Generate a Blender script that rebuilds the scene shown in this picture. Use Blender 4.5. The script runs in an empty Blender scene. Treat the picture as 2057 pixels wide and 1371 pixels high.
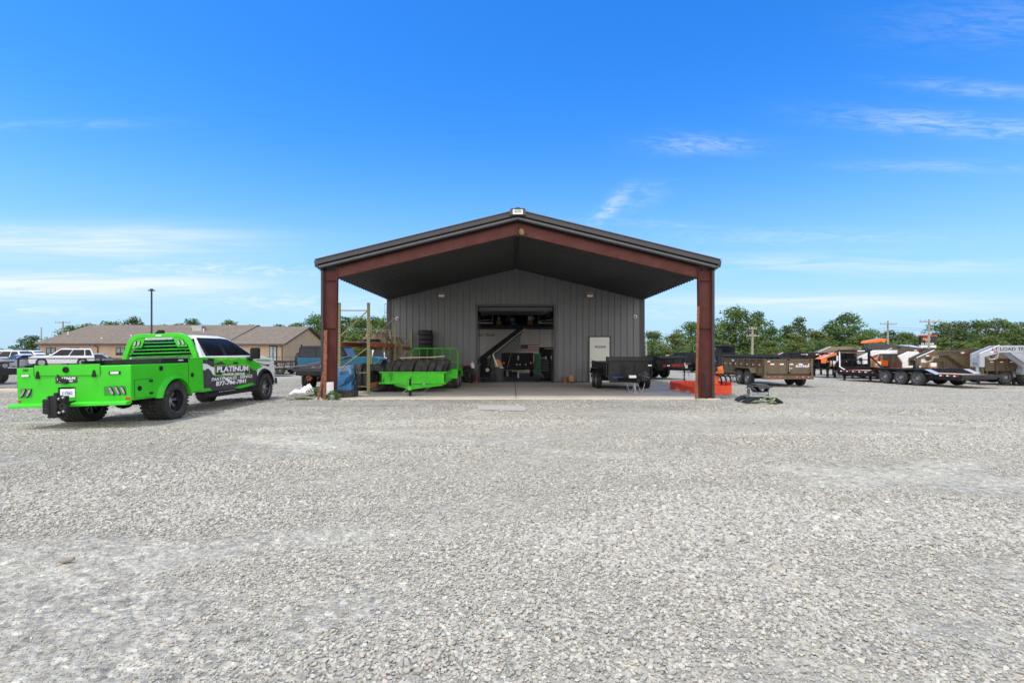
import bpy, bmesh, math, random
import numpy as np
from mathutils import Vector, Matrix, noise as mnoise
R = math.radians
rnd = random.Random(7)
SC = bpy.context.scene
COL = SC.collection
# ------------------------------------------------------------------ camera measures
F, CX, HY, CH = 1028.5, 1028.5, 707.0, 1.45

def hz(x, y):
    """height of the yard: level round the slab, falling gently to both sides"""
    k = min(1.0, max(0.0, (y - 5.0) / 9.0)); k = k * k * (3 - 2 * k)
    r = -0.0125 * max(0.0, x - 5.0)
    l = -0.03 * max(0.0, -7.5 - x)
    return max(-0.28, r) * k + max(-0.25, l) * k - 0.02

def W(px, py, d):
    return Vector(((px - CX) / F * d, d, CH - (py - HY) / F * d))

def G(px, py):
    d = CH * F / (py - HY)
    for _ in range(12):
        d = (CH - hz((px - CX) / F * d, d)) * F / (py - HY)
    return Vector(((px - CX) / F * d, d, hz((px - CX) / F * d, d)))

# ------------------------------------------------------------------ materials
MAT = {}
def srgb(r, g, b):
    f = lambda c: (c / 255 / 12.92) if c / 255 <= .04045 else ((c / 255 + .055) / 1.055) ** 2.4
    return (f(r), f(g), f(b))

def mat(name, col, rough=.6, metal=0., var=.12, scale=6., bump=0., bscale=60., coat=0., col2=None, spec=.5, dirt=None, dirtamt=.5, dscale=1.5):
    m = bpy.data.materials.new(name); m.use_nodes = True
    nt = m.node_tree; N = nt.nodes; L = nt.links
    b = N['Principled BSDF']
    b.inputs['Roughness'].default_value = rough
    b.inputs['Metallic'].default_value = metal
    b.inputs['Specular IOR Level'].default_value = spec
    if coat: b.inputs['Coat Weight'].default_value = coat; b.inputs['Coat Roughness'].default_value = .06
    tc = N.new('ShaderNodeTexCoord')
    n = N.new('ShaderNodeTexNoise'); n.inputs['Scale'].default_value = scale; n.inputs['Detail'].default_value = 5
    L.new(tc.outputs['Object'], n.inputs['Vector'])
    mx = N.new('ShaderNodeMix'); mx.data_type = 'RGBA'
    c2 = col2 or tuple(c * (1 + var) + .004 for c in col)
    c1 = col if col2 else tuple(c * (1 - var) for c in col)
    mx.inputs['A'].default_value = (*c1, 1); mx.inputs['B'].default_value = (*c2, 1)
    mr = N.new('ShaderNodeMapRange'); mr.inputs['From Min'].default_value = .35; mr.inputs['From Max'].default_value = .65
    L.new(n.outputs['Fac'], mr.inputs['Value']); L.new(mr.outputs['Result'], mx.inputs['Factor'])
    out = mx.outputs['Result']
    if dirt:
        n3 = N.new('ShaderNodeTexNoise'); n3.inputs['Scale'].default_value = dscale; n3.inputs['Detail'].default_value = 8; n3.inputs['Roughness'].default_value = .7
        L.new(tc.outputs['Object'], n3.inputs['Vector'])
        r3 = N.new('ShaderNodeMapRange'); r3.inputs['From Min'].default_value = .5; r3.inputs['From Max'].default_value = .72; r3.inputs['To Max'].default_value = dirtamt
        L.new(n3.outputs['Fac'], r3.inputs['Value'])
        m3 = N.new('ShaderNodeMix'); m3.data_type = 'RGBA'; m3.inputs['B'].default_value = (*dirt, 1)
        L.new(out, m3.inputs['A']); L.new(r3.outputs['Result'], m3.inputs['Factor']); out = m3.outputs['Result']
    L.new(out, b.inputs['Base Color'])
    rr = N.new('ShaderNodeMapRange'); rr.inputs['To Min'].default_value = max(.03, rough - .08); rr.inputs['To Max'].default_value = min(1, rough + .1)
    L.new(n.outputs['Fac'], rr.inputs['Value']); L.new(rr.outputs['Result'], b.inputs['Roughness'])
    if bump:
        n2 = N.new('ShaderNodeTexNoise'); n2.inputs['Scale'].default_value = bscale; n2.inputs['Detail'].default_value = 4
        L.new(tc.outputs['Object'], n2.inputs['Vector'])
        bp = N.new('ShaderNodeBump'); bp.inputs['Strength'].default_value = bump; bp.inputs['Distance'].default_value = .02
        L.new(n2.outputs['Fac'], bp.inputs['Height']); L.new(bp.outputs['Normal'], b.inputs['Normal'])
    MAT[name] = m
    return m

mat('black_paint', (.008, .008, .009), .3, coat=.12, spec=.35, var=.25, dirt=(.06, .055, .05), dirtamt=.15)
mat('black_satin', (.017, .017, .018), .6, var=.2, spec=.22)
mat('black_plastic', (.014, .014, .015), .65, var=.2, spec=.25)
mat('rubber', (.026, .025, .025), .82, var=.25, scale=9, dirt=(.12, .10, .085), dirtamt=.45, dscale=4)
mat('rubber_new', (.013, .013, .014), .65, var=.2, scale=9)
mat('rubber_old', (.042, .038, .036), .85, var=.3, scale=7, dirt=(.13, .11, .09), dirtamt=.4, dscale=3)
mat('lime', (.042, .52, .016), .42, coat=.08, spec=.25, var=.05, scale=2, dirt=(.12, .33, .06), dirtamt=.2)
mat('lime_trailer', (.06, .53, .02), .45, spec=.25, var=.1, scale=3, dirt=(.2, .22, .1), dirtamt=.35, dscale=3)
mat('lime_dark', (.03, .25, .02), .45, var=.1)
mat('lime_light', (.26, .66, .06), .35, coat=.3, var=.15, scale=4)
mat('white_paint', (.8, .8, .8), .3, coat=.4, var=.03)
mat('white_plain', (.78, .78, .76), .55, var=.05)
mat('glass_dark', (.008, .009, .011), .08, var=.1, spec=.35)
mat('glass_house', (.03, .045, .045), .08, var=.3, scale=2, spec=.8)
mat('chrome', (.6, .6, .62), .18, metal=1., var=.1)
mat('steel', (.42, .43, .44), .42, metal=.85, var=.2, scale=12)
mat('rim_black', (.012, .012, .014), .25, coat=.5, var=.2)
mat('rim_grey', (.16, .165, .17), .4, metal=.4, var=.2)
mat('rim_silver', (.5, .5, .51), .3, metal=.8, var=.15)
mat('orange_paint', (.78, .06, .01), .4, coat=.2, var=.1, dirt=(.35, .12, .05), dirtamt=.3, dscale=3)
mat('orange_bright', (.85, .17, .02), .4, coat=.2, var=.1)
mat('bronze', (.112, .082, .043), .42, metal=.2, coat=.12, var=.1, scale=2.5, dirt=(.2, .16, .12), dirtamt=.2)
mat('bronze_light', (.25, .19, .13), .4, metal=.2, var=.1)
mat('grey_paint', (.36, .38, .42), .35, coat=.3, var=.06, scale=2)
mat('red_tape', (.42, .015, .015), .4, var=.2)
mat('red_lens', (.5, .02, .012), .2, var=.15, spec=.8)
mat('amber_lens', (.8, .12, .02), .2, var=.15, spec=.8)
mat('white_lens', (.85, .86, .82), .2, var=.04, spec=.8)
mat('clear_lens', (.38, .38, .4), .2, metal=.5, var=.4, scale=60)
mat('text_white', (.82, .82, .82), .5, var=.03)
mat('text_red', (.62, .02, .02), .5, var=.06)
mat('text_dark', (.03, .028, .028), .5, var=.1)
mat('text_blue', (.04, .10, .45), .5, var=.1)
mat('text_green', (.05, .32, .06), .5, var=.1)
mat('wood_deck', (.42, .32, .22), .75, var=.18, scale=5, bump=.2, bscale=30)
mat('wood_old', (.27, .22, .17), .85, var=.25, scale=7, bump=.4, bscale=40)
mat('wood_pale', (.58, .43, .28), .8, var=.22, scale=2.2, bump=.3)
mat('rust', (.19, .065, .028), .85, var=.35, scale=14, bump=.3, bscale=80)
mat('primer', (.092, .026, .022), .6, spec=.2, var=.08, scale=2.5, dirt=(.17, .07, .05), dirtamt=.35, dscale=3)
mat('primer_beam', (.112, .038, .032), .65, spec=.2, var=.1, scale=2.5, dirt=(.2, .09, .07), dirtamt=.35, dscale=3)
mat('metal_grey', (.155, .155, .158), .45, metal=.1, var=.06, scale=1.2)
mat('metal_dark', (.03, .03, .036), .42, metal=.1, var=.1, scale=2)
mat('metal_trim', (.055, .053, .057), .45, metal=.1, var=.08, scale=2)
mat('trim_light', (.11, .107, .11), .4, metal=.3, var=.08, scale=2)
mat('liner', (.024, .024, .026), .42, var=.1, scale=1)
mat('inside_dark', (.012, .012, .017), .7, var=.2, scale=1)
mat('inside_white', (.76, .72, .66), .7, var=.03, scale=1)
mat('shop_floor', (.15, .145, .14), .55, var=.2, scale=1.5)
mat('inside_grey', (.34, .34, .33), .7, var=.05, scale=1)
mat('door_white', (.66, .67, .60), .45, var=.03, scale=2)
mat('rack_green', (.25, .25, .115), .6, var=.12, scale=8, dirt=(.17, .11, .06), dirtamt=.75, dscale=6)
mat('rack_orange', (.36, .09, .03), .6, var=.2, scale=8, dirt=(.16, .06, .03), dirtamt=.6, dscale=5)
mat('tarp', (.21, .155, .105), .85, var=.22, scale=4, bump=.5, bscale=14)
mat('cardboard', (.42, .23, .10), .8, var=.1, scale=4)
mat('carton_brown', (.2, .1, .05), .8, var=.15, scale=4)
mat('bin_grey', (.045, .046, .05), .6, var=.12, scale=4)
mat('cabinet_blue', (.05, .21, .46), .5, var=.12, scale=5, dirt=(.12, .2, .28), dirtamt=.5, dscale=5)
mat('cabinet_pale', (.16, .32, .56), .5, var=.1, scale=5, dirt=(.25, .3, .33), dirtamt=.4, dscale=5)
mat('jeep_blue', (.010, .11, .18), .42, coat=.08, spec=.25, var=.06)
mat('tool_green', (.02, .2, .06), .4, var=.12)
mat('gas_red', (.5, .01, .02), .45, var=.1)
mat('strap_green', (.19, .25, .13), .85, var=.35, scale=20)
mat('nest', (.28, .2, .09), .95, var=.35, scale=40, bump=.8, bscale=90)
mat('siding', (.43, .30, .195), .75, var=.06, scale=.7, bump=0)
mat('shingle', (.155, .125, .088), .9, var=.16, scale=2.2, bump=.5, bscale=9)
mat('fascia_brown', (.07, .045, .035), .6, var=.1)
mat('curtain', (.3, .36, .36), .7, var=.3, scale=9)
mat('pole_wood', (.30, .27, .23), .85, var=.2, scale=4)
mat('pole_black', (.012, .012, .013), .4, var=.1)
mat('wire', (.05, .05, .05), .6, var=.1)
mat('fence_black', (.015, .015, .016), .5, var=.1)
mat('plastic_white', (.72, .72, .70), .45, var=.06, scale=5)
mat('sheet_blue', (.05, .05, .12), .6, var=.1)
mat('sign_black', (.01, .01, .012), .4, var=.1)
mat('sign_red', (.42, .05, .02), .45, var=.1)
mat('bark', (.11, .085, .06), .9, var=.3, scale=6, bump=.6, bscale=20)
mat('weed', (.06, .13, .025), .7, var=.5, scale=14)
mat('brass', (.4, .3, .12), .5, metal=.5, var=.2)

# ------------------------------------------------------------------ mesh builder
class MB:
    def __init__(s):
        s.v = []; s.f = []; s.mi = []; s.m = 0; s.M = None
    def add(s, vs, fs):
        o = len(s.v)
        if s.M is not None:
            M = s.M; vs = [M @ Vector(v) for v in vs]
        s.v.extend(tuple(v) for v in vs)
        s.f.extend([tuple(i + o for i in f) for f in fs]); s.mi.extend([s.m] * len(fs))
        return s
    def box(s, x0, x1, y0, y1, z0, z1):
        v = [(x0, y0, z0), (x1, y0, z0), (x1, y1, z0), (x0, y1, z0), (x0, y0, z1), (x1, y0, z1), (x1, y1, z1), (x0, y1, z1)]
        return s.add(v, [(3, 2, 1, 0), (4, 5, 6, 7), (0, 1, 5, 4), (1, 2, 6, 5), (2, 3, 7, 6), (3, 0, 4, 7)])
    def cbox(s, c, sz):
        return s.box(c[0] - sz[0] / 2, c[0] + sz[0] / 2, c[1] - sz[1] / 2, c[1] + sz[1] / 2, c[2] - sz[2] / 2, c[2] + sz[2] / 2)
    def bar(s, a, b, w, h=None, up=(0, 0, 1)):
        """rectangular bar a->b, w sideways, h along up"""
        h = h or w; a = Vector(a); b = Vector(b); d = (b - a).normalized(); u = Vector(up)
        if abs(d.dot(u)) > .98: u = Vector((0, 1, 0))
        r = d.cross(u).normalized(); u = r.cross(d).normalized()
        vs = []
        for p in (a, b):
            for (i, j) in ((-1, -1), (1, -1), (1, 1), (-1, 1)):
                vs.append(p + r * (w / 2 * i) + u * (h / 2 * j))
        return s.add(vs, [(3, 2, 1, 0), (4, 5, 6, 7), (0, 1, 5, 4), (1, 2, 6, 5), (2, 3, 7, 6), (3, 0, 4, 7)])
    def tube(s, pts, r, n=8, closed=False, caps=True):
        pts = [Vector(p) for p in pts]; k = len(pts); rs = r if isinstance(r, (list, tuple)) else [r] * k
        vs = []; fs = []; prev = None
        for i, p in enumerate(pts):
            a = pts[i - 1] if (i or closed) else p
            b = pts[(i + 1) % k] if (i < k - 1 or closed) else p
            d = (b - a)
            d = d.normalized() if d.length > 1e-9 else Vector((0, 0, 1))
            if prev is None:
                u = Vector((0, 0, 1)) if abs(d.z) < .9 else Vector((1, 0, 0))
            else: u = prev
            q = d.cross(u); q = q.normalized() if q.length > 1e-6 else d.orthogonal().normalized()
            u = q.cross(d).normalized(); prev = u
            for j in range(n):
                t = 2 * math.pi * j / n
                vs.append(p + (q * math.cos(t) + u * math.sin(t)) * rs[i])
        for i in range(k if closed else k - 1):
            i2 = (i + 1) % k
            for j in range(n):
                j2 = (j + 1) % n
                fs.append((i * n + j, i * n + j2, i2 * n + j2, i2 * n + j))
        if caps and not closed:
            fs.append(tuple(range(n))[::-1]); fs.append(tuple((k - 1) * n + j for j in range(n)))
        return s.add(vs, fs)
    def cyl(s, a, b, r, n=16, r2=None):
        return s.tube([a, b], [r, r if r2 is None else r2], n)
    def prism(s, poly, axis, a0, a1):
        """extrude a 2-D polygon along an axis ('x': poly in (y,z); 'y': (x,z); 'z': (x,y))"""
        def P(p, a):
            return (a, p[0], p[1]) if axis == 'x' else (p[0], a, p[1]) if axis == 'y' else (p[0], p[1], a)
        n = len(poly)
        vs = [P(p, a0) for p in poly] + [P(p, a1) for p in poly]
        fs = [tuple(range(n))[::-1], tuple(range(n, 2 * n))]
        for i in range(n):
            j = (i + 1) % n; fs.append((i, j, n + j, n + i))
        return s.add(vs, fs)
    def lathe(s, prof, n=32, axis='x', c=(0, 0, 0), closed=True):
        """prof: (radius, along-axis) pairs"""
        vs = []; fs = []; k = len(prof)
        for i in range(n):
            t = 2 * math.pi * i / n; cs, sn = math.cos(t), math.sin(t)
            for (r, a) in prof:
                p = (a, r * cs, r * sn) if axis == 'x' else (r * cs, a, r * sn) if axis == 'y' else (r * cs, r * sn, a)
                vs.append((p[0] + c[0], p[1] + c[1], p[2] + c[2]))
        for i in range(n):
            i2 = (i + 1) % n
            for j in range(k if closed else k - 1):
                j2 = (j + 1) % k
                fs.append((i * k + j, i2 * k + j, i2 * k + j2, i * k + j2))
        return s.add(vs, fs)
    def loft(s, rings, caps=True, closed=True):
        n = len(rings[0]); vs = [p for r in rings for p in r]; fs = []
        for i in range(len(rings) - 1):
            for j in range(n if closed else n - 1):
                j2 = (j + 1) % n
                fs.append((i * n + j, i * n + j2, (i + 1) * n + j2, (i + 1) * n + j))
        if caps:
            fs.append(tuple(range(n))[::-1]); fs.append(tuple((len(rings) - 1) * n + j for j in range(n)))
        return s.add(vs, fs)
    def poly(s, pts):
        return s.add(pts, [tuple(range(len(pts)))])
    def plate(s, pts, th, nrm):
        """thin solid from a planar outline"""
        n = len(pts); nv = Vector(nrm) * th
        vs = [Vector(p) for p in pts] + [Vector(p) + nv for p in pts]
        fs = [tuple(range(n))[::-1], tuple(range(n, 2 * n))] + [(i, (i + 1) % n, n + (i + 1) % n, n + i) for i in range(n)]
        return s.add(vs, fs)
    def data(s, name, mats, fix=True):
        me = bpy.data.meshes.new(name)
        me.from_pydata(s.v, [], s.f)
        for m in (mats if isinstance(mats, (list, tuple)) else [mats]):
            me.materials.append(MAT[m] if isinstance(m, str) else m)
        me.polygons.foreach_set('material_index', s.mi)
        me.polygons.foreach_set('use_smooth', [True] * len(s.f))
        if fix:
            bm = bmesh.new(); bm.from_mesh(me); bmesh.ops.recalc_face_normals(bm, faces=bm.faces); bm.to_mesh(me); bm.free()
        me.update(); me.set_sharp_from_angle(angle=R(32))
        return me

def link(name, me, parent=None, loc=None, rot=None):
    o = bpy.data.objects.new(name, me); COL.objects.link(o)
    if parent is not None: o.parent = parent
    if loc is not None: o.location = loc
    if rot is not None: o.rotation_euler = rot
    return o

def obj(name, mb, mats, parent=None, bev=0., seg=2, world=False, loc=None, rot=None, fix=True):
    if world and parent is not None:
        q = parent; off = Vector((0, 0, 0))
        while q is not None: off += q.location; q = q.parent
        mb.v = [(v[0] - off.x, v[1] - off.y, v[2] - off.z) for v in mb.v]
    o = link(name, mb.data(name, mats, fix), parent, loc, rot)
    if bev:
        md = o.modifiers.new('bevel', 'BEVEL'); md.width = bev; md.segments = seg; md.limit_method = 'ANGLE'; md.angle_limit = R(40); md.harden_normals = False
    return o

def tag(o, label=None, cat=None, group=None, kind=None):
    if label: o['label'] = label
    if cat: o['category'] = cat
    if group: o['group'] = group
    if kind: o['kind'] = kind
    return o

def thing(name, label, cat, loc=(0, 0, 0), rz=0., group=None, rx=0., ry=0.):
    o = bpy.data.objects.new(name, None); COL.objects.link(o)
    o.empty_display_size = .3
    o.location = loc; o.rotation_euler = (rx, ry, rz)
    return tag(o, label, cat, group)

def dup(root, loc=None, rz=None, label=None, group=None, rot=None, scale=None):
    def cp(o, par):
        c = o.copy(); COL.objects.link(c)
        if par is not None: c.parent = par
        for ch in list(o.children): cp(ch, c)
        return c
    r = cp(root, None)
    if loc is not None: r.location = loc
    if rz is not None: r.rotation_euler = (0, 0, rz)
    if rot is not None: r.rotation_euler = rot
    if scale is not None: r.scale = scale if isinstance(scale, (tuple, list)) else (scale,) * 3
    if label: r['label'] = label
    if group: r['group'] = group
    return r

def text_mb(body, size, M, depth=.004, shear=0., bold=0., sx=1., align='CENTER', space=1.):
    """lettering as a mesh, laid in the XY plane of matrix M (x right, y up, z out)"""
    cu = bpy.data.curves.new('lettering', 'FONT'); cu.body = body; cu.size = size; cu.extrude = depth / 2; cu.shear = shear; cu.offset = bold
    cu.align_x = align; cu.align_y = 'CENTER'; cu.resolution_u = 3; cu.space_character = space
    o = bpy.data.objects.new('lettering', cu); COL.objects.link(o)
    dg = bpy.context.evaluated_depsgraph_get()
    me = bpy.data.meshes.new_from_object(o.evaluated_get(dg))
    mb = MB(); mb.M = M @ Matrix.Diagonal((sx, 1, 1, 1))
    mb.add([v.co.copy() for v in me.vertices], [tuple(p.vertices) for p in me.polygons])
    bpy.data.objects.remove(o); bpy.data.curves.remove(cu); bpy.data.meshes.remove(me)
    return mb

def basis(o, x, y):
    x = Vector(x).normalized(); y = Vector(y).normalized(); z = x.cross(y).normalized(); y = z.cross(x)
    return Matrix(((x.x, y.x, z.x, o[0]), (x.y, y.y, z.y, o[1]), (x.z, y.z, z.z, o[2]), (0, 0, 0, 1)))
FRONT = lambda x, y, z: basis((x, y, z), (1, 0, 0), (0, 0, 1))          # reads from -Y
def lettering(name, body, size, M, m, parent, **k):
    return obj(name, text_mb(body, size, M, **k), m, parent, fix=False)

# ------------------------------------------------------------------ wheels
WD = {}
def tyre_data(key, r, w, ri, m, knob=False):
    k = (key, r, w, ri, m)
    if k in WD: return WD[k]
    h = w / 2; mb = MB(); n = 40
    prof = [(ri, -h * .72), (ri + .02, -h * .9), (ri + (r - ri) * .5, -h), (r - .035, -h * .96), (r - .012, -h * .86), (r, -h * .74)]
    if knob: prof += [(r, -h * .3), (r - .012, -h * .26), (r - .012, h * .26), (r, h * .3)]
    else:
        for g in (-.45, 0, .45):
            prof += [(r, h * (g - .07)), (r - .012, h * (g - .05)), (r - .012, h * (g + .05)), (r, h * (g + .07))]
    prof += [(r, h * .74), (r - .012, h * .86), (r - .035, h * .96), (ri + (r - ri) * .5, h), (ri + .02, h * .9), (ri, h * .72)]
    prof += [(ri + .012, h * .3), (ri + .012, -h * .3)]
    mb.lathe(prof, n)
    if knob:
        for i in range(30):
            for sgn in (-1, 1):
                t = 2 * math.pi * (i + (.5 if sgn > 0 else 0)) / 30
                mb.M = Matrix.Rotation(t, 4, 'X')
                mb.box(min(sgn * h * .45, sgn * h * 1.0), max(sgn * h * .45, sgn * h * 1.0), -.026, .026, r - .03, r + .012)
                mb.box(-h * .3, h * .3, -.02 + sgn * .03, .02 + sgn * .03, r - .03, r + .009)
        mb.M = None
    WD[k] = mb.data('tyre', m); return WD[k]

def rim_data(key, r, w, m, m2, style='spoke', deep=.0, ns=8):
    """rim facing +x; deep = how far the face sits inside the barrel"""
    k = ('rim', key, r, w, m, m2, style, deep, ns)
    if k in WD: return WD[k]
    h = w / 2 * .8; mb = MB()
    mb.lathe([(r, h), (r + .012, h + .012), (r - .02, h + .012), (r - .03, h - .02), (r - .035, -h), (r, -h)], 32)
    fx = h - .03 - deep
    mb.lathe([(.0005, fx - .05), (r - .03, fx - .05), (r - .03, fx - .07), (.0005, fx - .07)], 24)
    mb.m = 1
    mb.lathe([(.0005, fx + .03), (.055, fx + .03), (.065, fx + .01), (.065, fx - .05), (.0005, fx - .05)], 16)
    if style == 'spoke':
        for i in range(ns):
            t = 2 * math.pi * i / ns
            for d in (-.09, .09):
                a = (fx, .06 * math.cos(t), .06 * math.sin(t)); b = (fx - .005, (r - .035) * math.cos(t + d), (r - .035) * math.sin(t + d))
                mb.bar(a, b, .022, .03, up=(1, 0, 0))
    elif style == 'disc':
        mb.m = 0
        mb.lathe([(.06, fx + .012), (r * .55, fx + .02), (r * .68, fx - .015), (r - .035, fx - .02), (r - .035, fx - .045), (.06, fx - .045)], 32)
        mb.m = 1
        for i in range(8):
            t = 2 * math.pi * i / 8
            mb.cyl((fx + .005, .10 * math.cos(t), .10 * math.sin(t)), (fx + .035, .10 * math.cos(t), .10 * math.sin(t)), .014, 6)
        for i in range(ns):
            t = 2 * math.pi * (i + .5) / ns
            mb.m = 2
            mb.cyl((fx - .018, r * .76 * math.cos(t), r * .76 * math.sin(t)), (fx - .008, r * .76 * math.cos(t), r * .76 * math.sin(t)), .022, 8)
            mb.m = 1
    WD[k] = mb.data('rim', [m, m2, 'black_satin']); return WD[k]

def add_wheel(parent, loc, r=.36, w=.22, ri=.2, side=1, tyre='rubber', rim=('rim_grey', 'steel'), style='disc', knob=False, deep=0., ns=8, spin=0.):
    """side=+1: outer face towards +x of the parent"""
    t = link('wheel', tyre_data('w', r, w, ri, tyre, knob), parent, loc, (spin, 0, 0) if side > 0 else (spin, 0, math.pi))
    link('rim', rim_data('w', ri, w, rim[0], rim[1], style, deep, ns), t)
    return t

def rod(a, b, r, n=8):
    return MB().cyl(a, b, r, n)
# ================================================================== world, sun, camera
SUN_DIR = Vector((-.30, -.20, 1.0)).normalized()      # towards the sun: high, a little left and behind the camera
elev = math.asin(SUN_DIR.z); az = math.atan2(SUN_DIR.x, SUN_DIR.y)
w = bpy.data.worlds.new('World'); SC.world = w; w.use_nodes = True
nt = w.node_tree; N = nt.nodes; L = nt.links
bg = N['Background']
sky = N.new('ShaderNodeTexSky'); sky.sky_type = 'NISHITA'; sky.sun_disc = False
sky.sun_elevation = elev; sky.sun_rotation = az; sky.altitude = 100; sky.air_density = 1.0; sky.dust_density = .6; sky.ozone_density = 3.0
hs = N.new('ShaderNodeHueSaturation'); hs.inputs['Saturation'].default_value = 1.36; hs.inputs['Value'].default_value = 1.40
L.new(sky.outputs['Color'], hs.inputs['Color'])
tc = N.new('ShaderNodeTexCoord')
def math_n(op, a, b=None, clamp=False):
    n = N.new('ShaderNodeMath'); n.operation = op; n.use_clamp = clamp
    for i, v in enumerate((a, b)):
        if v is None: continue
        if isinstance(v, (int, float)): n.inputs[i].default_value = v
        else: L.new(v, n.inputs[i])
    return n.outputs[0]
sep = N.new('ShaderNodeSeparateXYZ'); L.new(tc.outputs['Generated'], sep.inputs[0])
azn = math_n('ARCTAN2', sep.outputs['X'], sep.outputs['Y'])             # azimuth (rad), 0 = +Y
eln = math_n('ARCSINE', sep.outputs['Z'])
ele = math_n('DIVIDE', eln, math_n('MAXIMUM', math_n('COSINE', azn), .2))      # straight streaks follow great circles
def cloud(scale_az, scale_el, seed, lo, hi, detail=7, dist=.6):
    cb = N.new('ShaderNodeCombineXYZ')
    L.new(math_n('MULTIPLY', azn, scale_az), cb.inputs[0]); L.new(math_n('MULTIPLY', ele, scale_el), cb.inputs[1]); cb.inputs[2].default_value = seed
    n = N.new('ShaderNodeTexNoise'); n.inputs['Scale'].default_value = 1; n.inputs['Detail'].default_value = detail; n.inputs['Roughness'].default_value = .62; n.inputs['Distortion'].default_value = dist
    L.new(cb.outputs[0], n.inputs['Vector'])
    r = N.new('ShaderNodeMapRange'); r.interpolation_type = 'SMOOTHSTEP'; r.inputs['From Min'].default_value = lo; r.inputs['From Max'].default_value = hi
    L.new(n.outputs['Fac'], r.inputs['Value']); return r.outputs['Result']
def gauss(v, c, s):
    d = math_n('DIVIDE', math_n('SUBTRACT', v, c), s)
    return math_n('POWER', 2.718, math_n('MULTIPLY', math_n('MULTIPLY', d, d), -1))
def blob(a, e, sa, se, tilt=0.):
    """soft patch of sky round azimuth a, elevation e (degrees)"""
    aa = azn
    e, se = e / math.cos(R(a)), se / math.cos(R(a))
    ee = math_n('SUBTRACT', ele, math_n('MULTIPLY', math_n('SUBTRACT', azn, R(a)), tilt))
    return math_n('MULTIPLY', gauss(aa, R(a), R(sa)), gauss(ee, R(e), R(se)))
streak = cloud(3.2, 42, 3.1, .36, .66)
streak2 = cloud(5, 48, 8.7, .36, .68)
fine = cloud(22, 90, 1.7, .30, .75, 8, 1.)
tot = None
for (msk, nz, amt) in (
    (blob(-42, 9.0, 13, 1.3), streak, 1.4), (blob(-42, 9.6, 9, .8), fine, .9), (blob(-31, 7.8, 9, .7, -.03), fine, 1.0), (blob(-40, 5.6, 14, 1.2), streak2, 1.4), (blob(-38, 5.8, 12, .8), fine, .9), (blob(-25, 5.2, 10, .9), fine, .9), (blob(-44, 3.4, 8, .5), fine, .7),
    (blob(-14, 4.6, 6, 1.2), streak2, .6), (blob(-41, 18.5, 6, .35), fine, .22), (blob(-38, 11.2, 4, .45), fine, .3),
    (blob(20, 20.8, 5, .9, 0), fine, .42), (blob(11.0, 15.6, 2.1, 1.0, .75), fine, .75), (blob(14.5, 16.4, 2.4, 1.1, .3), fine, .25),
    (blob(41, 18.5, 8, .8, -.08), fine, .55), (blob(43, 20.5, 5, .5, -.1), fine, .35), (blob(40, 15.5, 6, .45), fine, .3),
    (blob(33, 8.2, 15, 1.1), streak2, .5), (blob(31, 4.6, 15, .9), streak, 1.01), (blob(16, 4.2, 6, 1.0), fine, .5),
    (blob(45, 24.5, 8, 1.6, .1), fine, .18), (blob(15, 13.6, 7, .4, -.05), fine, .25), (blob(30, 11.0, 12, .8), fine, .3)):
    t = math_n('MULTIPLY', math_n('MULTIPLY', msk, math_n('ADD', math_n('MULTIPLY', nz, .66), .34) if amt > 1 else nz), amt)
    tot = t if tot is None else math_n('MAXIMUM', tot, t)
hzn = math_n('MULTIPLY', gauss(eln, 0., R(12)), .86)
mixh = N.new('ShaderNodeMix'); mixh.data_type = 'RGBA'; mixh.inputs['B'].default_value = (3.3, 4.75, 6.3, 1)
tint = N.new('ShaderNodeMix'); tint.data_type = 'RGBA'; tint.blend_type = 'MULTIPLY'; tint.inputs['Factor'].default_value = 1; tint.inputs['B'].default_value = (.66, 1.0, 1.30, 1)
L.new(hs.outputs['Color'], tint.inputs['A'])
L.new(hzn, mixh.inputs['Factor']); L.new(tint.outputs['Result'], mixh.inputs['A'])
mixc = N.new('ShaderNodeMix'); mixc.data_type = 'RGBA'; mixc.inputs['B'].default_value = (5.9, 6.5, 6.9, 1)
L.new(math_n('MULTIPLY', tot, .9, True), mixc.inputs['Factor']); L.new(mixh.outputs['Result'], mixc.inputs['A'])
# unseen bright cloud added behind the camera to light the porch front
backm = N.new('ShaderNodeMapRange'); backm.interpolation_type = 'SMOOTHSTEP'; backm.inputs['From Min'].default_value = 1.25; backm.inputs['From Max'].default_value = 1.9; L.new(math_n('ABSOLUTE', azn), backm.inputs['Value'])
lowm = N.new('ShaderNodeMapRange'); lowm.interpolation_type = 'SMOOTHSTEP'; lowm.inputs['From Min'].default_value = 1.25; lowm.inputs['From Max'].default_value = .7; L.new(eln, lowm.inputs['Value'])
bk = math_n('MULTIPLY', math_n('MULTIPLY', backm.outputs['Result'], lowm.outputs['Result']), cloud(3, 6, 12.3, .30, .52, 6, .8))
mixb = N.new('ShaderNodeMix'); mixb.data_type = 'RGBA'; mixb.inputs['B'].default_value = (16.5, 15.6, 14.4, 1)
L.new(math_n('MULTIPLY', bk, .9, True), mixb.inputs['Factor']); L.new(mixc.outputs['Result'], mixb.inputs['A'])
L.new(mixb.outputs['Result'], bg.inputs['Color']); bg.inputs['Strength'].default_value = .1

sl = bpy.data.lights.new('sun', 'SUN'); sl.energy = 2.2; sl.angle = R(8); sl.color = (1, .93, .82)
so = link('sun', sl); so.rotation_euler = SUN_DIR.to_track_quat('Z', 'Y').to_euler()

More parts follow.
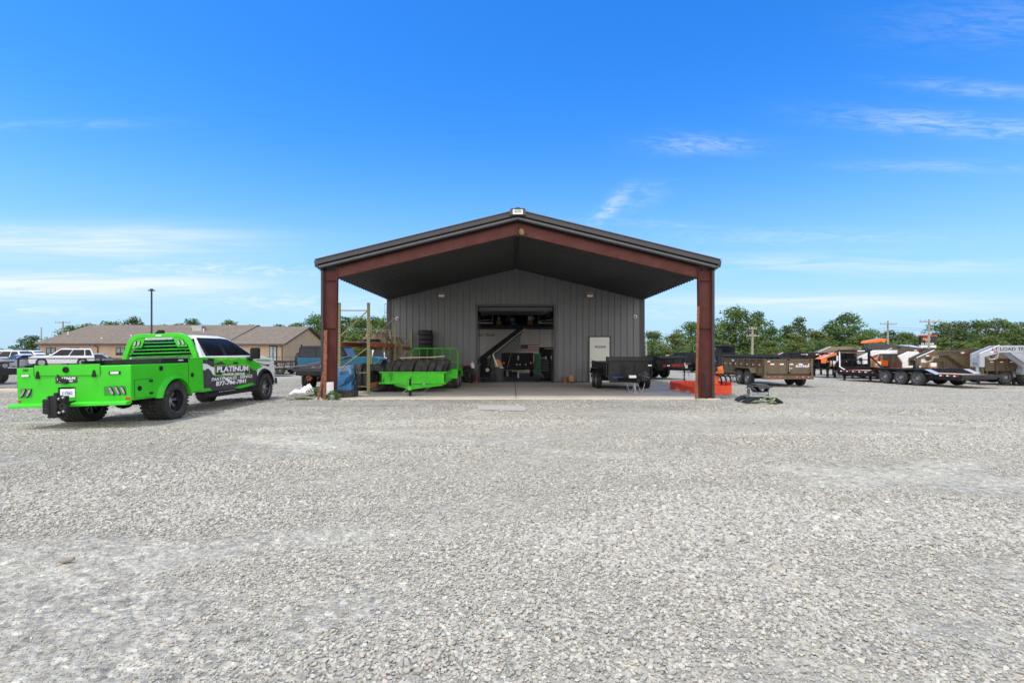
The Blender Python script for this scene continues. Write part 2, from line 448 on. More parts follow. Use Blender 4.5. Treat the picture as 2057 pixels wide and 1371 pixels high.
cam = bpy.data.cameras.new('camera'); co = link('camera', cam); SC.camera = co
co.location = (0, 0, CH); co.rotation_euler = (R(90), 0, 0)
cam.sensor_width = 36; cam.lens = 18.0; cam.clip_end = 3000; cam.clip_start = .05
cam.shift_y = (HY - 685.5) / 2057
SC.view_settings.view_transform = 'Standard'; SC.view_settings.look = 'None'; SC.view_settings.gamma = 1; SC.view_settings.exposure = .6
SC.render.resolution_x = 1024; SC.render.resolution_y = 682
SC.cycles.max_bounces = 8; SC.cycles.diffuse_bounces = 4; SC.cycles.glossy_bounces = 3; SC.cycles.transparent_max_bounces = 8

# ================================================================== ground
def gravel_mat():
    m = bpy.data.materials.new('gravel_ground'); m.use_nodes = True
    nt = m.node_tree; N = nt.nodes; L = nt.links; b = N['Principled BSDF']
    b.inputs['Roughness'].default_value = .9; b.inputs['Specular IOR Level'].default_value = .25
    tc = N.new('ShaderNodeTexCoord')
    def noise(s, d=6, r=.55, stretch=None):
        n = N.new('ShaderNodeTexNoise'); n.inputs['Scale'].default_value = s; n.inputs['Detail'].default_value = d; n.inputs['Roughness'].default_value = r
        if stretch:
            mp = N.new('ShaderNodeMapping'); mp.inputs['Scale'].default_value = stretch; mp.inputs['Rotation'].default_value = (0, 0, R(12)); L.new(tc.outputs['Object'], mp.inputs['Vector']); L.new(mp.outputs['Vector'], n.inputs['Vector'])
        else: L.new(tc.outputs['Object'], n.inputs['Vector'])
        return n.outputs['Fac']
    def rng(v, a, c, lo=0., hi=1.):
        r = N.new('ShaderNodeMapRange'); r.inputs['From Min'].default_value = a; r.inputs['From Max'].default_value = c; r.inputs['To Min'].default_value = lo; r.inputs['To Max'].default_value = hi
        L.new(v, r.inputs['Value']); return r.outputs['Result']
    def mix(a, c, f, mode='MIX'):
        x = N.new('ShaderNodeMix'); x.data_type = 'RGBA'; x.blend_type = mode
        for nm, v in (('A', a), ('B', c)):
            if isinstance(v, tuple): x.inputs[nm].default_value = (*v, 1)
            else: L.new(v, x.inputs[nm])
        if isinstance(f, (int, float)): x.inputs['Factor'].default_value = f
        else: L.new(f, x.inputs['Factor'])
        return x.outputs['Result']
    def vor(s, feat='F1', out='Color', rn=1.):
        n = N.new('ShaderNodeTexVoronoi'); n.feature = feat; n.inputs['Scale'].default_value = s; n.inputs['Randomness'].default_value = rn
        L.new(tc.outputs['Object'], n.inputs['Vector']); return n
    v1 = vor(26); v2 = vor(11); v3 = vor(60)
    s1 = N.new('ShaderNodeSeparateColor'); L.new(v1.outputs['Color'], s1.inputs[0])
    s2 = N.new('ShaderNodeSeparateColor'); L.new(v2.outputs['Color'], s2.inputs[0])
    stone = mix((0.242, 0.232, 0.192), (0.545, 0.523, 0.437), s1.outputs['Red'])
    stone = mix(stone, (0.473, 0.386, 0.276), rng(s1.outputs['Green'], .86, .98, 0, .55))
    stone = mix(stone, (0.154, 0.152, 0.143), rng(s1.outputs['Blue'], .90, .97, 0, .7))
    stone = mix(stone, mix((0.278, 0.266, 0.224), (0.545, 0.523, 0.437), s2.outputs['Green']), .32)
    s3 = N.new('ShaderNodeSeparateColor'); L.new(v3.outputs['Color'], s3.inputs[0])
    dust = mix(mix((0.278, 0.266, 0.216), (0.514, 0.495, 0.410), s3.outputs['Red']), (0.401, 0.384, 0.317), rng(noise(140, 3), .42, .8))
    dust = mix(dust, mix(dust, (.55, .55, .56), 1., 'MULTIPLY'), rng(s3.outputs['Green'], .8, .9, 0, .8))
    patch = noise(.28, 5, .6, (1.0, 1.5, 1))
    track = noise(.5, 4, .5, (.22, 1.6, 1))
    dm = N.new('ShaderNodeMath'); dm.operation = 'ADD'; L.new(rng(patch, .45, .65, 0, .5), dm.inputs[0]); L.new(rng(track, .5, .66, 0, .4), dm.inputs[1]); dm.use_clamp = True
    an = N.new('ShaderNodeAttribute'); an.attribute_name = 'wear'; d0 = dm; dm = N.new('ShaderNodeMath'); dm.operation = 'ADD'; dm.use_clamp = True; L.new(d0.outputs[0], dm.inputs[0]); L.new(an.outputs['Fac'], dm.inputs[1])
    dust = mix(dust, (1.2, 1.19, 1.16), 1., 'MULTIPLY')
    c = mix(stone, dust, dm.outputs[0])
    c = mix(c, mix(c, (.86, .85, .84), 1., 'MULTIPLY'), rng(noise(.12, 4, .5), .4, .6))
    c = mix(c, mix(c, (.93, .86, .76), 1., 'MULTIPLY'), rng(noise(.35, 5, .6), .55, .75, 0, .8))
    c = mix(mix(c, (.76, .76, .76), 1., 'MULTIPLY'), mix(c, (1.19, 1.19, 1.18), 1., 'MULTIPLY'), rng(noise(7, 7, .8), .36, .64))
    v4 = vor(17); s4 = N.new('ShaderNodeSeparateColor'); L.new(v4.outputs['Color'], s4.inputs[0])
    c = mix(c, mix(c, (.52, .52, .53), 1., 'MULTIPLY'), rng(s4.outputs['Red'], .86, .9, 0, .6))
    c = mix(c, mix(c, (1.35, 1.34, 1.32), 1., 'MULTIPLY'), rng(s4.outputs['Green'], .86, .9, 0, .8))
    # darker, slightly bluish band of gravel in front of the slab
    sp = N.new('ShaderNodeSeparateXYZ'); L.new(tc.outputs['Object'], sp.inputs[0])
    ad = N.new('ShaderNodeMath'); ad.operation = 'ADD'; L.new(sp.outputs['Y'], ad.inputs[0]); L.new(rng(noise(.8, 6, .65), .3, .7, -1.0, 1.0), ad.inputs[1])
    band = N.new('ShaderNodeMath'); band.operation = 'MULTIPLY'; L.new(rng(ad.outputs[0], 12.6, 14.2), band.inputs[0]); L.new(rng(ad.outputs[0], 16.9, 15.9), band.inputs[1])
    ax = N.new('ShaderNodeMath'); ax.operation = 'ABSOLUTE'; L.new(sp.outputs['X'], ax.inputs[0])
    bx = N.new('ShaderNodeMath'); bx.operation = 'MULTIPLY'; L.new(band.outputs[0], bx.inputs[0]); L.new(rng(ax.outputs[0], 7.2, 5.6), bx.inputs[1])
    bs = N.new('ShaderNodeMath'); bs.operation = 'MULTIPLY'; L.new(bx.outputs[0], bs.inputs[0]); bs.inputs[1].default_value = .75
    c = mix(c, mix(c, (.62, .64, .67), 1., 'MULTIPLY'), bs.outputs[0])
    L.new(c, b.inputs['Base Color'])
    # stones as relief
    e1 = vor(26, 'SMOOTH_F1'); e2 = vor(11, 'SMOOTH_F1')
    h = N.new('ShaderNodeMath'); h.operation = 'MULTIPLY_ADD'; L.new(e1.outputs['Distance'], h.inputs[0]); h.inputs[1].default_value = -1.; h.inputs[2].default_value = 0
    h2 = N.new('ShaderNodeMath'); h2.operation = 'MULTIPLY_ADD'; L.new(e2.outputs['Distance'], h2.inputs[0]); h2.inputs[1].default_value = -.9; L.new(h.outputs[0], h2.inputs[2])
    h3 = N.new('ShaderNodeMath'); h3.operation = 'MULTIPLY_ADD'; L.new(s1.outputs['Red'], h3.inputs[0]); h3.inputs[1].default_value = .5; L.new(h2.outputs[0], h3.inputs[2])
    h4 = N.new('ShaderNodeMath'); h4.operation = 'MULTIPLY_ADD'; L.new(s3.outputs['Red'], h4.inputs[0]); h4.inputs[1].default_value = .3; L.new(h3.outputs[0], h4.inputs[2]); h3 = h4
    inv = rng(dm.outputs[0], 0, 1, 1., .45)
    bp = N.new('ShaderNodeBump'); bp.inputs['Distance'].default_value = .03; L.new(inv, bp.inputs['Strength']); L.new(h3.outputs[0], bp.inputs['Height'])
    L.new(bp.outputs['Normal'], b.inputs['Normal'])
    MAT['gravel_ground'] = m; return m
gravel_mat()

def wear(x, y):
    """wheel tracks: strips where the stones are pressed in and the fines show"""
    w_ = 0.
    for (d_, amp) in ((y - (4.5 + .29 * x + .012 * x * x), 1.), (y - (6.2 + .29 * x + .012 * x * x), .8), (y - (6.4 - .50 * x + .018 * x * x), .9), (y - (8.0 - .50 * x + .018 * x * x), .8), (y - (9.6 + .06 * x), .7), (y - (11.6 + .03 * x), .6), (1.1 * (x + 1.6 - .16 * (y - 8)), .55 if y > 5.5 else 0), (1.1 * (x - .2 - .16 * (y - 8)), .55 if y > 5.5 else 0)):
        d2 = d_ + .18 * mnoise.noise((x * .5, y * .5, 4.4)); w_ = max(w_, amp * math.exp(-(d2 / .34) ** 2))
    return w_ * min(1, max(0, .55 + .9 * mnoise.noise((x * .35, y * .5, 8.1))))

def stone_mask(x, y):
    p = mnoise.noise((x * .45 + 3.1, y * .8, 1.7)) + .5 * mnoise.noise((x * 1.3, y * 2.1, 5.5))
    t = mnoise.noise((x * .16 + y * .08, y * .75 - x * .25, 9.2))
    return p * .5 + t * .8

def ground_sheet():
    xs = sorted(set(round(float(q), 4) for q in [-900, -500, -250, -150, -100, -75] + list(np.arange(-60, 60.1, 1.5)) + list(np.arange(-15, 15.01, .25)) + [75, 100, 150, 250, 500, 900]))
    ys = sorted(set(round(float(q), 4) for q in [-60, -30, -15, -6] + list(np.arange(-2, 40, 1.0)) + list(np.arange(1.6, 16, .2)) + [45, 50, 60, 70, 85, 100, 130, 180, 250, 400, 700, 1200, 2000]))
    vs = []
    for y in ys:
        for x in xs:
            z = hz(x, y)
            if 1 < y < 40 and abs(x) < 40: z += .012 * mnoise.noise((x * .35, y * .5, 0)) * (0 if (abs(x - .18) < 6.8 and y > 15.5) else 1)
            if abs(x - .18) < 6.25 and 16.0 < y < 38: z = -.09
            vs.append((x, y, z))
    nx = len(xs)
    fs = [(j * nx + i, j * nx + i + 1, (j + 1) * nx + i + 1, (j + 1) * nx + i) for j in range(len(ys) - 1) for i in range(nx - 1)]
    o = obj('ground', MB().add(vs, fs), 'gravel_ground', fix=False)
    at_ = o.data.attributes.new('wear', 'FLOAT', 'POINT'); at_.data.foreach_set('value', [wear(v[0], v[1]) if (abs(v[0]) < 22 and 0 < v[1] < 20) else 0. for v in vs])
    return tag(o, kind='structure')
ground_sheet()

# loose stones lying on the near yard (real geometry, too many to count)
def stone_mat():
    m = bpy.data.materials.new('loose_stone'); m.use_nodes = True
    nt = m.node_tree; N = nt.nodes; L = nt.links; b = N['Principled BSDF']; b.inputs['Roughness'].default_value = .85; b.inputs['Specular IOR Level'].default_value = .3
    g = N.new('ShaderNodeNewGeometry')
    r = N.new('ShaderNodeValToRGB'); e = r.color_ramp; e.interpolation = 'LINEAR'
    cols = [(0, (0.24, 0.232, 0.20)), (.06, (0.325, 0.312, 0.262)), (.35, (0.386, 0.369, 0.304)), (.6, (0.442, 0.425, 0.353)), (.82, (0.514, 0.496, 0.414)), (.87, (0.468, 0.414, 0.334)), (.93, (0.442, 0.391, 0.332)), (.96, (0.576, 0.554, 0.465)), (1, (0.29, 0.286, 0.262))]
    while len(e.elements) < len(cols): e.elements.new(.5)
    for el, (p, c) in zip(e.elements, cols): el.position = p; el.color = (*c, 1)
    L.new(g.outputs['Random Per Island'], r.inputs['Fac'])
    tc = N.new('ShaderNodeTexCoord'); n = N.new('ShaderNodeTexNoise'); n.inputs['Scale'].default_value = 55; n.inputs['Detail'].default_value = 5; L.new(tc.outputs['Object'], n.inputs['Vector'])
    mx = N.new('ShaderNodeMix'); mx.data_type = 'RGBA'; mx.blend_type = 'MULTIPLY'; mx.inputs['Factor'].default_value = 1
    r2 = N.new('ShaderNodeMapRange'); r2.inputs['To Min'].default_value = .72; r2.inputs['To Max'].default_value = 1.22; L.new(n.outputs['Fac'], r2.inputs['Value'])
    L.new(r.outputs['Color'], mx.inputs['A']); L.new(r2.outputs['Result'], mx.inputs['B']); L.new(mx.outputs['Result'], b.inputs['Base Color'])
    bp = N.new('ShaderNodeBump'); bp.inputs['Strength'].default_value = .25; bp.inputs['Distance'].default_value = .01; L.new(n.outputs['Fac'], bp.inputs['Height']); L.new(bp.outputs['Normal'], b.inputs['Normal'])
    MAT['loose_stone'] = m
stone_mat()
BX0 = .18
def gravel_stones(ntry=660000):
    rs = np.random.RandomState(3)
    bm = bmesh.new(); bmesh.ops.create_icosphere(bm, subdivisions=1, radius=1.)
    bv = np.array([v.co[:] for v in bm.verts]); bf = np.array([[v.index for v in f.verts] for f in bm.faces]); bm.free()
    proto = []
    for k in range(24):
        p = bv * (1 + rs.uniform(-.28, .28, (len(bv), 1)))
        p = p * np.array([1, rs.uniform(.6, .95), rs.uniform(.38, .62)])
        proto.append((p, bf))
    cv = np.array([(x, y, z) for x in (-.75, .75) for y in (-.75, .75) for z in (-.75, .75)]); cf = np.array([(0, 1, 3), (0, 3, 2), (4, 6, 7), (4, 7, 5), (0, 4, 5), (0, 5, 1), (2, 3, 7), (2, 7, 6), (0, 2, 6), (0, 6, 4), (1, 5, 7), (1, 7, 3)])
    for k in range(24):
        p = cv + rs.uniform(-.42, .42, cv.shape); p = p * np.array([1.15, rs.uniform(.65, 1.0), rs.uniform(.4, .75)]); proto.append((p, cf))
    V = []; Fc = []; o = 0
    # spread evenly in the picture's depth: more of them near, smaller with distance
    d = 1.4 + 9.6 * rs.uniform(0, 1, ntry) ** 1.3
    nf = 140000; d[:nf] = 9.0 + 19.0 * rs.uniform(0, 1, nf) ** 1.2
    x = rs.uniform(-1, 1, ntry) * (1.05 * d + 1.5)
    for i in range(ntry):
        if d[i] > 15.9 and (abs(x[i] - BX0) < 6.45 or abs(x[i]) > 27): continue
        wr_ = wear(x[i], d[i]) if d[i] < 16 else 0.; mk = stone_mask(x[i], d[i]) - wr_ * .75
        s0 = .0052 + .0125 * rs.uniform() ** 2.4
        if d[i] > 9: s0 = s0 * .8 + .0075
        keep = .60 + mk * 1.5
        if rs.uniform() > keep:
            if rs.uniform() > .6: continue
            s0 *= .5
        s0 *= (1 + .62 * max(-.6, min(.8, mk)))
        if rs.uniform() < .010: s0 *= 1.7
        p, bf = proto[rs.randint(48)]; p = p * s0
        a = rs.uniform(0, 6.283); c, s = math.cos(a), math.sin(a)
        tl = rs.uniform(-.35, .35); ct, st = math.cos(tl), math.sin(tl)
        q = np.empty_like(p)
        y1 = p[:, 1] * ct - p[:, 2] * st; z1 = p[:, 1] * st + p[:, 2] * ct
        q[:, 0] = p[:, 0] * c - y1 * s + x[i]; q[:, 1] = p[:, 0] * s + y1 * c + d[i]
        q[:, 2] = z1 + s0 * .22 + hz(x[i], d[i]) + .012 * mnoise.noise((x[i] * .35, d[i] * .5, 0)) + rs.uniform(0, .006)
        V.append(q); Fc.append(bf + o); o += len(q)
    V = np.concatenate(V).astype(np.float32); Fc = np.concatenate(Fc).astype(np.int32)
    me = bpy.data.meshes.new('gravel'); n = len(Fc)
    me.vertices.add(len(V)); me.vertices.foreach_set('co', V.ravel())
    me.loops.add(n * 3); me.loops.foreach_set('vertex_index', Fc.ravel())
    me.polygons.add(n); me.polygons.foreach_set('loop_start', np.arange(0, n * 3, 3, dtype=np.int32)); me.polygons.foreach_set('loop_total', np.full(n, 3, dtype=np.int32))
    me.polygons.foreach_set('use_smooth', np.zeros(n, dtype=bool))
    me.update(calc_edges=True); me.materials.append(MAT['loose_stone'])
    return tag(link('gravel', me), 'loose grey limestone gravel strewn over the front of the yard', 'gravel', kind='stuff')
gravel_stones()

def surf_mat(name, c1, c2, scale, rough=.9, fine=30., bump=.3, c3=None):
    m = bpy.data.materials.new(name); m.use_nodes = True
    nt = m.node_tree; N = nt.nodes; L = nt.links; b = N['Principled BSDF']; b.inputs['Roughness'].default_value = rough; b.inputs['Specular IOR Level'].default_value = .3
    tc = N.new('ShaderNodeTexCoord')
    n = N.new('ShaderNodeTexNoise'); n.inputs['Scale'].default_value = scale; n.inputs['Detail'].default_value = 9; n.inputs['Roughness'].default_value = .68; L.new(tc.outputs['Object'], n.inputs['Vector'])
    n2 = N.new('ShaderNodeTexNoise'); n2.inputs['Scale'].default_value = fine; n2.inputs['Detail'].default_value = 6; L.new(tc.outputs['Object'], n2.inputs['Vector'])
    r = N.new('ShaderNodeMapRange'); r.inputs['From Min'].default_value = .32; r.inputs['From Max'].default_value = .68; L.new(n.outputs['Fac'], r.inputs['Value'])
    mx = N.new('ShaderNodeMix'); mx.data_type = 'RGBA'; mx.inputs['A'].default_value = (*c1, 1); mx.inputs['B'].default_value = (*c2, 1); L.new(r.outputs['Result'], mx.inputs['Factor'])
    m2 = N.new('ShaderNodeMix'); m2.data_type = 'RGBA'; m2.blend_type = 'MULTIPLY'; m2.inputs['Factor'].default_value = 1
    r2 = N.new('ShaderNodeMapRange'); r2.inputs['To Min'].default_value = .7; r2.inputs['To Max'].default_value = 1.3; L.new(n2.outputs['Fac'], r2.inputs['Value'])
    L.new(mx.outputs['Result'], m2.inputs['A']); L.new(r2.outputs['Result'], m2.inputs['B']); L.new(m2.outputs['Result'], b.inputs['Base Color'])
    bp = N.new('ShaderNodeBump'); bp.inputs['Strength'].default_value = bump; bp.inputs['Distance'].default_value = .02; L.new(n2.outputs['Fac'], bp.inputs['Height']); L.new(bp.outputs['Normal'], b.inputs['Normal'])
    MAT[name] = m
surf_mat('concrete', (.36, .32, .265), (.46, .42, .36), .9, .8, 25, .15)
surf_mat('concrete_edge', (.5, .43, .34), (.58, .5, .4), 2, .85, 30, .2)
surf_mat('grass', (.10, .13, .035), (.17, .19, .06), .6, .9, 14, .6)
surf_mat('dry_field', (.34, .28, .17), (.24, .24, .10), .25, .95, 8, .5)
surf_mat('patch_concrete', (.33, .30, .265), (.39, .36, .32), 3, .85, 30, .15)
surf_mat('parking', (.30, .29, .28), (.38, .37, .36), .5, .9, 20, .2)

def sheet(name, pts, m, dz=.004):
    """a sheet laid on the terrain from a plan polygon given as quads rows"""
    mb = MB(); mb.poly([(x, y, hz(x, y) + dz) for x, y in pts])
    return tag(obj(name, mb, m, fix=False), kind='structure')
def strip(name, x0, x1, y0, y1, m, dz=.004, nx=30):
    mb = MB(); vs = []; n = nx + 1
    for y in (y0, y1):
        for i in range(n):
            x = x0 + (x1 - x0) * i / nx; vs.append((x, y, hz(x, y) + dz))
    mb.add(vs, [(i, i + 1, n + i + 1, n + i) for i in range(nx)])
    return tag(obj(name, mb, m, fix=False), kind='structure')
strip('lawn', -130, -9, 43.5, 50, 'grass', .03)
strip('parking_lot', -140, -9, 50, 64.5, 'parking', .03)
strip('grass_field', -900, 900, 66, 2000, 'grass', .05, 60)
strip('dry_field', 8, 60, 50, 66, 'dry_field', .03)
# ================================================================== shop building with porch
BX, DF, DW = .18, 16.2, 24.65
HW = 6.17; SLOPE = .245
B = thing('metal_building', 'dark grey ribbed metal shop with a gabled open porch on red brown steel columns', 'building', (BX, DW, 0))
def bobj(name, mb, m, parent=None, bev=0., **k): return obj(name, mb, m, parent or B, bev, world=True, **k)
ZW = 4.03                                          # liner height at the eave
def zl(x, add=0.): return ZW + (HW - abs(x - BX)) * SLOPE + add
# slab
mb = MB(); mb.box(BX - 6.35, BX + 6.35, 16.02, 38.5, -.16, .0)
tag(obj('concrete_slab', mb, 'concrete', bev=.01), kind='structure')
mb = MB(); mb.box(BX - 6.36, BX + 6.36, 15.97, 16.015, -.16, -.004)
tag(obj('slab_kerb', mb, 'concrete_edge', bev=.01), kind='structure')
mb = MB()
for yy in (19.0, 21.8): mb.box(BX - 6.3, BX + 6.3, yy - .008, yy + .008, .001, .004)
mb.box(BX - .06, BX - .04, 16.05, 24.6, .001, .0045)
tag(obj('slab_joints', mb, 'black_satin'), kind='structure')
sheet('concrete_patch', [(-.85, 13.0), (.33, 12.75), (.36, 14.0), (-.95, 14.15)], 'patch_concrete', .012)
# ribbed gable wall with door opening
OX0, OX1, OZ = (960 - CX) / F * DW, (1112 - CX) / F * DW, CH + (707 - 615) / F * DW
def ribbed_wall():
    mb = MB(); xs = []
    x = BX - HW; p = .305
    while x < BX + HW:
        for (dx, dy) in ((0, 0), (.105, 0), (.115, -.006), (.135, -.006), (.145, 0), (.24, 0), (.256, -.036), (.289, -.036), (.305, 0)):
            xs.append((x + dx, dy))
        x += p
    cuts = [(OX0, 0), (OX1, 0), (BX, 0)]
    xs = sorted(set([q for q in xs if q[0] <= BX + HW] + cuts))
    for (a, da), (b, db) in zip(xs, xs[1:]):
        if b - a < 1e-5: continue
        z0 = OZ if (a >= OX0 - 1e-6 and b <= OX1 + 1e-6) else 0.
        mb.poly([(a, DW + da, z0), (b, DW + db, z0), (b, DW + db, zl(b)), (a, DW + da, zl(a))])
    return mb
bobj('wall', ribbed_wall(), 'metal_grey', fix=False)
mb = MB()   # side and rear walls (the shop behind)
YB = 38.
mb.prism([(BX - HW, 0), (BX + HW, 0), (BX + HW, ZW), (BX, zl(BX)), (BX - HW, ZW)], 'y', YB, YB + .06)
bobj('rear_wall', mb, 'metal_dark')
mb = MB()
for s in (-1, 1):
    mb = MB(); x0 = BX + s * HW; mb.box(min(x0, x0 - s * .16), max(x0, x0 - s * .16), DW - .06, DW - .038, 0, ZW + .02); mb.box(min(x0 + s * .025, x0), max(x0 + s * .025, x0), DW - .06, DW + .16, 0, ZW); bobj('corner_trim', mb, 'metal_dark')
mb = MB(); mb.box(BX - HW + .15, OX0 - .11, DW - .045, DW - .037, .0, .05); bobj('base_trim', mb, 'metal_dark'); mb = MB(); mb.box(OX1 + .11, BX + HW - .15, DW - .045, DW - .037, .0, .05)
bobj('base_trim', mb, 'metal_dark')
# liner (ceiling of the porch and of the shop): ribs run from eave to ridge
def liner(y0, y1):
    mb = MB(); ys = []; y = y0
    while y < y1:
        for (dy, dz) in ((0, 0), (.20, 0), (.222, -.034), (.283, -.034), (.305, 0)): ys.append((y + dy, dz))
        y += .305
    ys = [q for q in ys if q[0] <= y1]
    for s in (-1, 1):
        e = BX + s * (HW + .06)
        for (a, da), (b, db) in zip(ys, ys[1:]):
            if b - a < 1e-5: continue
            mb.poly([(BX, a, zl(BX, da)), (BX, b, zl(BX, db)), (e, b, zl(e, db)), (e, a, zl(e, da))])
    return mb
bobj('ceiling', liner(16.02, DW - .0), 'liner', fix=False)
mb = MB(); mb.box(BX - .09, BX + .09, 16.2, DW - .05, zl(BX) - .065, zl(BX) - .04)
for s in (-1, 1):
    e = BX + s * 6.1; mb.bar((BX, DW - .05, zl(BX) - .06), (e, DW - .05, zl(e) - .06), .03, .07)
bobj('ceiling_trim', mb, 'liner')
# roof
RT = .20
def roof_poly(off, th, over):
    return [(BX - HW - over, zl(BX - HW - over, off)), (BX, zl(BX, off)), (BX + HW + over, zl(BX + HW + over, off)), (BX + HW + over, zl(BX + HW + over, off + th)), (BX, zl(BX, off + th)), (BX - HW - over, zl(BX - HW - over, off + th))]
mb = MB(); mb.prism(roof_poly(RT + .06, .035, .12), 'y', 15.93, YB + .3)
for s in (-1, 1):
    y = 16.1
    while y < YB:
        e = BX + s * (HW + .1); mb.bar((BX, y, zl(BX, RT + .11)), (e, y, zl(e, RT + .11)), .05, .03); y += .61
roof = bobj('roof', mb, 'metal_trim')
mb = MB(); mb.box(BX - .22, BX + .22, 15.8, YB, zl(BX, RT + .09), zl(BX, RT + .15)); bobj('ridge_cap', mb, 'metal_trim', roof)
mb = MB()   # closing soffit under the roof edge and eaves
for s in (-1, 1):
    e = BX + s * (HW + .06)
    mb.add([(BX, 15.98, zl(BX, .02)), (e, 15.98, zl(e, .02)), (e, 15.98, zl(e, RT + .06)), (BX, 15.98, zl(BX, RT + .06)), (BX, 16.02, zl(BX, .02)), (e, 16.02, zl(e, .02)), (e, 16.02, zl(e, RT + .06)), (BX, 16.02, zl(BX, RT + .06))],
           [(0, 1, 2, 3), (4, 5, 6, 7), (0, 1, 5, 4), (3, 2, 6, 7), (1, 2, 6, 5), (0, 3, 7, 4)])
bobj('gable_closure', mb, 'metal_dark')
def slopebar(mb, y0, y1, o0, o1, over=.0):
    for s in (-1, 1):
        e = BX + s * (HW + over)
        a = [(BX, zl(BX, o0)), (e, zl(e, o0)), (e, zl(e, o1)), (BX, zl(BX, o1))]
        mb.prism(a, 'y', y0, y1)
mb = MB(); slopebar(mb, 15.86, 15.925, .155, .30, .10); fas = bobj('roof_fascia', mb, 'metal_trim', roof, bev=.008)
mb = MB(); slopebar(mb, 15.82, 15.925, .302, .328, .115); bobj('fascia_cap', mb, 'trim_light', roof)
mb = MB(); slopebar(mb, 15.92, 15.975, .045, .115, .06); bobj('lower_trim', mb, 'trim_light', roof, bev=.006)
for s in (-1, 1):   # eave gutters
    mb = MB(); e = BX + s * (HW + .03)
    mb.prism([(e, ZW + .02), (e + s * .10, ZW + .06), (e + s * .13, ZW + .26), (e, ZW + .26)], 'y', 15.9, YB); bobj('gutter', mb, 'metal_dark', roof)
mb = MB(); mb.prism([(BX - .25, zl(BX, .13)), (BX + .25, zl(BX, .13)), (BX + .25, zl(BX, .30)), (BX, zl(BX, .385)), (BX - .25, zl(BX, .30))], 'y', 15.78, 15.86)
pk = bobj('ridge_box', mb, 'metal_trim', roof, bev=.008)
mb = MB(); mb.prism([(BX - .155, zl(BX, .155)), (BX + .155, zl(BX, .155)), (BX + .155, zl(BX, .295)), (BX - .155, zl(BX, .295))], 'y', 15.768, 15.778)
mb.m = 1
for s in (-1, 1): mb.bar((BX + s * .10, 15.766, zl(BX, .262)), (BX, 15.766, zl(BX, .29)), .004, .008)
for (z, ws) in ((.235, (.05, .035, .06, .03)), (.2, (.04, .05, .03, .055))):
    x = BX - .1
    for w_ in ws: mb.box(x, x + w_, 15.764, 15.767, zl(BX, z), zl(BX, z + .022)); x += w_ + .012
bobj('builder_plate', mb, ['white_plain', 'text_green'], roof)
# frame: columns and rafters
def ibeam_col(s):
    mb = MB(); xo = BX + s * 6.10; wt, wb = .40, .36
    mb.add([(xo, DF - .006, 0), (xo - s * wb, DF - .006, 0), (xo - s * wt, DF - .006, 4.02), (xo, DF - .006, 4.02), (xo, DF + .006, 0), (xo - s * wb, DF + .006, 0), (xo - s * wt, DF + .006, 4.02), (xo, DF + .006, 4.02)],
           [(0, 1, 2, 3), (4, 5, 6, 7), (0, 1, 5, 4), (1, 2, 6, 5), (2, 3, 7, 6), (3, 0, 4, 7)])
    mb.bar((xo, DF, 0), (xo, DF, 4.04), .012, .16, up=(0, 1, 0)); mb.bar((xo - s * wb, DF, 0), (xo - s * wt, DF, 3.78), .014, .16, up=(0, 1, 0))
    mb.box(min(xo, xo - s * wt), max(xo, xo - s * wt), DF - .075, DF - .007, 3.70, 3.712)
    mb.box(min(xo, xo - s * wt), max(xo, xo - s * wt), DF - .075, DF - .007, 2.2, 2.206)
    mb.box(min(xo + s * .03, xo - s * (wb + .05)), max(xo + s * .03, xo - s * (wb + .05)), DF - .1, DF + .1, .0, .018)
    return mb
for s in (-1, 1):
    c = bobj('column', ibeam_col(s), 'primer')
    mb = MB(); xo = BX + s * 6.107
    mb.box(min(xo, xo + s * .075), max(xo, xo + s * .075), DF - .13, DF + .12, .0, 4.03)
    bobj('column_trim', mb, 'metal_dark', c)
    for z in (.4, 1.3, 2.7): mb = MB(); mb.cyl((xo - s * .05, DF - .02, z), (xo - s * .05, DF - .007, z), .012, 6); bobj('bolt', mb, 'primer_beam', c)
    for z in (3.74, 3.86, 3.98): mb = MB(); mb.cyl((xo - s * .40, DF - .03, z), (xo - s * .40, DF - .012, z), .018, 6); bobj('bolt', mb, 'primer_beam', c)
def rafter(s):
    mb = MB(); xi = BX + s * 5.71; xa = BX
    zt0, zb0 = zl(xi, -.03), 3.80; zt1, zb1 = zl(BX, -.03), 5.165
    mb.prism([(xi, zb0), (xa, zb1), (xa, zt1), (xi, zt0)], 'y', DF - .006, DF + .006)
    mb.bar((xi, DF, zb0), (xa, DF, zb1), .16, .014, up=(0, 0, 1))
    mb.bar((xi, DF, zt0), (xa, DF, zt1), .16, .014, up=(0, 0, 1))
    mb.box(xi - .009, xi + .009, DF - .08, DF + .08, 3.72, zl(xi, -.04))
    for t in (.12, .45, .72, .95):
        x = xi + (xa - xi) * t; z = zb0 + (zb1 - zb0) * t
        mb.box(x - .006, x + .006, DF - .05, DF - .007, z, z + .09)
    return mb
for s in (-1, 1): bobj('rafter', rafter(s), 'primer_beam')
mb = MB(); mb.box(BX - .012, BX + .012, DF - .08, DF + .08, 5.10, zl(BX, -.05)); bobj('ridge_plate', mb, 'primer_beam')
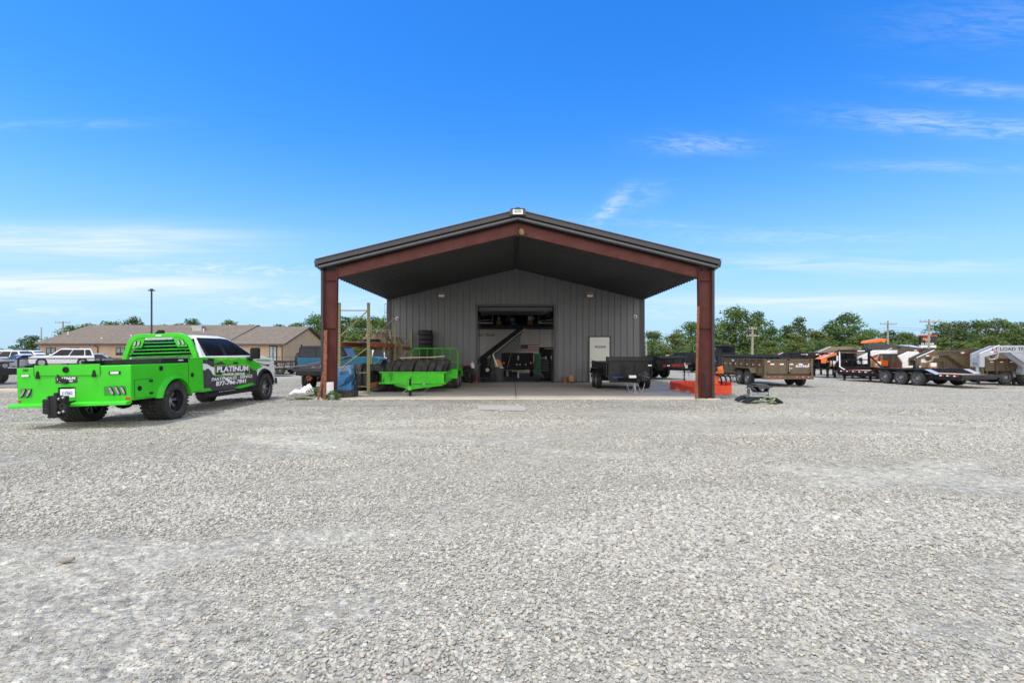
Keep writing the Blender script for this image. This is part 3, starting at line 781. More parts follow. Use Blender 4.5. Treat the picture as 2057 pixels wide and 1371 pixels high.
# door opening trim and raised sectional door
mb = MB(); t = .1
mb.box(OX0 - t, OX0, DW - .055, DW + .1, 0, OZ + t); mb.box(OX1, OX1 + t, DW - .055, DW + .1, 0, OZ + t); mb.box(OX0, OX1, DW - .055, DW + .1, OZ, OZ + t)
bobj('door_frame', mb, 'metal_trim')
mb = MB()
for i in range(5): mb.box(OX0 + .04, OX1 - .04, DW + .25 + i * .62, DW + .25 + i * .62 + .6, OZ - .22 + .012 * i, OZ - .18 + .012 * i)
mb.box(OX0 + .04, OX1 - .04, DW + .12, DW + .19, OZ - .2, OZ - .03)
od = bobj('overhead_door', mb, 'metal_trim')
for s, x in ((1, OX0 + .06), (-1, OX1 - .06)):
    mb = MB(); mb.tube([(x, DW + .16, .0), (x, DW + .16, 3.1), (x + s * .05, DW + .3, 3.3), (x + s * .06, DW + 3.4, 3.36)], .022, 6)
    mb.bar((x, DW + .2, OZ), (x + s * .35, DW + .25, OZ - .30), .03); bobj('door_track', mb, 'metal_trim', od)
# entry door
EX0, EX1, EZ = (1184 - CX) / F * DW, (1224 - CX) / F * DW, CH + (707 - 677) / F * DW
mb = MB(); mb.box(EX0 - .055, EX0, DW - .07, DW - .037, 0, EZ + .055); mb.box(EX1, EX1 + .055, DW - .07, DW - .037, 0, EZ + .055); mb.box(EX0, EX1, DW - .07, DW - .037, EZ, EZ + .055)
bobj('entry_door_frame', mb, 'metal_dark')
mb = MB(); mb.box(EX0 + .004, EX1 - .004, DW - .062, DW - .038, .01, EZ - .004); ed = bobj('entry_door', mb, 'door_white', bev=.004)
mb = MB(); mb.cyl((EX0 + .07, DW - .1, .95), (EX0 + .07, DW - .06, .95), .028, 10); mb.cyl((EX0 + .07, DW - .125, .95), (EX0 + .07, DW - .1, .95), .035, 10); bobj('door_handle', mb, 'steel', ed)
mb = MB(); mb.cyl((EX0 + .07, DW - .1, 1.12), (EX0 + .07, DW - .06, 1.12), .028, 10); bobj('door_lock', mb, 'steel', ed)
mb = MB(); mb.box(EX0 + .26, EX1 - .2, DW - .067, DW - .062, 1.66, 1.755); sg = bobj('door_sign', mb, 'sign_black', ed)
lt = text_mb('PLATINUM', .088, FRONT(EX0 + .505, DW - .0685, 1.708), .002, bold=.002, sx=1.0); bobj('lettering', lt, 'text_white', sg, fix=False)
# wall lights, cameras
for px in (888, 1184):
    x = (px - CX) / F * DW; z = CH + (707 - 593.5) / F * DW
    mb = MB(); mb.box(x - .17, x + .17, DW - .06, DW - .03, z - .02, z + .16); mb.prism([(DW - .06, z - .12), (DW - .06, z + .10), (DW - .18, z + .06), (DW - .22, z - .10)], 'x', x - .155, x + .155)
    o = bobj('wall_light', mb, 'brass', bev=.01)
    mb = MB(); mb.box(x - .14, x + .14, DW - .232, DW - .2, z - .09, z + .035); bobj('lens', mb, 'white_plain', o, bev=.01)
for px in (798.5, 1275.5):
    x = (px - CX) / F * DW; z = CH + (707 - 640 if px < 1000 else 707 - 636) / F * DW
    mb = MB(); mb.lathe([(.0005, DW - .1), (.05, DW - .1), (.082, DW - .08), (.085, DW - .035), (.0005, DW - .035)], 16, 'y', (x, 0, z)); o = bobj('security_camera', mb, 'white_plain')
    mb = MB(); mb.lathe([(.0005, DW - .125), (.03, DW - .118), (.045, DW - .1), (.0005, DW - .1)], 12, 'y', (x, 0, z - .01)); bobj('lens', mb, 'black_plastic', o)
# -------------------------------------------------- inside of the shop
DI = 36.0
mb = MB(); mb.box(BX - HW + .07, BX + HW - .07, DI, DI + .1, 0, 3.06); bobj('inner_wall', mb, 'inside_white')
mb = MB()
for px in (1044.5, 1084): x = (px - CX) / F * DI; mb.box(x - .015, x + .015, DI - .012, DI, 0, 3.05)
bobj('wall_seam', mb, 'inside_grey')
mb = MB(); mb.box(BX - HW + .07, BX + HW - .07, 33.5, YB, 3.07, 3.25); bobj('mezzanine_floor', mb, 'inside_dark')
for s in (-1, 1):   # side walls lined white, each with an unseen opening added to let daylight in
    for (ya, yb, za, zb) in ((DW + .02, 27.0, 0, ZW), (27.0, 33.0, 3.4, ZW), (33.0, YB, 0, ZW)):
        mb = MB(); xo, xi = BX + s * HW, BX + s * (HW - .06); mb.box(min(xo, xi), max(xo, xi), ya, yb, za, zb); bobj('side_wall', mb, 'metal_dark')
        mb = MB(); xo, xi = BX + s * (HW - .063), BX + s * (HW - .09); mb.box(min(xo, xi), max(xo, xi), max(ya, DW + .2), yb, za, zb); bobj('side_lining', mb, 'inside_white')
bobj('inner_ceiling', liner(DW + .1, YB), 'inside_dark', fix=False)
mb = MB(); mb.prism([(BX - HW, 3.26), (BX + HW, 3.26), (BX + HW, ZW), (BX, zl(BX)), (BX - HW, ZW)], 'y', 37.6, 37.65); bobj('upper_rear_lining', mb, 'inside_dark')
mb = MB(); mb.box(BX - HW + .1, BX + HW - .1, DW + .12, YB - .1, .002, .006); bobj('shop_floor', mb, 'shop_floor')
# stairs up to the mezzanine
def ip(px, py, d=35.2): return W(px, py, d)
a, b_ = ip(950, 728), ip(1041, 661)
st = MB(); dd = (b_ - a)
st.prism([(a.x - 1.2, a.z - .9), (a.x, a.z + .0), (b_.x, b_.z + .05), (b_.x + .42, b_.z + .05), (a.x + .25, a.z - .42), (a.x - .8, a.z - 1.12)], 'y', 34.2, 34.28)
st.prism([(a.x - 1.2, a.z - .9), (a.x, a.z + .0), (b_.x, b_.z + .05), (b_.x + .42, b_.z + .05), (a.x + .25, a.z - .42), (a.x - .8, a.z - 1.12)], 'y', 35.1, 35.18)
stairs = bobj('stairs', st, 'inside_dark')
mb = MB()
for i in range(15):
    t = i / 14; x = a.x + .1 + (b_.x - a.x) * t; z = a.z - .2 + (b_.z - a.z) * t; mb.box(x - .02, x + .26, 34.29, 35.09, z - .03, z)
bobj('tread', mb, 'wood_old', stairs)
mb = MB(); mb.bar((a.x - .75, 34.17, a.z - 1.12), (b_.x + .44, 34.17, b_.z + .02), .04, .05); bobj('stair_edge', mb, 'inside_white', stairs)
mb = MB(); mb.prism([(a.x - .7, 0), (a.x + .1 + 2.55, 0), (b_.x + .30, b_.z - .05), (a.x + .26, a.z - .46), (a.x - .7, a.z - 1.15)], 'y', 35.3, 35.34); bobj('stair_shade_panel', mb, 'inside_grey', stairs)  # grey sheet standing in for the shade under the stairs
mb = MB(); p = W(975, 673, 35.98); mb.box(p.x - .95, p.x + .95, 35.965, 35.985, p.z - .2, p.z + .2); bn = bobj('banner', mb, 'inside_white')
bobj('lettering', text_mb('LOAD TRAIL', .24, FRONT(p.x - .12, 35.96, p.z), .003, shear=.25, bold=.003, sx=1.15), 'text_dark', bn, fix=False)
# flag board on the wall
fx0, fx1, fz0, fz1 = (1046.5 - CX) / F * 35.9, (1083 - CX) / F * 35.9, CH + (707 - 704.5) / F * 35.9, CH + (707 - 692) / F * 35.9
FL = thing('flag_board', 'wooden stars and stripes flag board on the white wall inside the shop', 'flag', ((fx0 + fx1) / 2, 35.93, fz0))
mb = MB()
for i in range(7):
    z0 = fz0 + (fz1 - fz0) * i / 7
    mb.m = 0 if i % 2 == 0 else 1
    mb.box(fx0 + (.5 if i > 2 else 0), fx1, 35.9, 35.94, z0, z0 + (fz1 - fz0) / 7)
obj('stripe', mb, ['red_tape', 'text_white'], FL, world=True)
mb = MB(); zc = fz0 + (fz1 - fz0) * 3 / 7; mb.box(fx0, fx0 + .5, 35.895, 35.94, zc, fz1); cn = obj('canton', mb, 'text_dark', FL, world=True)
mb = MB()
for r_ in range(5):
    for c_ in range(6 if r_ % 2 == 0 else 5):
        x = fx0 + .05 + c_ * .08 + (0 if r_ % 2 == 0 else .04); z = zc + .035 + r_ * .055
        mb.prism([(x + .016 * (1 if k % 2 == 0 else .42) * math.sin(k * math.pi / 5), z + .016 * (1 if k % 2 == 0 else .42) * math.cos(k * math.pi / 5)) for k in range(10)], 'y', 35.89, 35.896)
obj('star', mb, 'text_white', cn, world=True)
# ================================================================== green service truck
TX, TY = -8.57, 10.05
T = thing('service_truck', 'lime green utility body pickup truck with white roof, dual rear wheels and louvred headache rack', 'truck', (TX, TY, -.05), 0, ry=R(-1.7))
def RF(u, v):            # rear face: enlarged-photo coordinates -> local (x, z)
    x = ((20 + u / 7.912) - CX) / F * TY - TX; Z = CH - ((720 + v / 7.912) - HY) / F * TY
    return x, Z + .05 - .03 * x
def SF(u, v, X=-7.45):   # body side -> local (y, z)
    px = 240 + u / 6.856; D = X * F / (px - CX); Z = CH - (650 + v / 6.856 - HY) * D / F
    return D - TY, Z + .014
def CF(u, v, X=-7.63):   # cab side -> local (y, z)
    px = 400 + u / 9.1375; D = X * F / (px - CX); Z = CH - (660 + v / 9.1375 - HY) * D / F
    return D - TY, Z + .02
def arch(yc, zc, r, z0, n=14, rev=False):
    a0 = math.asin(max(-1, min(1, (z0 - zc) / r))); pts = []
    for i in range(n + 1):
        t = a0 + (math.pi - 2 * a0) * i / n; pts.append((yc - r * math.cos(t), zc + r * math.sin(t)))
    return pts[::-1] if rev else pts
YR, YF_, RW = 1.27, 5.78, .405
mb = MB()
side = [(.0, .52)] + arch(YR, .40, .50, .52) + [(2.36, .52), (2.36, 1.34), (1.95, 1.34), (1.95, 1.22), (0, 1.22)]
flank = [(.0, .52)] + arch(YR, .40, .50, .52) + [(2.36, .52), (2.36, 1.22), (0, 1.22)]
mb.prism(side, 'x', 1.12, .72); mb.prism(flank, 'x', -1.12, -.72); mb.box(-1.118, 1.118, -.003, .02, .522, 1.218)
mb.box(-.72, .72, 0, .05, .52, 1.22); mb.box(-.72, .72, .05, 2.36, .86, .92); mb.box(-.72, .72, 2.3, 2.36, .6, 1.34)
body = obj('utility_body', mb, 'lime', T, bev=.014)
mb = MB(); mb.box(-.42, -.30, .06, 6.3, .50, .66); mb.box(.30, .42, .06, 6.3, .50, .66)
for y in (.1, 1.27, 2.4, 4.0, 5.78): mb.box(-.42, .42, y - .06, y + .06, .5, .6)
mb.cyl((-.8, YR, .4), (.8, YR, .4), .07); mb.lathe([(.0005, -.16), (.12, -.12), (.15, 0), (.12, .12), (.0005, .16)], 16, 'x', (0, YR, .4)); mb.cyl((-.75, YF_, .4), (.75, YF_, .4), .06)
mb.box(-.74, .74, YR - .55, YR + .55, .66, .86); mb.cyl((.55, .5, .47), (.55, 2.2, .47), .07, 10); mb.box(.45, .74, 1.95, 2.5, .42, .56)
obj('chassis', mb, 'black_satin', T)
mb = MB(); mb.prism([(-.0, .53), (-.14, .51), (-.15, .445), (-.02, .44), (.02, .5)], 'x', -1.18, 1.12); obj('rear_bumper', mb, 'lime', T, bev=.012)
# rear face fittings
def rbox(name, u0, v0, u1, v1, y0, y1, m, par=None, bev=0.):
    a = RF(u0, v0); b = RF(u1, v1); mb = MB(); mb.box(min(a[0], b[0]), max(a[0], b[0]), y0, y1, min(a[1], b[1]), max(a[1], b[1])); return obj(name, mb, m, par or T, bev)
tg = rbox('tail_door', 418, 112, 1462, 268, -.010, .0, 'lime', None, .004)
def gaps(name, lines, m='black_plastic', w=.007):
    mb = MB()
    for a, b in lines: mb.bar(a, b, w, .004, up=(0, 1, 0) if abs(a[1] - b[1]) < 1e-6 else (1, 0, 0))
    return obj(name, mb, m, T)
P = lambda u, v: (RF(u, v)[0], -.0115, RF(u, v)[1])
gaps('panel_gap', [(P(415, 275), P(1440, 262)), (P(1465, 112), P(1465, 255)), (P(416, 115), P(416, 275))])
def lathe_latch(c, axis, s, r=.052, par=None):
    mb = MB(); mb.lathe([(.0005, s * .012), (r * .55, s * .010), (r * .6, s * .022), (r, s * .020), (r * 1.05, 0), (.0005, 0)], 24, axis, c); return obj('round_latch', mb, 'black_plastic', par or T)
x, z = RF(925, 175); lathe_latch((x, -.010, z), 'y', -1, .058, tg)
for (u, v0, v1) in ((480, 200, 318), (1375, 178, 288)):
    a = RF(u, v0); b = RF(u, v1); mb = MB(); mb.prism([(a[0] - .012, a[1]), (a[0] + .012, a[1]), (a[0] + .035, b[1] + .015), (a[0] + .035, b[1]), (a[0] - .04, b[1]), (a[0] - .04, b[1] + .015)], 'y', -.035, -.010); obj('door_prop', mb, 'black_plastic', tg, bev=.004)
for (u0, v0, u1, v1) in ((215, 255, 340, 295), (1600, 203, 1788, 248)):
    q = rbox('marker_housing', u0, v0, u1, v1, -.012, 0, 'black_plastic' if u0 > 900 else 'lime_dark', None, .005)
    d = 28 if u0 > 900 else 6; rbox('marker_lens', u0 + d, v0 + 8, u1 - d, v1 - 8, -.018, -.011, 'white_lens', q, .004)
x, z = RF(278, 187); lettering('lettering', '560', .075, FRONT(x, -.003, z), 'text_dark', T, bold=.003)
x, z = RF(920, 335); s_ = rbox('logo_plate', 748, 288, 1098, 384, -.006, 0, 'text_dark'); 
obj('lettering', text_mb('PLATINUM', .075, FRONT(x, -.0075, z + .022), .003, shear=.15, bold=.0025), 'text_white', s_, fix=False); obj('lettering', text_mb('877-794-7841', .042, FRONT(x, -.0075, z - .032), .003, shear=.15, bold=.001, sx=1.15), 'text_white', s_, fix=False)
mb = MB(); pts = [RF(*p) for p in ((795, 245), (830, 305), (955, 330), (975, 365), (925, 402), (870, 385), (815, 335))]; mb.plate([(p[0], -.012, p[1]) for p in pts], .035, (0, -1, 0)); obj('tail_handle', mb, 'black_plastic', T, bev=.006)
rbox('plate_recess', 788, 458, 1062, 602, -.003, .0, 'lime_dark'); pl = rbox('licence_plate', 822, 482, 1056, 612, -.012, -.004, 'white_plain', None, .003)
x, z = RF(938, 550); obj('lettering', text_mb('E-73062', .085, FRONT(x, -.0135, z), .002, sx=.72, bold=.001), 'text_blue', pl, fix=False)
def ovals(u0, v0, u1, v1, lst, tilt):
    q = rbox('lamp_recess', u0, v0, u1, v1, -.004, 0, 'lime_dark')
    for (u, v) in lst:
        x, z = RF(u, v); mb = MB(); n = 20
        for k, (sc, y0, y1) in enumerate(((1, -.022, -.004), (.74, -.028, -.02))):
            mb.m = k; pts = []
            for i in range(n):
                t = 2 * math.pi * i / n; px_ = .030 * sc * math.cos(t); pz = .052 * sc * math.sin(t) + (.034 if math.sin(t) > 0 else -.034)
                pts.append((x + px_ + tilt * pz, z + pz))
            mb.prism(pts, 'y', y0, y1)
        obj('tail_light', mb, ['black_plastic', 'clear_lens'], T)
ovals(188, 480, 372, 618, [(235, 549), (325, 549)], .55); ovals(1512, 438, 1866, 580, [(1640, 510), (1735, 505), (1825, 500)], -.45)
rbox('side_reflector', 148, 660, 190, 696, -.014, 0, 'red_lens', None, .004); rbox('side_reflector', 1852, 608, 1932, 648, -.014, 0, 'red_lens', None, .004)
# adjustable hitch
hx, hz_ = -.07, .48; mb = MB(); mb.box(-.09, .03, -.30, .05, .46, .55); mb.box(hx - .10, hx + .02, -.40, -.30, hz_ - .22, hz_ + .20)
for k in range(9): mb.box(hx - .105, hx - .055, -.415, -.395, hz_ - .2 + k * .045, hz_ - .178 + k * .045)
mb.box(hx + .02, hx + .09, -.42, -.27, hz_ - .20, hz_ + .20); mb.box(hx + .0, hx + .06, -.38, -.3, hz_ + .2, hz_ + .255)
for k in range(5): mb.cyl((hx - .20, -.36, hz_ - .10 + k * .05), (hx - .10, -.36, hz_ - .10 + k * .05), .045, 10)
mb.lathe([(.02, -.035), (.075, -.035), (.085, 0), (.075, .035), (.02, .035)], 18, 'y', (hx + .165, -.36, hz_ - .01)); mb.box(hx + .09, hx + .24, -.38, -.30, hz_ - .14, hz_ - .05); mb.box(hx + .09, hx + .23, -.39, -.30, hz_ + .08, hz_ + .19)
mb.m = 1
for (dx, dz) in ((.12, -.12), (.2, -.1), (.12, .14), (.2, .16)): mb.cyl((hx + dx, -.42, hz_ + dz), (hx + dx, -.37, hz_ + dz), .022, 10)
obj('hitch', mb, ['black_satin', 'steel'], T, bev=.006)
# body side fittings (both flanks)
for s in (-1, 1):
    xs = 1.12 * s
    mb = MB(); o_, i_ = arch(YR, .40, .585, .50, 20), arch(YR, .40, .49, .50, 20)
    rings = [[(xs - s * .02, p[0], p[1]), (xs + s * .075, q[0] * .55 + p[0] * .45, q[1] * .55 + p[1] * .45), (xs + s * .085, q[0], q[1]), (xs - s * .05, q[0], q[1])] for p, q in zip(o_, i_)]
    mb.loft(rings); obj('fender_flare', mb, 'lime', T)
    def sbox(name, u0, v0, u1, v1, m, x0=.0, x1=.008, par=None, bev=.003):
        a, b = SF(u0, v0), SF(u1, v1); mb = MB(); mb.box(min(xs + s * x0, xs + s * x1), max(xs + s * x0, xs + s * x1), min(a[0], b[0]), max(a[0], b[0]), min(a[1], b[1]), max(a[1], b[1])); return obj(name, mb, m, par or T, bev)
    for (u0, v0, u1, v1, lu, lv) in ((225, 772, 462, 1000, 283, 885), (968, 484, 1152, 925, 1010, 703)):
        a, b = SF(u0, v0), SF(u1, v1); zt, zb = a[1], b[1] + .01
        mb = MB(); mb.box(min(xs, xs + s * .003), max(xs, xs + s * .003), a[0] - .008, b[0] + .008, zb - .008, zt + .008); g = obj('door_gap', mb, 'black_plastic', T)
        mb = MB(); mb.box(min(xs + s * .003, xs + s * .009), max(xs + s * .003, xs + s * .009), a[0], b[0], zb, zt); d_ = obj('locker_door', mb, 'lime', T, bev=.003)
        y_, z_ = SF(lu, lv); lathe_latch((xs + s * .008, y_, z_), 'x', s, .048, d_)
    y_, z_ = SF(590, 612); lathe_latch((xs, y_, z_), 'x', s, .05)
    for v in (785, 952):
        y_, z_ = SF(440, v); mb = MB(); mb.box(min(xs, xs + s * .03), max(xs, xs + s * .03), y_ - .045, y_ + .05, z_ - .02, z_ + .025); obj('hinge', mb, 'black_plastic', T, bev=.008)
    # black stake rail over the body side
    mb = MB(); a = SF(0, 470); y0 = .95 if s > 0 else 1.45
    mb.box(s * 1.04 - .05, s * 1.04 + .05, .02, 1.95, 1.222, 1.236); mb.box(s * 1.04 - .03, s * 1.04 + .03, y0, 1.95 if s > 0 else 2.36, 1.236, 1.335); obj('bed_rail', mb, 'black_plastic', T, bev=.004)
    mb = MB(); yy = 1.52 if s > 0 else 1.80; mb.box(min(xs * .962, xs * .962 - s * .01), max(xs * .962, xs * .962 - s * .01), yy, yy + .16, 1.275, 1.30); obj('marker_lens', mb, 'white_lens', T, bev=.003)
mb = MB(); mb.box(-1.0, 1.0, 2.0, 2.05, 1.22, 1.345); mb.box(-.95, .95, 2.04, 2.3, 1.3, 1.345); obj('bed_board', mb, 'black_plastic', T, bev=.004)
# headache rack
yk = 2.50
def rk(u, v): D = TY + yk; return ((240 + u / 6.856 - CX) / F * D - TX, CH - (650 + v / 6.856 - HY) / F * D + .05 - .03 * 0)
prof = [(-.93, 1.32), (-.90, 1.45), (-.80, 1.70), (-.72, 1.84), (-.60, 1.93), (-.45, 1.955), (.45, 1.955), (.60, 1.93), (.72, 1.84), (.80, 1.70), (.90, 1.45), (.93, 1.32)]
inn = [(-.80, 1.32), (-.78, 1.43), (-.69, 1.66), (-.62, 1.77), (-.52, 1.84), (-.42, 1.855), (.42, 1.855), (.52, 1.84), (.62, 1.77), (.69, 1.66), (.78, 1.43), (.80, 1.32)]
mb = MB(); mb.loft([[(p[0], yk - .05, p[1]), (p[0], yk + .05, p[1]), (q[0], yk + .05, q[1]), (q[0], yk - .05, q[1])] for p, q in zip(prof, inn)])
rack = obj('headache_rack', mb, 'lime', T, bev=.012)
for s in (-1, 1):
    mb = MB(); mb.plate([(s * .68, yk - .02, 1.62), (s * .62, yk - .02, 1.78), (s * .5, yk - .02, 1.85), (s * .34, yk - .02, 1.85), (s * .44, yk - .02, 1.62)], .02, (0, -1, 0)); lp = obj('lamp_panel', mb, 'lime', rack)
    for k in range(2):
        x, z = s * (.49 + k * .095), 1.725; mb = MB(); n = 18
        for j, (sc, y0, y1) in enumerate(((1, yk - .055, yk - .035), (.72, yk - .062, yk - .05))):
            mb.m = j; pts = []
            for i in range(n):
                t = 2 * math.pi * i / n; pz = .036 * sc * math.sin(t) + (.032 if math.sin(t) > 0 else -.032); pts.append((x + .034 * sc * math.cos(t) - s * .3 * pz, z + pz))
            mb.prism(pts, 'y', y0, y1)
        obj('lamp', mb, ['black_plastic', 'clear_lens'], lp)
for k in range(5):
    z = 1.40 + k * .085; hw = .80 - max(0, (z - 1.42) * .45); hw = hw if z < 1.62 else .40
    mb = MB(); mb.prism([(yk - .03, z - .008), (yk + .03, z + .014), (yk + .032, z + .006), (yk - .028, z - .016)], 'x', -hw, hw); obj('louvre', mb, 'lime', rack)
mb = MB(); mb.box(-.32, .32, yk - .03, yk + .02, 1.795, 1.845); obj('light_bar', mb, 'steel', rack, bev=.008)
mb = MB(); mb.box(-.07, .07, yk - .06, yk - .05, 1.885, 1.915); obj('marker_lens', mb, 'white_lens', rack, bev=.004)
mb = MB(); mb.prism([(-.12, 1.957), (.10, 1.957), (.08, 2.04), (.0, 2.045)], 'y', yk - .05, yk + .05); obj('beacon', mb, 'black_plastic', rack, bev=.01)
# ---- cab
mb = MB()
poly = [(2.60, .48)] + [(5.2, .48)] + arch(YF_, .42, .49, .52) + [(6.36, .52), (6.47, .60), (6.50, .95), (6.46, 1.19), (6.36, 1.262), (5.9, 1.335), (5.3, 1.38), (2.60, 1.375)]
for s in (-1, 1): mb.prism(poly, 'x', s * .94, s * .62)
mb.prism([(2.60, .55), (5.1, .55), (5.1, .92), (6.45, .92), (6.47, 1.15), (6.38, 1.255), (5.9, 1.345), (5.3, 1.39), (2.60, 1.37)], 'x', -.66, .66)
cab = obj('cab', mb, 'white_paint', T, bev=.035, seg=3)
def gx(z): return .905 - .25 * (z - 1.36) / .52
def ring(z, y0, y1, h, r=.06): return [(-h, y0 + r, z), (-h + r, y0, z), (h - r, y0, z), (h, y0 + r, z), (h, y1 - r, z), (h - r, y1, z), (-h + r, y1, z), (-h, y1 - r, z)]
mb = MB(); mb.loft([ring(1.35, 2.62, 5.34, gx(1.35)), ring(1.60, 2.70, 4.86, gx(1.60)), ring(1.82, 2.78, 4.40, gx(1.82)), ring(1.88, 2.84, 4.22, gx(1.88) - .03), ring(1.92, 2.98, 4.02, .56), ring(1.93, 3.2, 3.8, .38)])
obj('roof', mb, 'white_paint', cab)
for s in (-1, 1):
    def pn(lst, off): return [(s * (gx(z) + off), y, z) for y, z in lst]
    mb = MB(); mb.plate(pn([(2.82, 1.845), (3.9, 1.855), (4.2, 1.835), (4.5, 1.73), (5.12, 1.385), (2.84, 1.37)], .012), .004, (s, 0, 0)); wn = obj('window', mb, 'black_plastic', cab)
    mb = MB(); mb.plate(pn([(2.93, 1.80), (3.60, 1.815), (3.66, 1.405), (2.98, 1.40)], .017), .002, (s, 0, 0)); mb.plate(pn([(3.78, 1.815), (4.16, 1.80), (4.42, 1.71), (4.88, 1.425), (3.84, 1.405)], .017), .002, (s, 0, 0)); obj('pane', mb, 'glass_dark', wn)
    xs = .94 * s
    def lv(name, pts, m, off=.001, th=.002):
        mb = MB(); mb.plate([(xs + s * off, *CF(*p)) for p in pts], th, (s, 0, 0)); return obj(name, mb, m, cab)
    lv('livery_patch', [(92, 545), (300, 560), (940, 570), (1010, 700), (1075, 775), (1085, 900), (1060, 1040), (600, 1105), (92, 1150)], 'metal_trim' if False else 'bin_grey')
    lv('livery_patch', [(95, 520), (500, 523), (930, 530), (1060, 600), (1185, 690), (1100, 735), (1080, 768), (1010, 755), (935, 690), (700, 640), (520, 650), (430, 590), (300, 640), (300, 575), (95, 560)], 'lime', .003)
    lv('livery_patch', [(170, 518), (930, 526), (860, 560), (740, 545), (600, 585), (560, 548), (420, 575), (290, 548)], 'lime_light', .0055)
    lv('livery_patch', [(92, 635), (170, 645), (240, 690), (300, 705), (300, 860), (270, 835), (235, 770), (190, 725), (150, 735), (130, 760), (92, 750)], 'white_paint', .0035)
    lv('livery_patch', [(92, 1095), (205, 1085), (250, 1125), (92, 1160)], 'lime', .0035)
    lv('livery_patch', [(640, 1085), (760, 1040), (985, 985), (1020, 1012), (930, 1050), (760, 1095)], 'lime', .0035)
    lv('livery_patch', [(1050, 610), (1180, 660), (1290, 690), (1310, 650), (1220, 655), (1120, 625)], 'text_dark', .0035)
    lv('livery_patch', [(450, 870), (520, 895), (660, 1000), (600, 1010), (520, 960), (455, 900)], 'plastic_white', .0035)
    lv('livery_patch', [(1070, 565), (1330, 570), (1325, 592), (1075, 588)], 'text_green', .0035)
    bd = lv('logo_plate', [(300, 668), (935, 652), (940, 830), (860, 832), (850, 850), (420, 862), (310, 862)], 'lime_light', .006)
    lv('logo_ground', [(312, 680), (925, 664), (928, 822), (320, 850)], 'text_dark', .0085)
    def TM(u, v, u2, v2):
        a, b = CF(u, v), CF(u2, v2); d = Vector((0, b[0] - a[0], b[1] - a[1])); o = Vector((xs + s * .012, (a[0] + b[0]) / 2, (a[1] + b[1]) / 2))
        if s < 0: d = -Vector((0, d.y, -d.z))
        return basis(o, d, Vector((0, 0, 1)) - d * (d.z / d.length_squared)), d.length
    for (txt, u, v, u2, v2, sz, sx, m, bo) in (('PLATINUM', 335, 750, 915, 725, .205, 1.30, 'text_white', .007), ('TRAILER GROUP', 430, 835, 845, 818, .078, 1.33, 'text_white', .002),
                                          ('PARTS · SALES · SERVICE', 235, 935, 985, 868, .115, 1.28, 'white_plain', .002), ('877-794-7841', 315, 1015, 870, 955, .155, 1.42, 'text_white', .004)):
        M, ln = TM(u, v, u2, v2)
        t_ = text_mb(txt, sz, M, .003, shear=.12 if txt != 'PLATINUM' else .08, bold=bo)
        xsx = [Vector(q) for q in t_.v]; X_ = M.col[0].to_3d(); pr = [q.dot(X_) for q in xsx]; k = ln / (max(pr) - min(pr)); c0 = (max(pr) + min(pr)) / 2
        t_.v = [tuple(q + X_ * ((q.dot(X_) - c0) * (k - 1))) for q in xsx]
        obj('lettering', t_, m, cab, fix=False)
    mb = MB()
    y_, z_ = CF(605, 700); mb.box(min(xs, xs + s * .003), max(xs, xs + s * .003), 3.745, 3.752, .5, 1.36); mb.box(min(xs, xs + s * .003), max(xs, xs + s * .003), 2.66, 2.666, .5, 1.36); mb.box(min(xs, xs + s * .003), max(xs, xs + s * .003), 4.93, 4.937, .55, 1.36)
    obj('door_gap', mb, 'black_plastic', cab)
    for (u, v) in ((238, 560), (685, 622)):
        y_, z_ = CF(u, v); mb = MB(); mb.box(min(xs, xs + s * .035), max(xs, xs + s * .035), y_ - .11, y_ + .11, z_ - .018, z_ + .018); obj('door_handle', mb, 'black_plastic', cab, bev=.01)
    mb = MB(); mb.tube([(xs * 1.03, 2.62, .40), (xs * 1.06, 2.75, .385), (xs * 1.06, 4.95, .385), (xs * 1.03, 5.12, .42)], .055, 10); mb.box(min(xs, xs * .8), max(xs, xs * .8), 2.62, 5.18, .44, .50); obj('running_board', mb, 'black_plastic', T)
    o_, i_ = arch(YF_, .42, .565, .50, 18), arch(YF_, .42, .48, .50, 18)
    mb = MB(); mb.loft([[(xs - s * .03, p[0], p[1]), (xs + s * .055, p[0] * .6 + q[0] * .4, p[1] * .6 + q[1] * .4), (xs + s * .06, q[0], q[1]), (xs - s * .3, q[0], q[1])] for p, q in zip(o_, i_)]); obj('fender_flare', mb, 'black_plastic', T)
    mb = MB(); y_ = 4.78; mb.bar((xs * .98, y_, 1.30), (xs * 1.16, y_ - .03, 1.27), .07, .05); mb.cyl((xs * 1.10, y_ - .02, 1.22), (xs * 1.14, y_ - .02, 1.33), .06, 12)
    mb.prism([(s * 1.05, 1.27), (s * 1.28, 1.27), (s * 1.29, 1.57), (s * 1.25, 1.60), (s * 1.08, 1.60), (s * 1.05, 1.55)], 'y', y_ - .06, y_ + .09); obj('mirror', mb, 'black_plastic', T, bev=.02)
    mb = MB(); mb.box(min(xs, xs * .6), max(xs, xs * .6), 6.40, 6.49, 1.05, 1.17); obj('headlight', mb, 'clear_lens', T, bev=.02)
    for xw in (1.045, .77): add_wheel(T, (s * xw, YR, RW), RW, .262, .262, s if xw > .9 else -s, 'rubber', ('rim_black', 'steel'), 'spoke', True, .12 if xw > .9 else .05, 8, spin=rnd.random())
    add_wheel(T, (s * .855, YF_, RW), RW, .28, .262, s, 'rubber', ('rim_black', 'steel'), 'spoke', True, .02, 8, spin=rnd.random())
mb = MB(); mb.box(-.94, .94, 6.42, 6.66, .42, .66); obj('front_bumper', mb, 'chrome', T, bev=.04)
mb = MB(); mb.box(-.58, .58, 6.45, 6.52, .72, 1.16); obj('grille', mb, 'black_plastic', T, bev=.02)
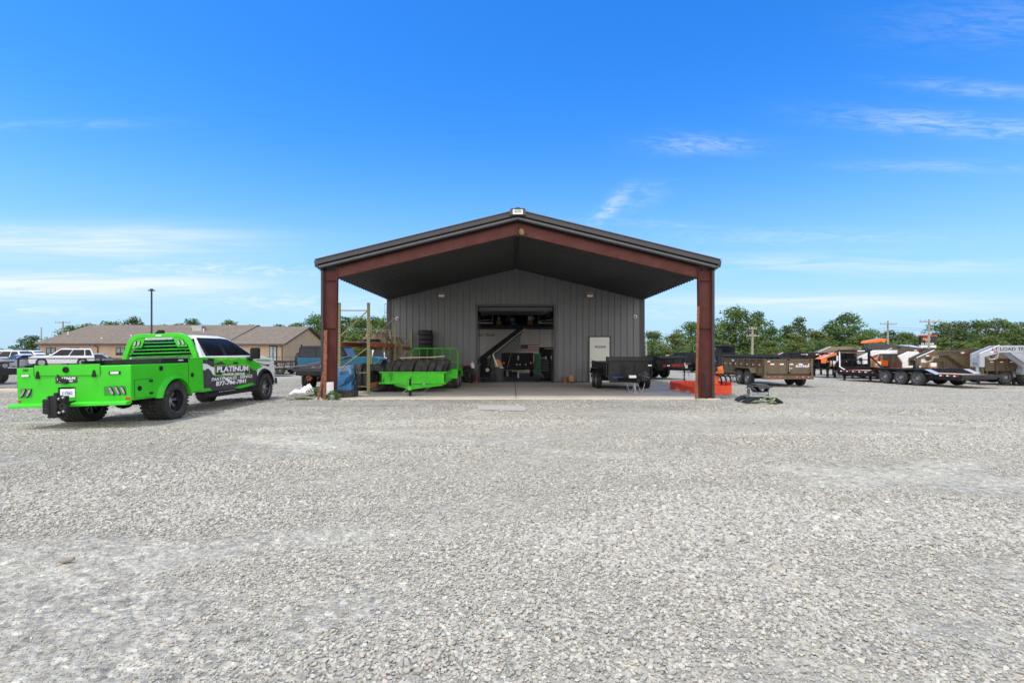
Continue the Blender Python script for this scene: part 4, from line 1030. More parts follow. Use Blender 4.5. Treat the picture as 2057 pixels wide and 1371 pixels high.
mb = MB(); mb.plate([(-.74, 5.31, 1.40), (.74, 5.31, 1.40), (.62, 4.44, 1.81), (-.62, 4.44, 1.81)], .012, (0, .43, .9)); obj('windscreen', mb, 'glass_dark', cab)
mb = MB(); mb.plate([(-.84, 2.60, 1.385), (.84, 2.60, 1.385), (.68, 2.745, 1.82), (-.68, 2.745, 1.82)], .012, (0, -.95, .3)); obj('rear_window', mb, 'glass_dark', cab)

# ================================================================== other road vehicles (local +y = forward)
def car(name, label, loc, rz, paint, L=4.8, hw=.95, clr=.24, belt=1.0, roof=1.72, hood=1.0, nose=.72, wf=None, wr=None, r=.35, ws=(.62, .40), rf=(.0, .0), tail=.0, group=None, dark_roof=None, rimm=('rim_silver', 'steel'), clad=None, knob=False, pillar=(.5,), quarter=True, bevel=.05, tum=.16, bedtop=None, cat='car', w=.23):
    """ws: windscreen base / roof start, rf: roof end / rear glass base, all as fractions of the length from the tail"""
    t = thing(name, label, cat, loc, rz, group)
    wf = wf if wf else L * .81; wr = wr if wr else L * .19; ra = r * 1.16
    yb, yt = ws[0] * L, ws[1] * L; y0t, y0b = rf[0] * L, rf[1] * L
    poly = [(.06, clr + .1)] + arch(wr, r, ra, clr + .04, 10) + arch(wf, r, ra, clr + .04, 10) + [(L - .12, clr + .02), (L - .02, clr + .12), (L, nose - .12), (L - .06, nose), (L - .35, (nose + hood) / 2 + .06), (yb + .05, hood), (yb - .1, belt), (y0b, belt), (.02, belt - .02 if not bedtop else bedtop), (.0, belt - .25)]
    mb = MB()
    for s in (-1, 1): mb.prism(poly, 'x', s * hw, s * hw * .66)
    core = [(.05, clr + .14), (L - .06, clr + .14), (L - .04, nose - .02), (L - .35, (nose + hood) / 2 + .06), (yb + .05, hood + .01), (yb - .1, belt), (y0b, belt), (.03, belt - .03)]
    mb.prism(core, 'x', -hw * .67, hw * .67)
    b = obj('body', mb, paint, t, bevel, 3)
    def X(z): return hw * .965 - tum * (z - belt) / (roof - belt)
    def rg(z, ya, yc, h): q = .07; return [(-h, ya + q, z), (-h + q, ya, z), (h - q, ya, z), (h, ya + q, z), (h, yc - q, z), (h - q, yc, z), (-h + q, yc, z), (-h, yc - q, z)]
    mb = MB(); k = .8
    mb.loft([rg(belt - .03, y0b, yb, X(belt)), rg(belt + (roof - .06 - belt) * .5, y0b + (y0t - y0b) * .45, yb + (yt - yb) * .5, X((belt + roof) / 2)), rg(roof - .07, y0t, yt, X(roof - .07)), rg(roof - .015, y0t + .08, yt - .12, X(roof) - .06), rg(roof, y0t + .3, yt - .35, X(roof) - .22)])
    g = obj('roof', mb, dark_roof or paint, b)
    def ys(z, f0, f1): u = (z - belt) / (roof - .07 - belt); return (y0b + (y0t - y0b) * u, yb + (yt - yb) * u)
    z0, z1 = belt + .03, roof - .13
    for s in (-1, 1):
        a0, c0 = ys(z0, 0, 0); a1, c1 = ys(z1, 0, 0); lims = [0.035] + list(pillar) + [.97]
        for p0, p1 in zip(lims, lims[1:]):
            g0, g1 = p0 + .012, p1 - .012
            pts = [(a0 + (c0 - a0) * g0, z0), (a0 + (c0 - a0) * g1, z0), (a1 + (c1 - a1) * g1, z1), (a1 + (c1 - a1) * g0, z1)]
            mb = MB(); mb.plate([(s * (X(z) + .003), y, z) for y, z in pts], .006, (s, 0, 0)); obj('window', mb, 'glass_dark', g)
        mb = MB(); mb.prism([(yb - .25, belt + .02), (yb - .02, belt + .02), (yb - .04, belt + .2), (yb - .2, belt + .2)], 'x', s * hw * 1.0, s * (hw + .2)); obj('mirror', mb, 'black_plastic' if clad else paint, b, .03)
        for yw in (wr, wf):
            add_wheel(t, (s * (hw - w / 2 + (.05 if knob else -.01)), yw, r), r, w, r * .64, s, 'rubber', rimm, 'spoke', knob, .0, 6)
            mb = MB(); mb.cyl((s * (hw - .42), yw, r), (s * (hw - .27), yw, r), ra * .98, 20); obj('wheel_well', mb, 'inside_dark', b)
            if clad:
                o_, i_ = arch(yw, r, ra * 1.16, r * .8, 12), arch(yw, r, ra * .98, r * .8, 12); mb = MB()
                mb.loft([[(s * (hw - .02), p[0], p[1]), (s * (hw + .09), p[0], p[1] - .02), (s * (hw + .09), q[0], q[1]), (s * (hw - .05), q[0], q[1])] for p, q in zip(o_, i_)]); obj('fender_flare', mb, clad, b)
        mb = MB(); mb.box(min(s * hw * .95, s * hw * .6), max(s * hw * .95, s * hw * .6), L - .16, L + .006, nose - .19, nose - .07); obj('headlight', mb, 'clear_lens', b, .02)
        mb = MB(); mb.box(min(s * hw * .98, s * hw * .8), max(s * hw * .98, s * hw * .8), -.012, .1, belt - .28, belt - .08); obj('tail_light', mb, 'red_lens', b, .02)
        mb = MB(); mb.box(min(s * (hw + .002), s * (hw - .01)), max(s * (hw + .002), s * (hw - .01)), y0b + .5, y0b + .506, clr + .1, belt); mb.box(min(s * (hw + .002), s * (hw - .01)), max(s * (hw + .002), s * (hw - .01)), (y0b + yb) / 2, (y0b + yb) / 2 + .006, clr + .1, belt); obj('door_gap', mb, 'black_plastic', b)
    zc0, zc1 = belt + .03, roof - .13; yy0, yy1 = ys(zc0, 0, 0)[1], ys(zc1, 0, 0)[1]
    mb = MB(); mb.plate([(-X(zc0) + .1, yy0 + .008, zc0), (X(zc0) - .1, yy0 + .008, zc0), (X(zc1) - .08, yy1 + .008, zc1), (-X(zc1) + .08, yy1 + .008, zc1)], .01, (0, .7, .7)); obj('windscreen', mb, 'glass_house' if paint == 'white_paint' else 'glass_dark', g)
    yy0, yy1 = ys(zc0, 0, 0)[0], ys(zc1, 0, 0)[0]
    mb = MB(); mb.plate([(-X(zc0) + .1, yy0 - .008, zc0), (X(zc0) - .1, yy0 - .008, zc0), (X(zc1) - .08, yy1 - .008, zc1), (-X(zc1) + .08, yy1 - .008, zc1)], .01, (0, -1, .1)); obj('rear_window', mb, 'glass_dark', g)
    mb = MB(); mb.box(-hw * .55, hw * .55, L - .04, L + .012, nose - .3, nose - .09); obj('grille', mb, 'black_plastic', b, .01)
    mb = MB(); mb.box(-hw * .8, hw * .8, L - .05, L + .02, clr + .05, clr + .16); obj('bumper', mb, 'black_plastic', b, .02)
    return t
gl = lambda X, Y: (X, Y, hz(X, Y) + .03)
# white family cars on the lot behind the fence
def at(px, D): X = (px - CX) / F * D; return (X, D, hz(X, D) + .03)
def up3(p, d): return (p[0], p[1], p[2] + d)
car('white_suv', 'big white estate wagon with a chrome grille facing left behind the truck bed', up3(at(190, 57.6), .17), R(128), 'white_paint', 5.35, 1.02, .28, 1.12, 1.93, 1.16, .98, r=.41, ws=(.70, .53), rf=(.05, .0), pillar=(.22, .58), tum=.2)
car('white_suv', 'white minivan with dark glass cut by the left edge of the photo', up3(at(56, 58.0), .1), R(98), 'white_paint', 5.1, 1.0, .22, 1.02, 1.80, 1.05, .82, r=.36, ws=(.76, .52), rf=(.08, .0), pillar=(.3, .66), tum=.22)
car('white_suv', 'white off roader parked behind the minivan with its rear windows showing', at(86, 62.5), R(95), 'white_paint', 5.0, .98, .28, 1.14, 1.90, 1.16, .98, r=.38, ws=(.70, .5), rf=(.12, .0), pillar=(.25, .6), tum=.2)
car('silver_sedan', 'silver and dark hatchback nosed between the minivan and the big wagon', at(84, 56.0), R(160), 'grey_paint', 4.4, .9, .2, .9, 1.48, .95, .72, r=.33, ws=(.68, .46), rf=(.22, .06), pillar=(.5,), tum=.25)
car('silver_sedan', 'silver sedan parked by the tan office wall beside the headache rack', at(232, 60.0), R(118), 'grey_paint', 4.7, .92, .2, .98, 1.56, 1.0, .78, r=.34, ws=(.70, .5), rf=(.25, .08), pillar=(.5,), tum=.25)
# off-roader, pickup and the stripped chassis beside the porch
jx, jy = (773 - CX) / F * 27.5, 27.5
JT = car('blue_offroader', 'lifted teal blue off road wagon with black hard top and rear spare wheel', (-11.2, 27.6, hz(-11.2, 27.6)), R(-90), 'jeep_blue', 4.35, .88, .55, 1.30, 1.92, 1.33, 1.22, r=.44, wf=3.6, wr=.75, ws=(.60, .53), rf=(.01, .0), dark_roof='black_satin', rimm=('rim_black', 'rim_black'), clad='black_plastic', knob=True, pillar=(.38, .68), bevel=.03, tum=.08, w=.3)
sp = link('spare_wheel', tyre_data('w', .43, .3, .24, 'rubber', True), JT, (0, -.2, 1.12), (0, 0, R(-90))); link('rim', rim_data('w', .24, .3, 'rim_black', 'rim_black', 'spoke', 0, 6), sp)
car('white_pickup', 'white covered pickup parked beyond the teal off roader', (-9.6, 35.5, hz(-9.6, 35.5)), R(-90), 'white_paint', 5.4, .98, .35, 1.15, 1.86, 1.15, 1.0, r=.4, ws=(.62, .5), rf=(.03, .0), pillar=(.3, .6), tum=.1)
CHS = thing('stripped_chassis', 'stripped rusty pickup chassis with a dirty flat deck and big mud tyres', 'chassis', (-7.35, 20.3, -.02))
mb = MB()
for x in (-.55, .55): mb.box(x - .05, x + .05, -.7, 2.6, .55, .7)
for y in (-.62, .3, 1.4, 2.5): mb.box(-.6, .6, y - .05, y + .05, .53, .66)
mb.box(-.9, .9, -.78, -.62, .58, .74); obj('frame', mb, 'black_satin', CHS, .01)
mb = MB(); mb.box(-1.0, 1.0, -.75, 2.3, .80, .86); mb.box(-1.02, -.95, -.77, 2.3, .76, .9); mb.box(-1.0, 1.0, -.78, -.74, .74, .79); obj('deck', mb, 'metal_dark', CHS, .01)
mb = MB()
for k in range(260):
    x, y = rnd.uniform(-.9, .95), rnd.uniform(-.7, 1.6); h = rnd.uniform(.02, .09); mb.bar((x, y, .86), (x + rnd.uniform(-.08, .08), y + rnd.uniform(-.06, .06), .86 + h), .025, .012)
obj('dead_grass', mb, 'wood_old', CHS)
for s in (-1, 1):
    add_wheel(CHS, (s * .72, .1, .40), .42, .30, .21, s, 'rubber', ('rust', 'rust'), 'disc', True)
    add_wheel(CHS, (s * .72, 2.3, .40), .42, .30, .21, s, 'rubber', ('rust', 'rust'), 'disc', True)
mb = MB(); mb.lathe([(.03, -.06), (.11, -.05), (.13, 0), (.11, .03), (.03, .04)], 20, 'y', (-.42, -.68, .48)); obj('brake_drum', mb, 'rust', CHS)
mb = MB(); mb.box(.05, .35, -.74, -.66, .5, .64); obj('tail_panel', mb, 'primer', CHS, .01)
mb = MB(); mb.tube([(-.95, -.6, .92), (-.6, -.62, .95), (.3, -.5, 1.15), (1.1, -.4, 1.3)], .05, 10); mb.tube([(-1.0, -.66, .90), (-.5, -.7, .92), (.9, -.6, 1.22)], .035, 8); obj('exhaust_pipe', mb, 'metal_trim', CHS)
# ================================================================== trailers
def tape(mb_list, par, name='reflector_tape'):
    for mb, m in mb_list: obj(name, mb, m, par, fix=False)

def jack(par, x, y, z0, z1, r=.04, m1='black_satin', m2='steel', foot=True):
    mb = MB(); zm = z0 + (z1 - z0) * .5
    mb.cyl((x, y, zm - .1), (x, y, z1), r * 1.3, 12); mb.cyl((x, y, z1), (x, y, z1 + .05), r * 1.5, 10); mb.bar((x, y, z1 + .03), (x + .16, y, z1 + .03), .018)
    o = obj('jack', mb, m1, par)
    mb = MB(); mb.cyl((x, y, z0 + .015), (x, y, zm), r, 12); mb.box(x - .09, x + .09, y - .09, y + .09, z0, z0 + .015); obj('jack_leg', mb, m2, o)
    return o

def dump_trailer(name, label, loc, rz, paint, L, Wd, zb, zt, ywh, r=.36, ribs=8, wide=.22, front_up=0., tongue=1.4, gate='barn', tarp=True, group=None, tape_on=True, fend='step', rim=('rim_grey', 'steel'), jackz=None, jm='steel', chain=True):
    """local +y = towards the tongue, tail at y = 0, floor at zb, top rail at zt"""
    t = thing(name, label, 'trailer', loc, rz, group); h = Wd / 2
    mb = MB(); th = .045
    mb.box(-h, h, 0, L, zb - .06, zb)
    for s in (-1, 1):
        mb.box(min(s * h, s * (h - th)), max(s * h, s * (h - th)), .0, L, zb, zt - .06)
        mb.box(min(s * (h + .02), s * (h - th - .02)), max(s * (h + .02), s * (h - th - .02)), 0, L, zt - .06, zt)
        for i in range(ribs + 1):
            y = .06 + (L - .12) * i / ribs; mb.box(min(s * h, s * (h + .045)), max(s * h, s * (h + .045)), y - .035, y + .035, zb - .04, zt - .055)
        mb.box(min(s * h, s * (h + .03)), max(s * h, s * (h + .03)), .0, L, zb - .1, zb + .02)
    mb.box(-h, h, L - th, L, zb, zt + front_up)
    if front_up: mb.box(-h - .04, h + .04, L - .10, L + .10, zt + front_up - .16, zt + front_up)
    for x in (-h * .33, h * .33): mb.box(x - .03, x + .03, L, L + .035, zb, zt + front_up - .17)
    box = obj('dump_box', mb, paint, t, bev=.006)
    # tailgate
    if gate:
        for s in (-1, 1):
            mb = MB(); x0, x1 = sorted((s * .012, s * (h - .06)))
            mb.box(x0, x1, -.035, -.012, zb + .01, zt - .02)
            for (a, b, c, d) in ((x0, x1, zb + .01, zb + .08), (x0, x1, zt - .08, zt - .02), (x0, x0 + .05, zb + .01, zt - .02), (x1 - .05, x1, zb + .01, zt - .02)): mb.box(a, b, -.065, -.03, c, d)
            obj('tailgate', mb, paint, t, bev=.005)
            mb = MB(); mb.box(min(s * (h + .03), s * (h - .06)), max(s * (h + .03), s * (h - .06)), -.09, .02, zb - .12, zt + .01); obj('corner_post', mb, paint, t, bev=.006)
        mb = MB(); mb.tube([(.03, -.1, zb + .1), (.03, -.1, zt - .25)], .014, 6); mb.box(.0, .14, -.12, -.07, zb + .22, zb + .27); obj('gate_latch', mb, 'steel', t)
        mb = MB(); mb.box(-h - .06, h + .06, -.10, .05, zb - .24, zb - .08); bmp = obj('rear_bumper', mb, paint, t, bev=.008)
        for s in (-1, 1):
            for x in (.35, .6, .85):
                mb = MB(); mb.lathe([(.0005, -.125), (.03, -.12), (.045, -.10), (.0005, -.10)], 12, 'y', (s * h * x, 0, zb - .16)); obj('tail_light', mb, 'red_lens', bmp)
    mb = MB(); fz = zb - .06
    for s in (-1, 1): mb.box(s * .45 - .05, s * .45 + .05, .02, L, fz - .17, fz); mb.bar((s * .45 * 1.0, L - .05, fz - .09), (0, L + tongue, fz - .09), .07, .14)
    for y in (.3, L * .4, L * .7, L): mb.box(-h + .02, h - .02, y - .04, y + .04, fz - .12, fz)
    mb.bar((-h + .1, L + .03, fz - .09), (h - .1, L + .03, fz - .09), .07, .16)
    fr = obj('frame', mb, paint, t, bev=.006)
    mb = MB(); mb.prism([(-.07, L + tongue - .1), (.07, L + tongue - .1), (.05, L + tongue + .22), (-.05, L + tongue + .22)], 'z', fz - .14, fz - .02); mb.cyl((0, L + tongue + .2, fz - .12), (0, L + tongue + .2, fz + .01), .055, 12); obj('coupler', mb, 'black_satin', fr, bev=.006)
    jz = -.0 if jackz is None else jackz
    jack(t, 0, L + tongue - .25, jz, fz + .42, .035, 'black_satin', jm)
    if chain:
        for s in (-1, 1):
            mb = MB(); pts = [(s * (.05 + .28 * k / 8), L + tongue - .05 - .1 * k / 8, fz - .16 - .34 * math.sin(math.pi * k / 8)) for k in range(9)]; mb.tube(pts, .009, 6); obj('safety_chain', mb, 'steel', t)
    for s in (-1, 1):
        xw = s * (h + wide / 2 + .03)
        for y in ywh:
            add_wheel(t, (xw, y, r), r, wide, r * .56, s, 'rubber_new' if paint == 'black_paint' else 'rubber', rim, 'disc', False, 0, 8, rnd.random() * 3)
        y0, y1 = min(ywh) - r - .12, max(ywh) + r + .12; zf = 2 * r + .07
        pf = [(y0, zf - .22), (y0 + .2, zf), (y1 - .2, zf), (y1, zf - .22), (y1, zf - .18), (y1 - .18, zf + .035), (y0 + .18, zf + .035), (y0, zf - .18)]
        mb = MB(); mb.prism(pf, 'x', s * (h - .0), s * (h + wide + .07)); obj('fender', mb, paint, t, bev=.008)
        for y in ywh: pass
    mb = MB()
    for y in ywh: mb.cyl((-h - .05, y, r), (h + .05, y, r), .045, 10)
    obj('axle', mb, 'black_satin', t)
    if tape_on:
        for s in (-1, 1):
            for k in range(ribs):
                y = .06 + (L - .12) * (k + .5) / ribs; mb = MB(); xx = s * (h + .002); z = zb + (zt - zb) * .55
                mb.box(min(xx, xx + s * .003), max(xx, xx + s * .003), y - .13, y, z, z + .05); mb.m = 1; mb.box(min(xx, xx + s * .003), max(xx, xx + s * .003), y, y + .10, z, z + .05); obj('reflector_tape', mb, ['red_tape', 'text_white'], box)
    if tarp:
        mb = MB(); mb.tube([(-h + .1, L - .35, zt + front_up + .05), (h - .1, L - .35, zt + front_up + .05)], .09, 12); obj('tarp_roll', mb, 'black_satin', t)
    return t

# bronze tandem dump trailer, tail towards us
zg = hz(12.3, 24)
BT = dump_trailer('dump_trailer', 'bronze brown tandem dump trailer with its barn door tailgate facing the yard', (12.28, 22.8, zg), 0, 'bronze', 4.5, 2.1, .60, 1.26, (1.15, 2.03), r=.37, ribs=7, jackz=0., tarp=False)
for k in range(5):
    x = -.92 + k * .42; mb = MB(); mb.box(x, x + .13, -.038, -.034, 1.0, 1.055); mb.m = 1; mb.box(x + .13, x + .30, -.038, -.034, 1.0, 1.055); obj('reflector_tape', mb, ['red_tape', 'text_white'], BT)
mb = MB()
for x in (-.72, -.45, -.18): mb.tube([(x, .3, 1.27 + .05), (x, 4.3, 1.27 + .05)], .06, 10)
mb.box(-1.0, .0, 4.1, 4.4, 1.26, 1.38); mb.tube([(-1.0, .1, 1.33), (-1.0, 4.4, 1.33)], .055, 8); obj('tarp_roll', mb, 'black_satin', BT)
lettering('lettering', 'PLATINUM', .135, FRONT(.66, -.04, .93), 'text_white', BT, bold=.004); lettering('lettering', 'TRAILER GROUP', .05, FRONT(.66, -.04, .85), 'text_blue', BT)
lettering('lettering', 'MAX', .13, basis((-1.10, 3.1, 1.14), (0, -1, 0), (0, 0, 1)), 'text_white', BT)
mb = MB(); mb.box(-.98, -.8, -.04, -.036, 1.12, 1.18); obj('sticker', mb, 'text_white', BT)
# small black dump trailer on the slab, tongue towards us
KT = dump_trailer('dump_trailer', 'small black dump trailer on the porch slab in front of the white door', (4.42, 22.85, 0), R(180), 'black_paint', 3.55, 1.65, .58, 1.08, (1.55, 2.30), r=.355, ribs=7, wide=.21, front_up=.20, tongue=1.15, tape_on=False, tarp=False, jackz=0., fend='round')
mb = MB(); mb.box(.08, .32, 4.92 - .05, 4.97, .55, .64); obj('number_plate', mb, 'white_plain', KT)
lettering('lettering', 'LOAD TRAIL', .075, basis((.46, 3.69, .51), (-1, 0, 0), (0, 0, 1)), 'text_blue', KT, bold=.002)
for z in (.98, 1.07): mb = MB(); mb.box(-.03, .03, 4.375 + .055, 4.38 + .06, z - .25, z - .19); obj('sticker', mb, 'text_white', KT)
mb = MB(); mb.box(-.81, -.68, 3.655, 3.66, .93, .98); obj('sticker', mb, 'text_white', KT)
mb = MB(); 
for k in range(14):
    x, z = -.45 + rnd.uniform(-.1, .1), .62 + rnd.uniform(-.1, .08); pts = [(x, 4.0, z)]
    for j in range(5): pts.append((pts[-1][0] + rnd.uniform(-.1, .1), pts[-1][1] + rnd.uniform(-.06, .06), max(.42, pts[-1][2] + rnd.uniform(-.09, .07))))
    mb.tube(pts, .016, 5)
obj('wire_bundle', mb, 'trim_light', KT)
# second black trailer beyond the wall, tongue to the right
z2 = hz(8, 29)
MT = dump_trailer('dump_trailer', 'black dump trailer with red maker lettering standing askew behind the porch slab', (6.75, 31.7, z2), R(-150), 'black_paint', 3.9, 2.1, .74, 1.30, (1.6, 2.4), r=.37, ribs=5, tongue=1.3, tape_on=False, jackz=0., tarp=False, jm='black_satin')
mb = MB(); mb.box(-1.02, 1.02, 4.0, 4.05, .62, .92); rp = obj('front_board', mb, 'black_paint', MT, bev=.005)
lettering('lettering', 'MAXX-D', .22, basis((-.50, 4.053, .77), (-1, 0, 0), (0, 0, 1)), 'text_red', rp, bold=.004, sx=1.15); lettering('lettering', 'D8X', .13, basis((.52, 4.053, .76), (-1, 0, 0), (0, 0, 1)), 'text_red', rp, bold=.002)
mb = MB(); mb.box(.12, .32, 4.05, 4.054, .74, .80); obj('sticker', mb, 'text_white', rp); mb = MB(); mb.box(.6, .82, 3.905, 3.91, .80, .86); obj('sticker', mb, 'text_white', MT)
mb = MB(); mb.tube([(1.0, 4.05, 1.2), (.3, 4.05, 1.17), (-1.1, 4.05, 1.22)], .07, 8); obj('tarp_roll', mb, 'black_satin', MT)
for z in (.98, 1.07): mb = MB(); mb.box(-.04, .04, 4.99, 5.0, z - .2, z - .14); obj('sticker', mb, 'text_white', MT)

# black triple axle drive-over equipment trailer
e3 = Vector((19.95, 25.2, 0)); ea = math.atan2(-.17, .985)      # forward direction (-.17, .985)
zE = hz(20, 26.5)
ET = thing('equipment_trailer', 'long black triple axle equipment trailer with a timber deck and drive over fenders', 'trailer', (e3.x, e3.y, zE), R(90 + 99.8 - 180))
# local: +y forward (front, away), +x right; near side (towards us, left of picture) is x = 0, far side x = 2.45
WE, rE = 2.45, .37
mb = MB()
for x in (.18, WE - .18): mb.box(x - .06, x + .06, -2.0, 5.0, .36, .56)
for k in range(9): mb.box(.15, WE - .15, -1.95 + k * .85, -1.87 + k * .85, .40, .5)
mb.box(.12, WE - .12, 4.95, 5.06, .34, .60)
for s in (-1, 1): mb.bar((WE / 2 + s * .8, 5.0, .46), (WE / 2, 6.5, .46), .09, .18)
fr = obj('frame', mb, 'black_paint', ET, bev=.008)
mb = MB()
for k in range(11): mb.box(.26 + k * .176, .26 + k * .176 + .17, 2.45, 4.98, .575, .61)
for k in range(11): mb.box(.26 + k * .176, .26 + k * .176 + .17, -2.0, 2.40, .575, .61)
obj('deck', mb, 'wood_deck', ET)
mb = MB()
for x0, x1 in ((.12, .25), (WE - .25, WE - .12)): mb = MB(); mb.box(x0, x1, 2.4, 5.0, .50, .63); obj('side_rail', mb, 'black_paint', ET, bev=.006)
mb = MB(); mb.box(.12, .25, -2.0, -.75, .5, .63); mb.box(WE - .25, WE - .12, -2.0, -.75, .5, .63); mb.box(.12, WE - .12, -2.04, -1.98, .48, .63)
obj('tail_rail', mb, 'black_paint', ET, bev=.006)
for s, xo, xi in ((-1, -.08, .28), (1, WE + .08, WE - .28)):
    zf = 2 * rE + .09
    pf = [(2.75, .60), (2.25, zf), (-.42, zf), (-.98, .60), (-.98, .55), (-.50, zf - .09), (2.18, zf - .09), (2.75, .53)]
    mb = MB(); mb.prism(pf, 'x', xo, xi); obj('fender', mb, 'metal_trim' if False else 'black_paint', ET, bev=.01)
    mb = MB(); mb.prism([(2.3, .62), (2.25, zf - .02), (-.42, zf - .02), (-.9, .62)], 'x', xi - .01, xi + .01); obj('fender_wall', mb, 'black_satin', ET)
    mb = MB(); mb.add([(xo, -.43, zf + .003), (xi, -.43, zf + .003), (xi, -.985, .605), (xo, -.985, .605)], [(0, 1, 2, 3)]); obj('fender_ramp', mb, 'grey_paint', ET)
    for y in (0, .9, 1.8): add_wheel(ET, (xo + (-s) * .16, y, rE), rE, .24, .21, s, 'rubber', ('rim_grey', 'steel'), 'disc', False, 0, 8, rnd.random() * 3)
mb = MB()
for y in (0, .9, 1.8): mb.cyl((.05, y, rE), (WE - .05, y, rE), .05, 10)
obj('axle', mb, 'black_satin', ET)
mb = MB(); mb.add([(.28, 2.28, .815), (WE - .28, 2.28, .815), (WE - .28, 2.95, .616), (.28, 2.95, .616)], [(0, 1, 2, 3)]); obj('ramp_plate', mb, 'orange_paint', ET)
for k in range(6):
    y = 4.75 - k * .42; mb = MB(); mb.box(.112, .119, y - .2, y - .02, .53, .585); mb.m = 1; mb.box(.112, .119, y - .02, y + .1, .53, .585); obj('reflector_tape', mb, ['red_tape', 'text_white'], fr)
for k in range(3):
    y = -1.1 - k * .32; mb = MB(); mb.box(.112, .119, y - .12, y, .53, .585); mb.m = 1; mb.box(.112, .119, y, y + .1, .53, .585); obj('reflector_tape', mb, ['red_tape', 'text_white'], fr)
# tall front rack
mb = MB()
for x in (.2, WE - .2): mb.box(x - .06, x + .06, 5.0, 5.1, .4, 1.78)
mb.box(.2, WE - .2, 5.0, 5.1, 1.66, 1.80); mb.box(.2, WE - .2, 5.02, 5.08, 1.18, 1.24); mb.box(.2, WE - .2, 5.02, 5.08, .62, .80)
mb.bar((.1, 5.0, 1.74), (.1, 3.9, 1.74), .06, .06); mb.bar((WE - .2, 5.0, 1.45), (WE - .2, 4.1, .7), .07, .07)
hr = obj('front_rack', mb, 'black_paint', ET, bev=.006)
mb = MB(); mb.tube([(.14, 4.96, 1.74), (.14, 4.93, 1.5), (.14, 4.92, .8), (.28, 4.7, .63)], .035, 6); obj('loading_strap', mb, 'white_plain', hr)
mb = MB(); mb.box(.12, .16, 5.02, 5.14, 1.15, 1.45); obj('manual_box', mb, 'white_plain', hr)
mb = MB(); mb.box(1.4, 1.9, 4.99, 5.0, 1.70, 1.76); obj('sticker', mb, 'text_white', hr)
jack(ET, .30, 4.75, -.0, .55, .06, 'black_satin', 'black_satin'); jack(ET, WE - .25, 4.9, 0., .55, .06, 'black_satin', 'black_satin')

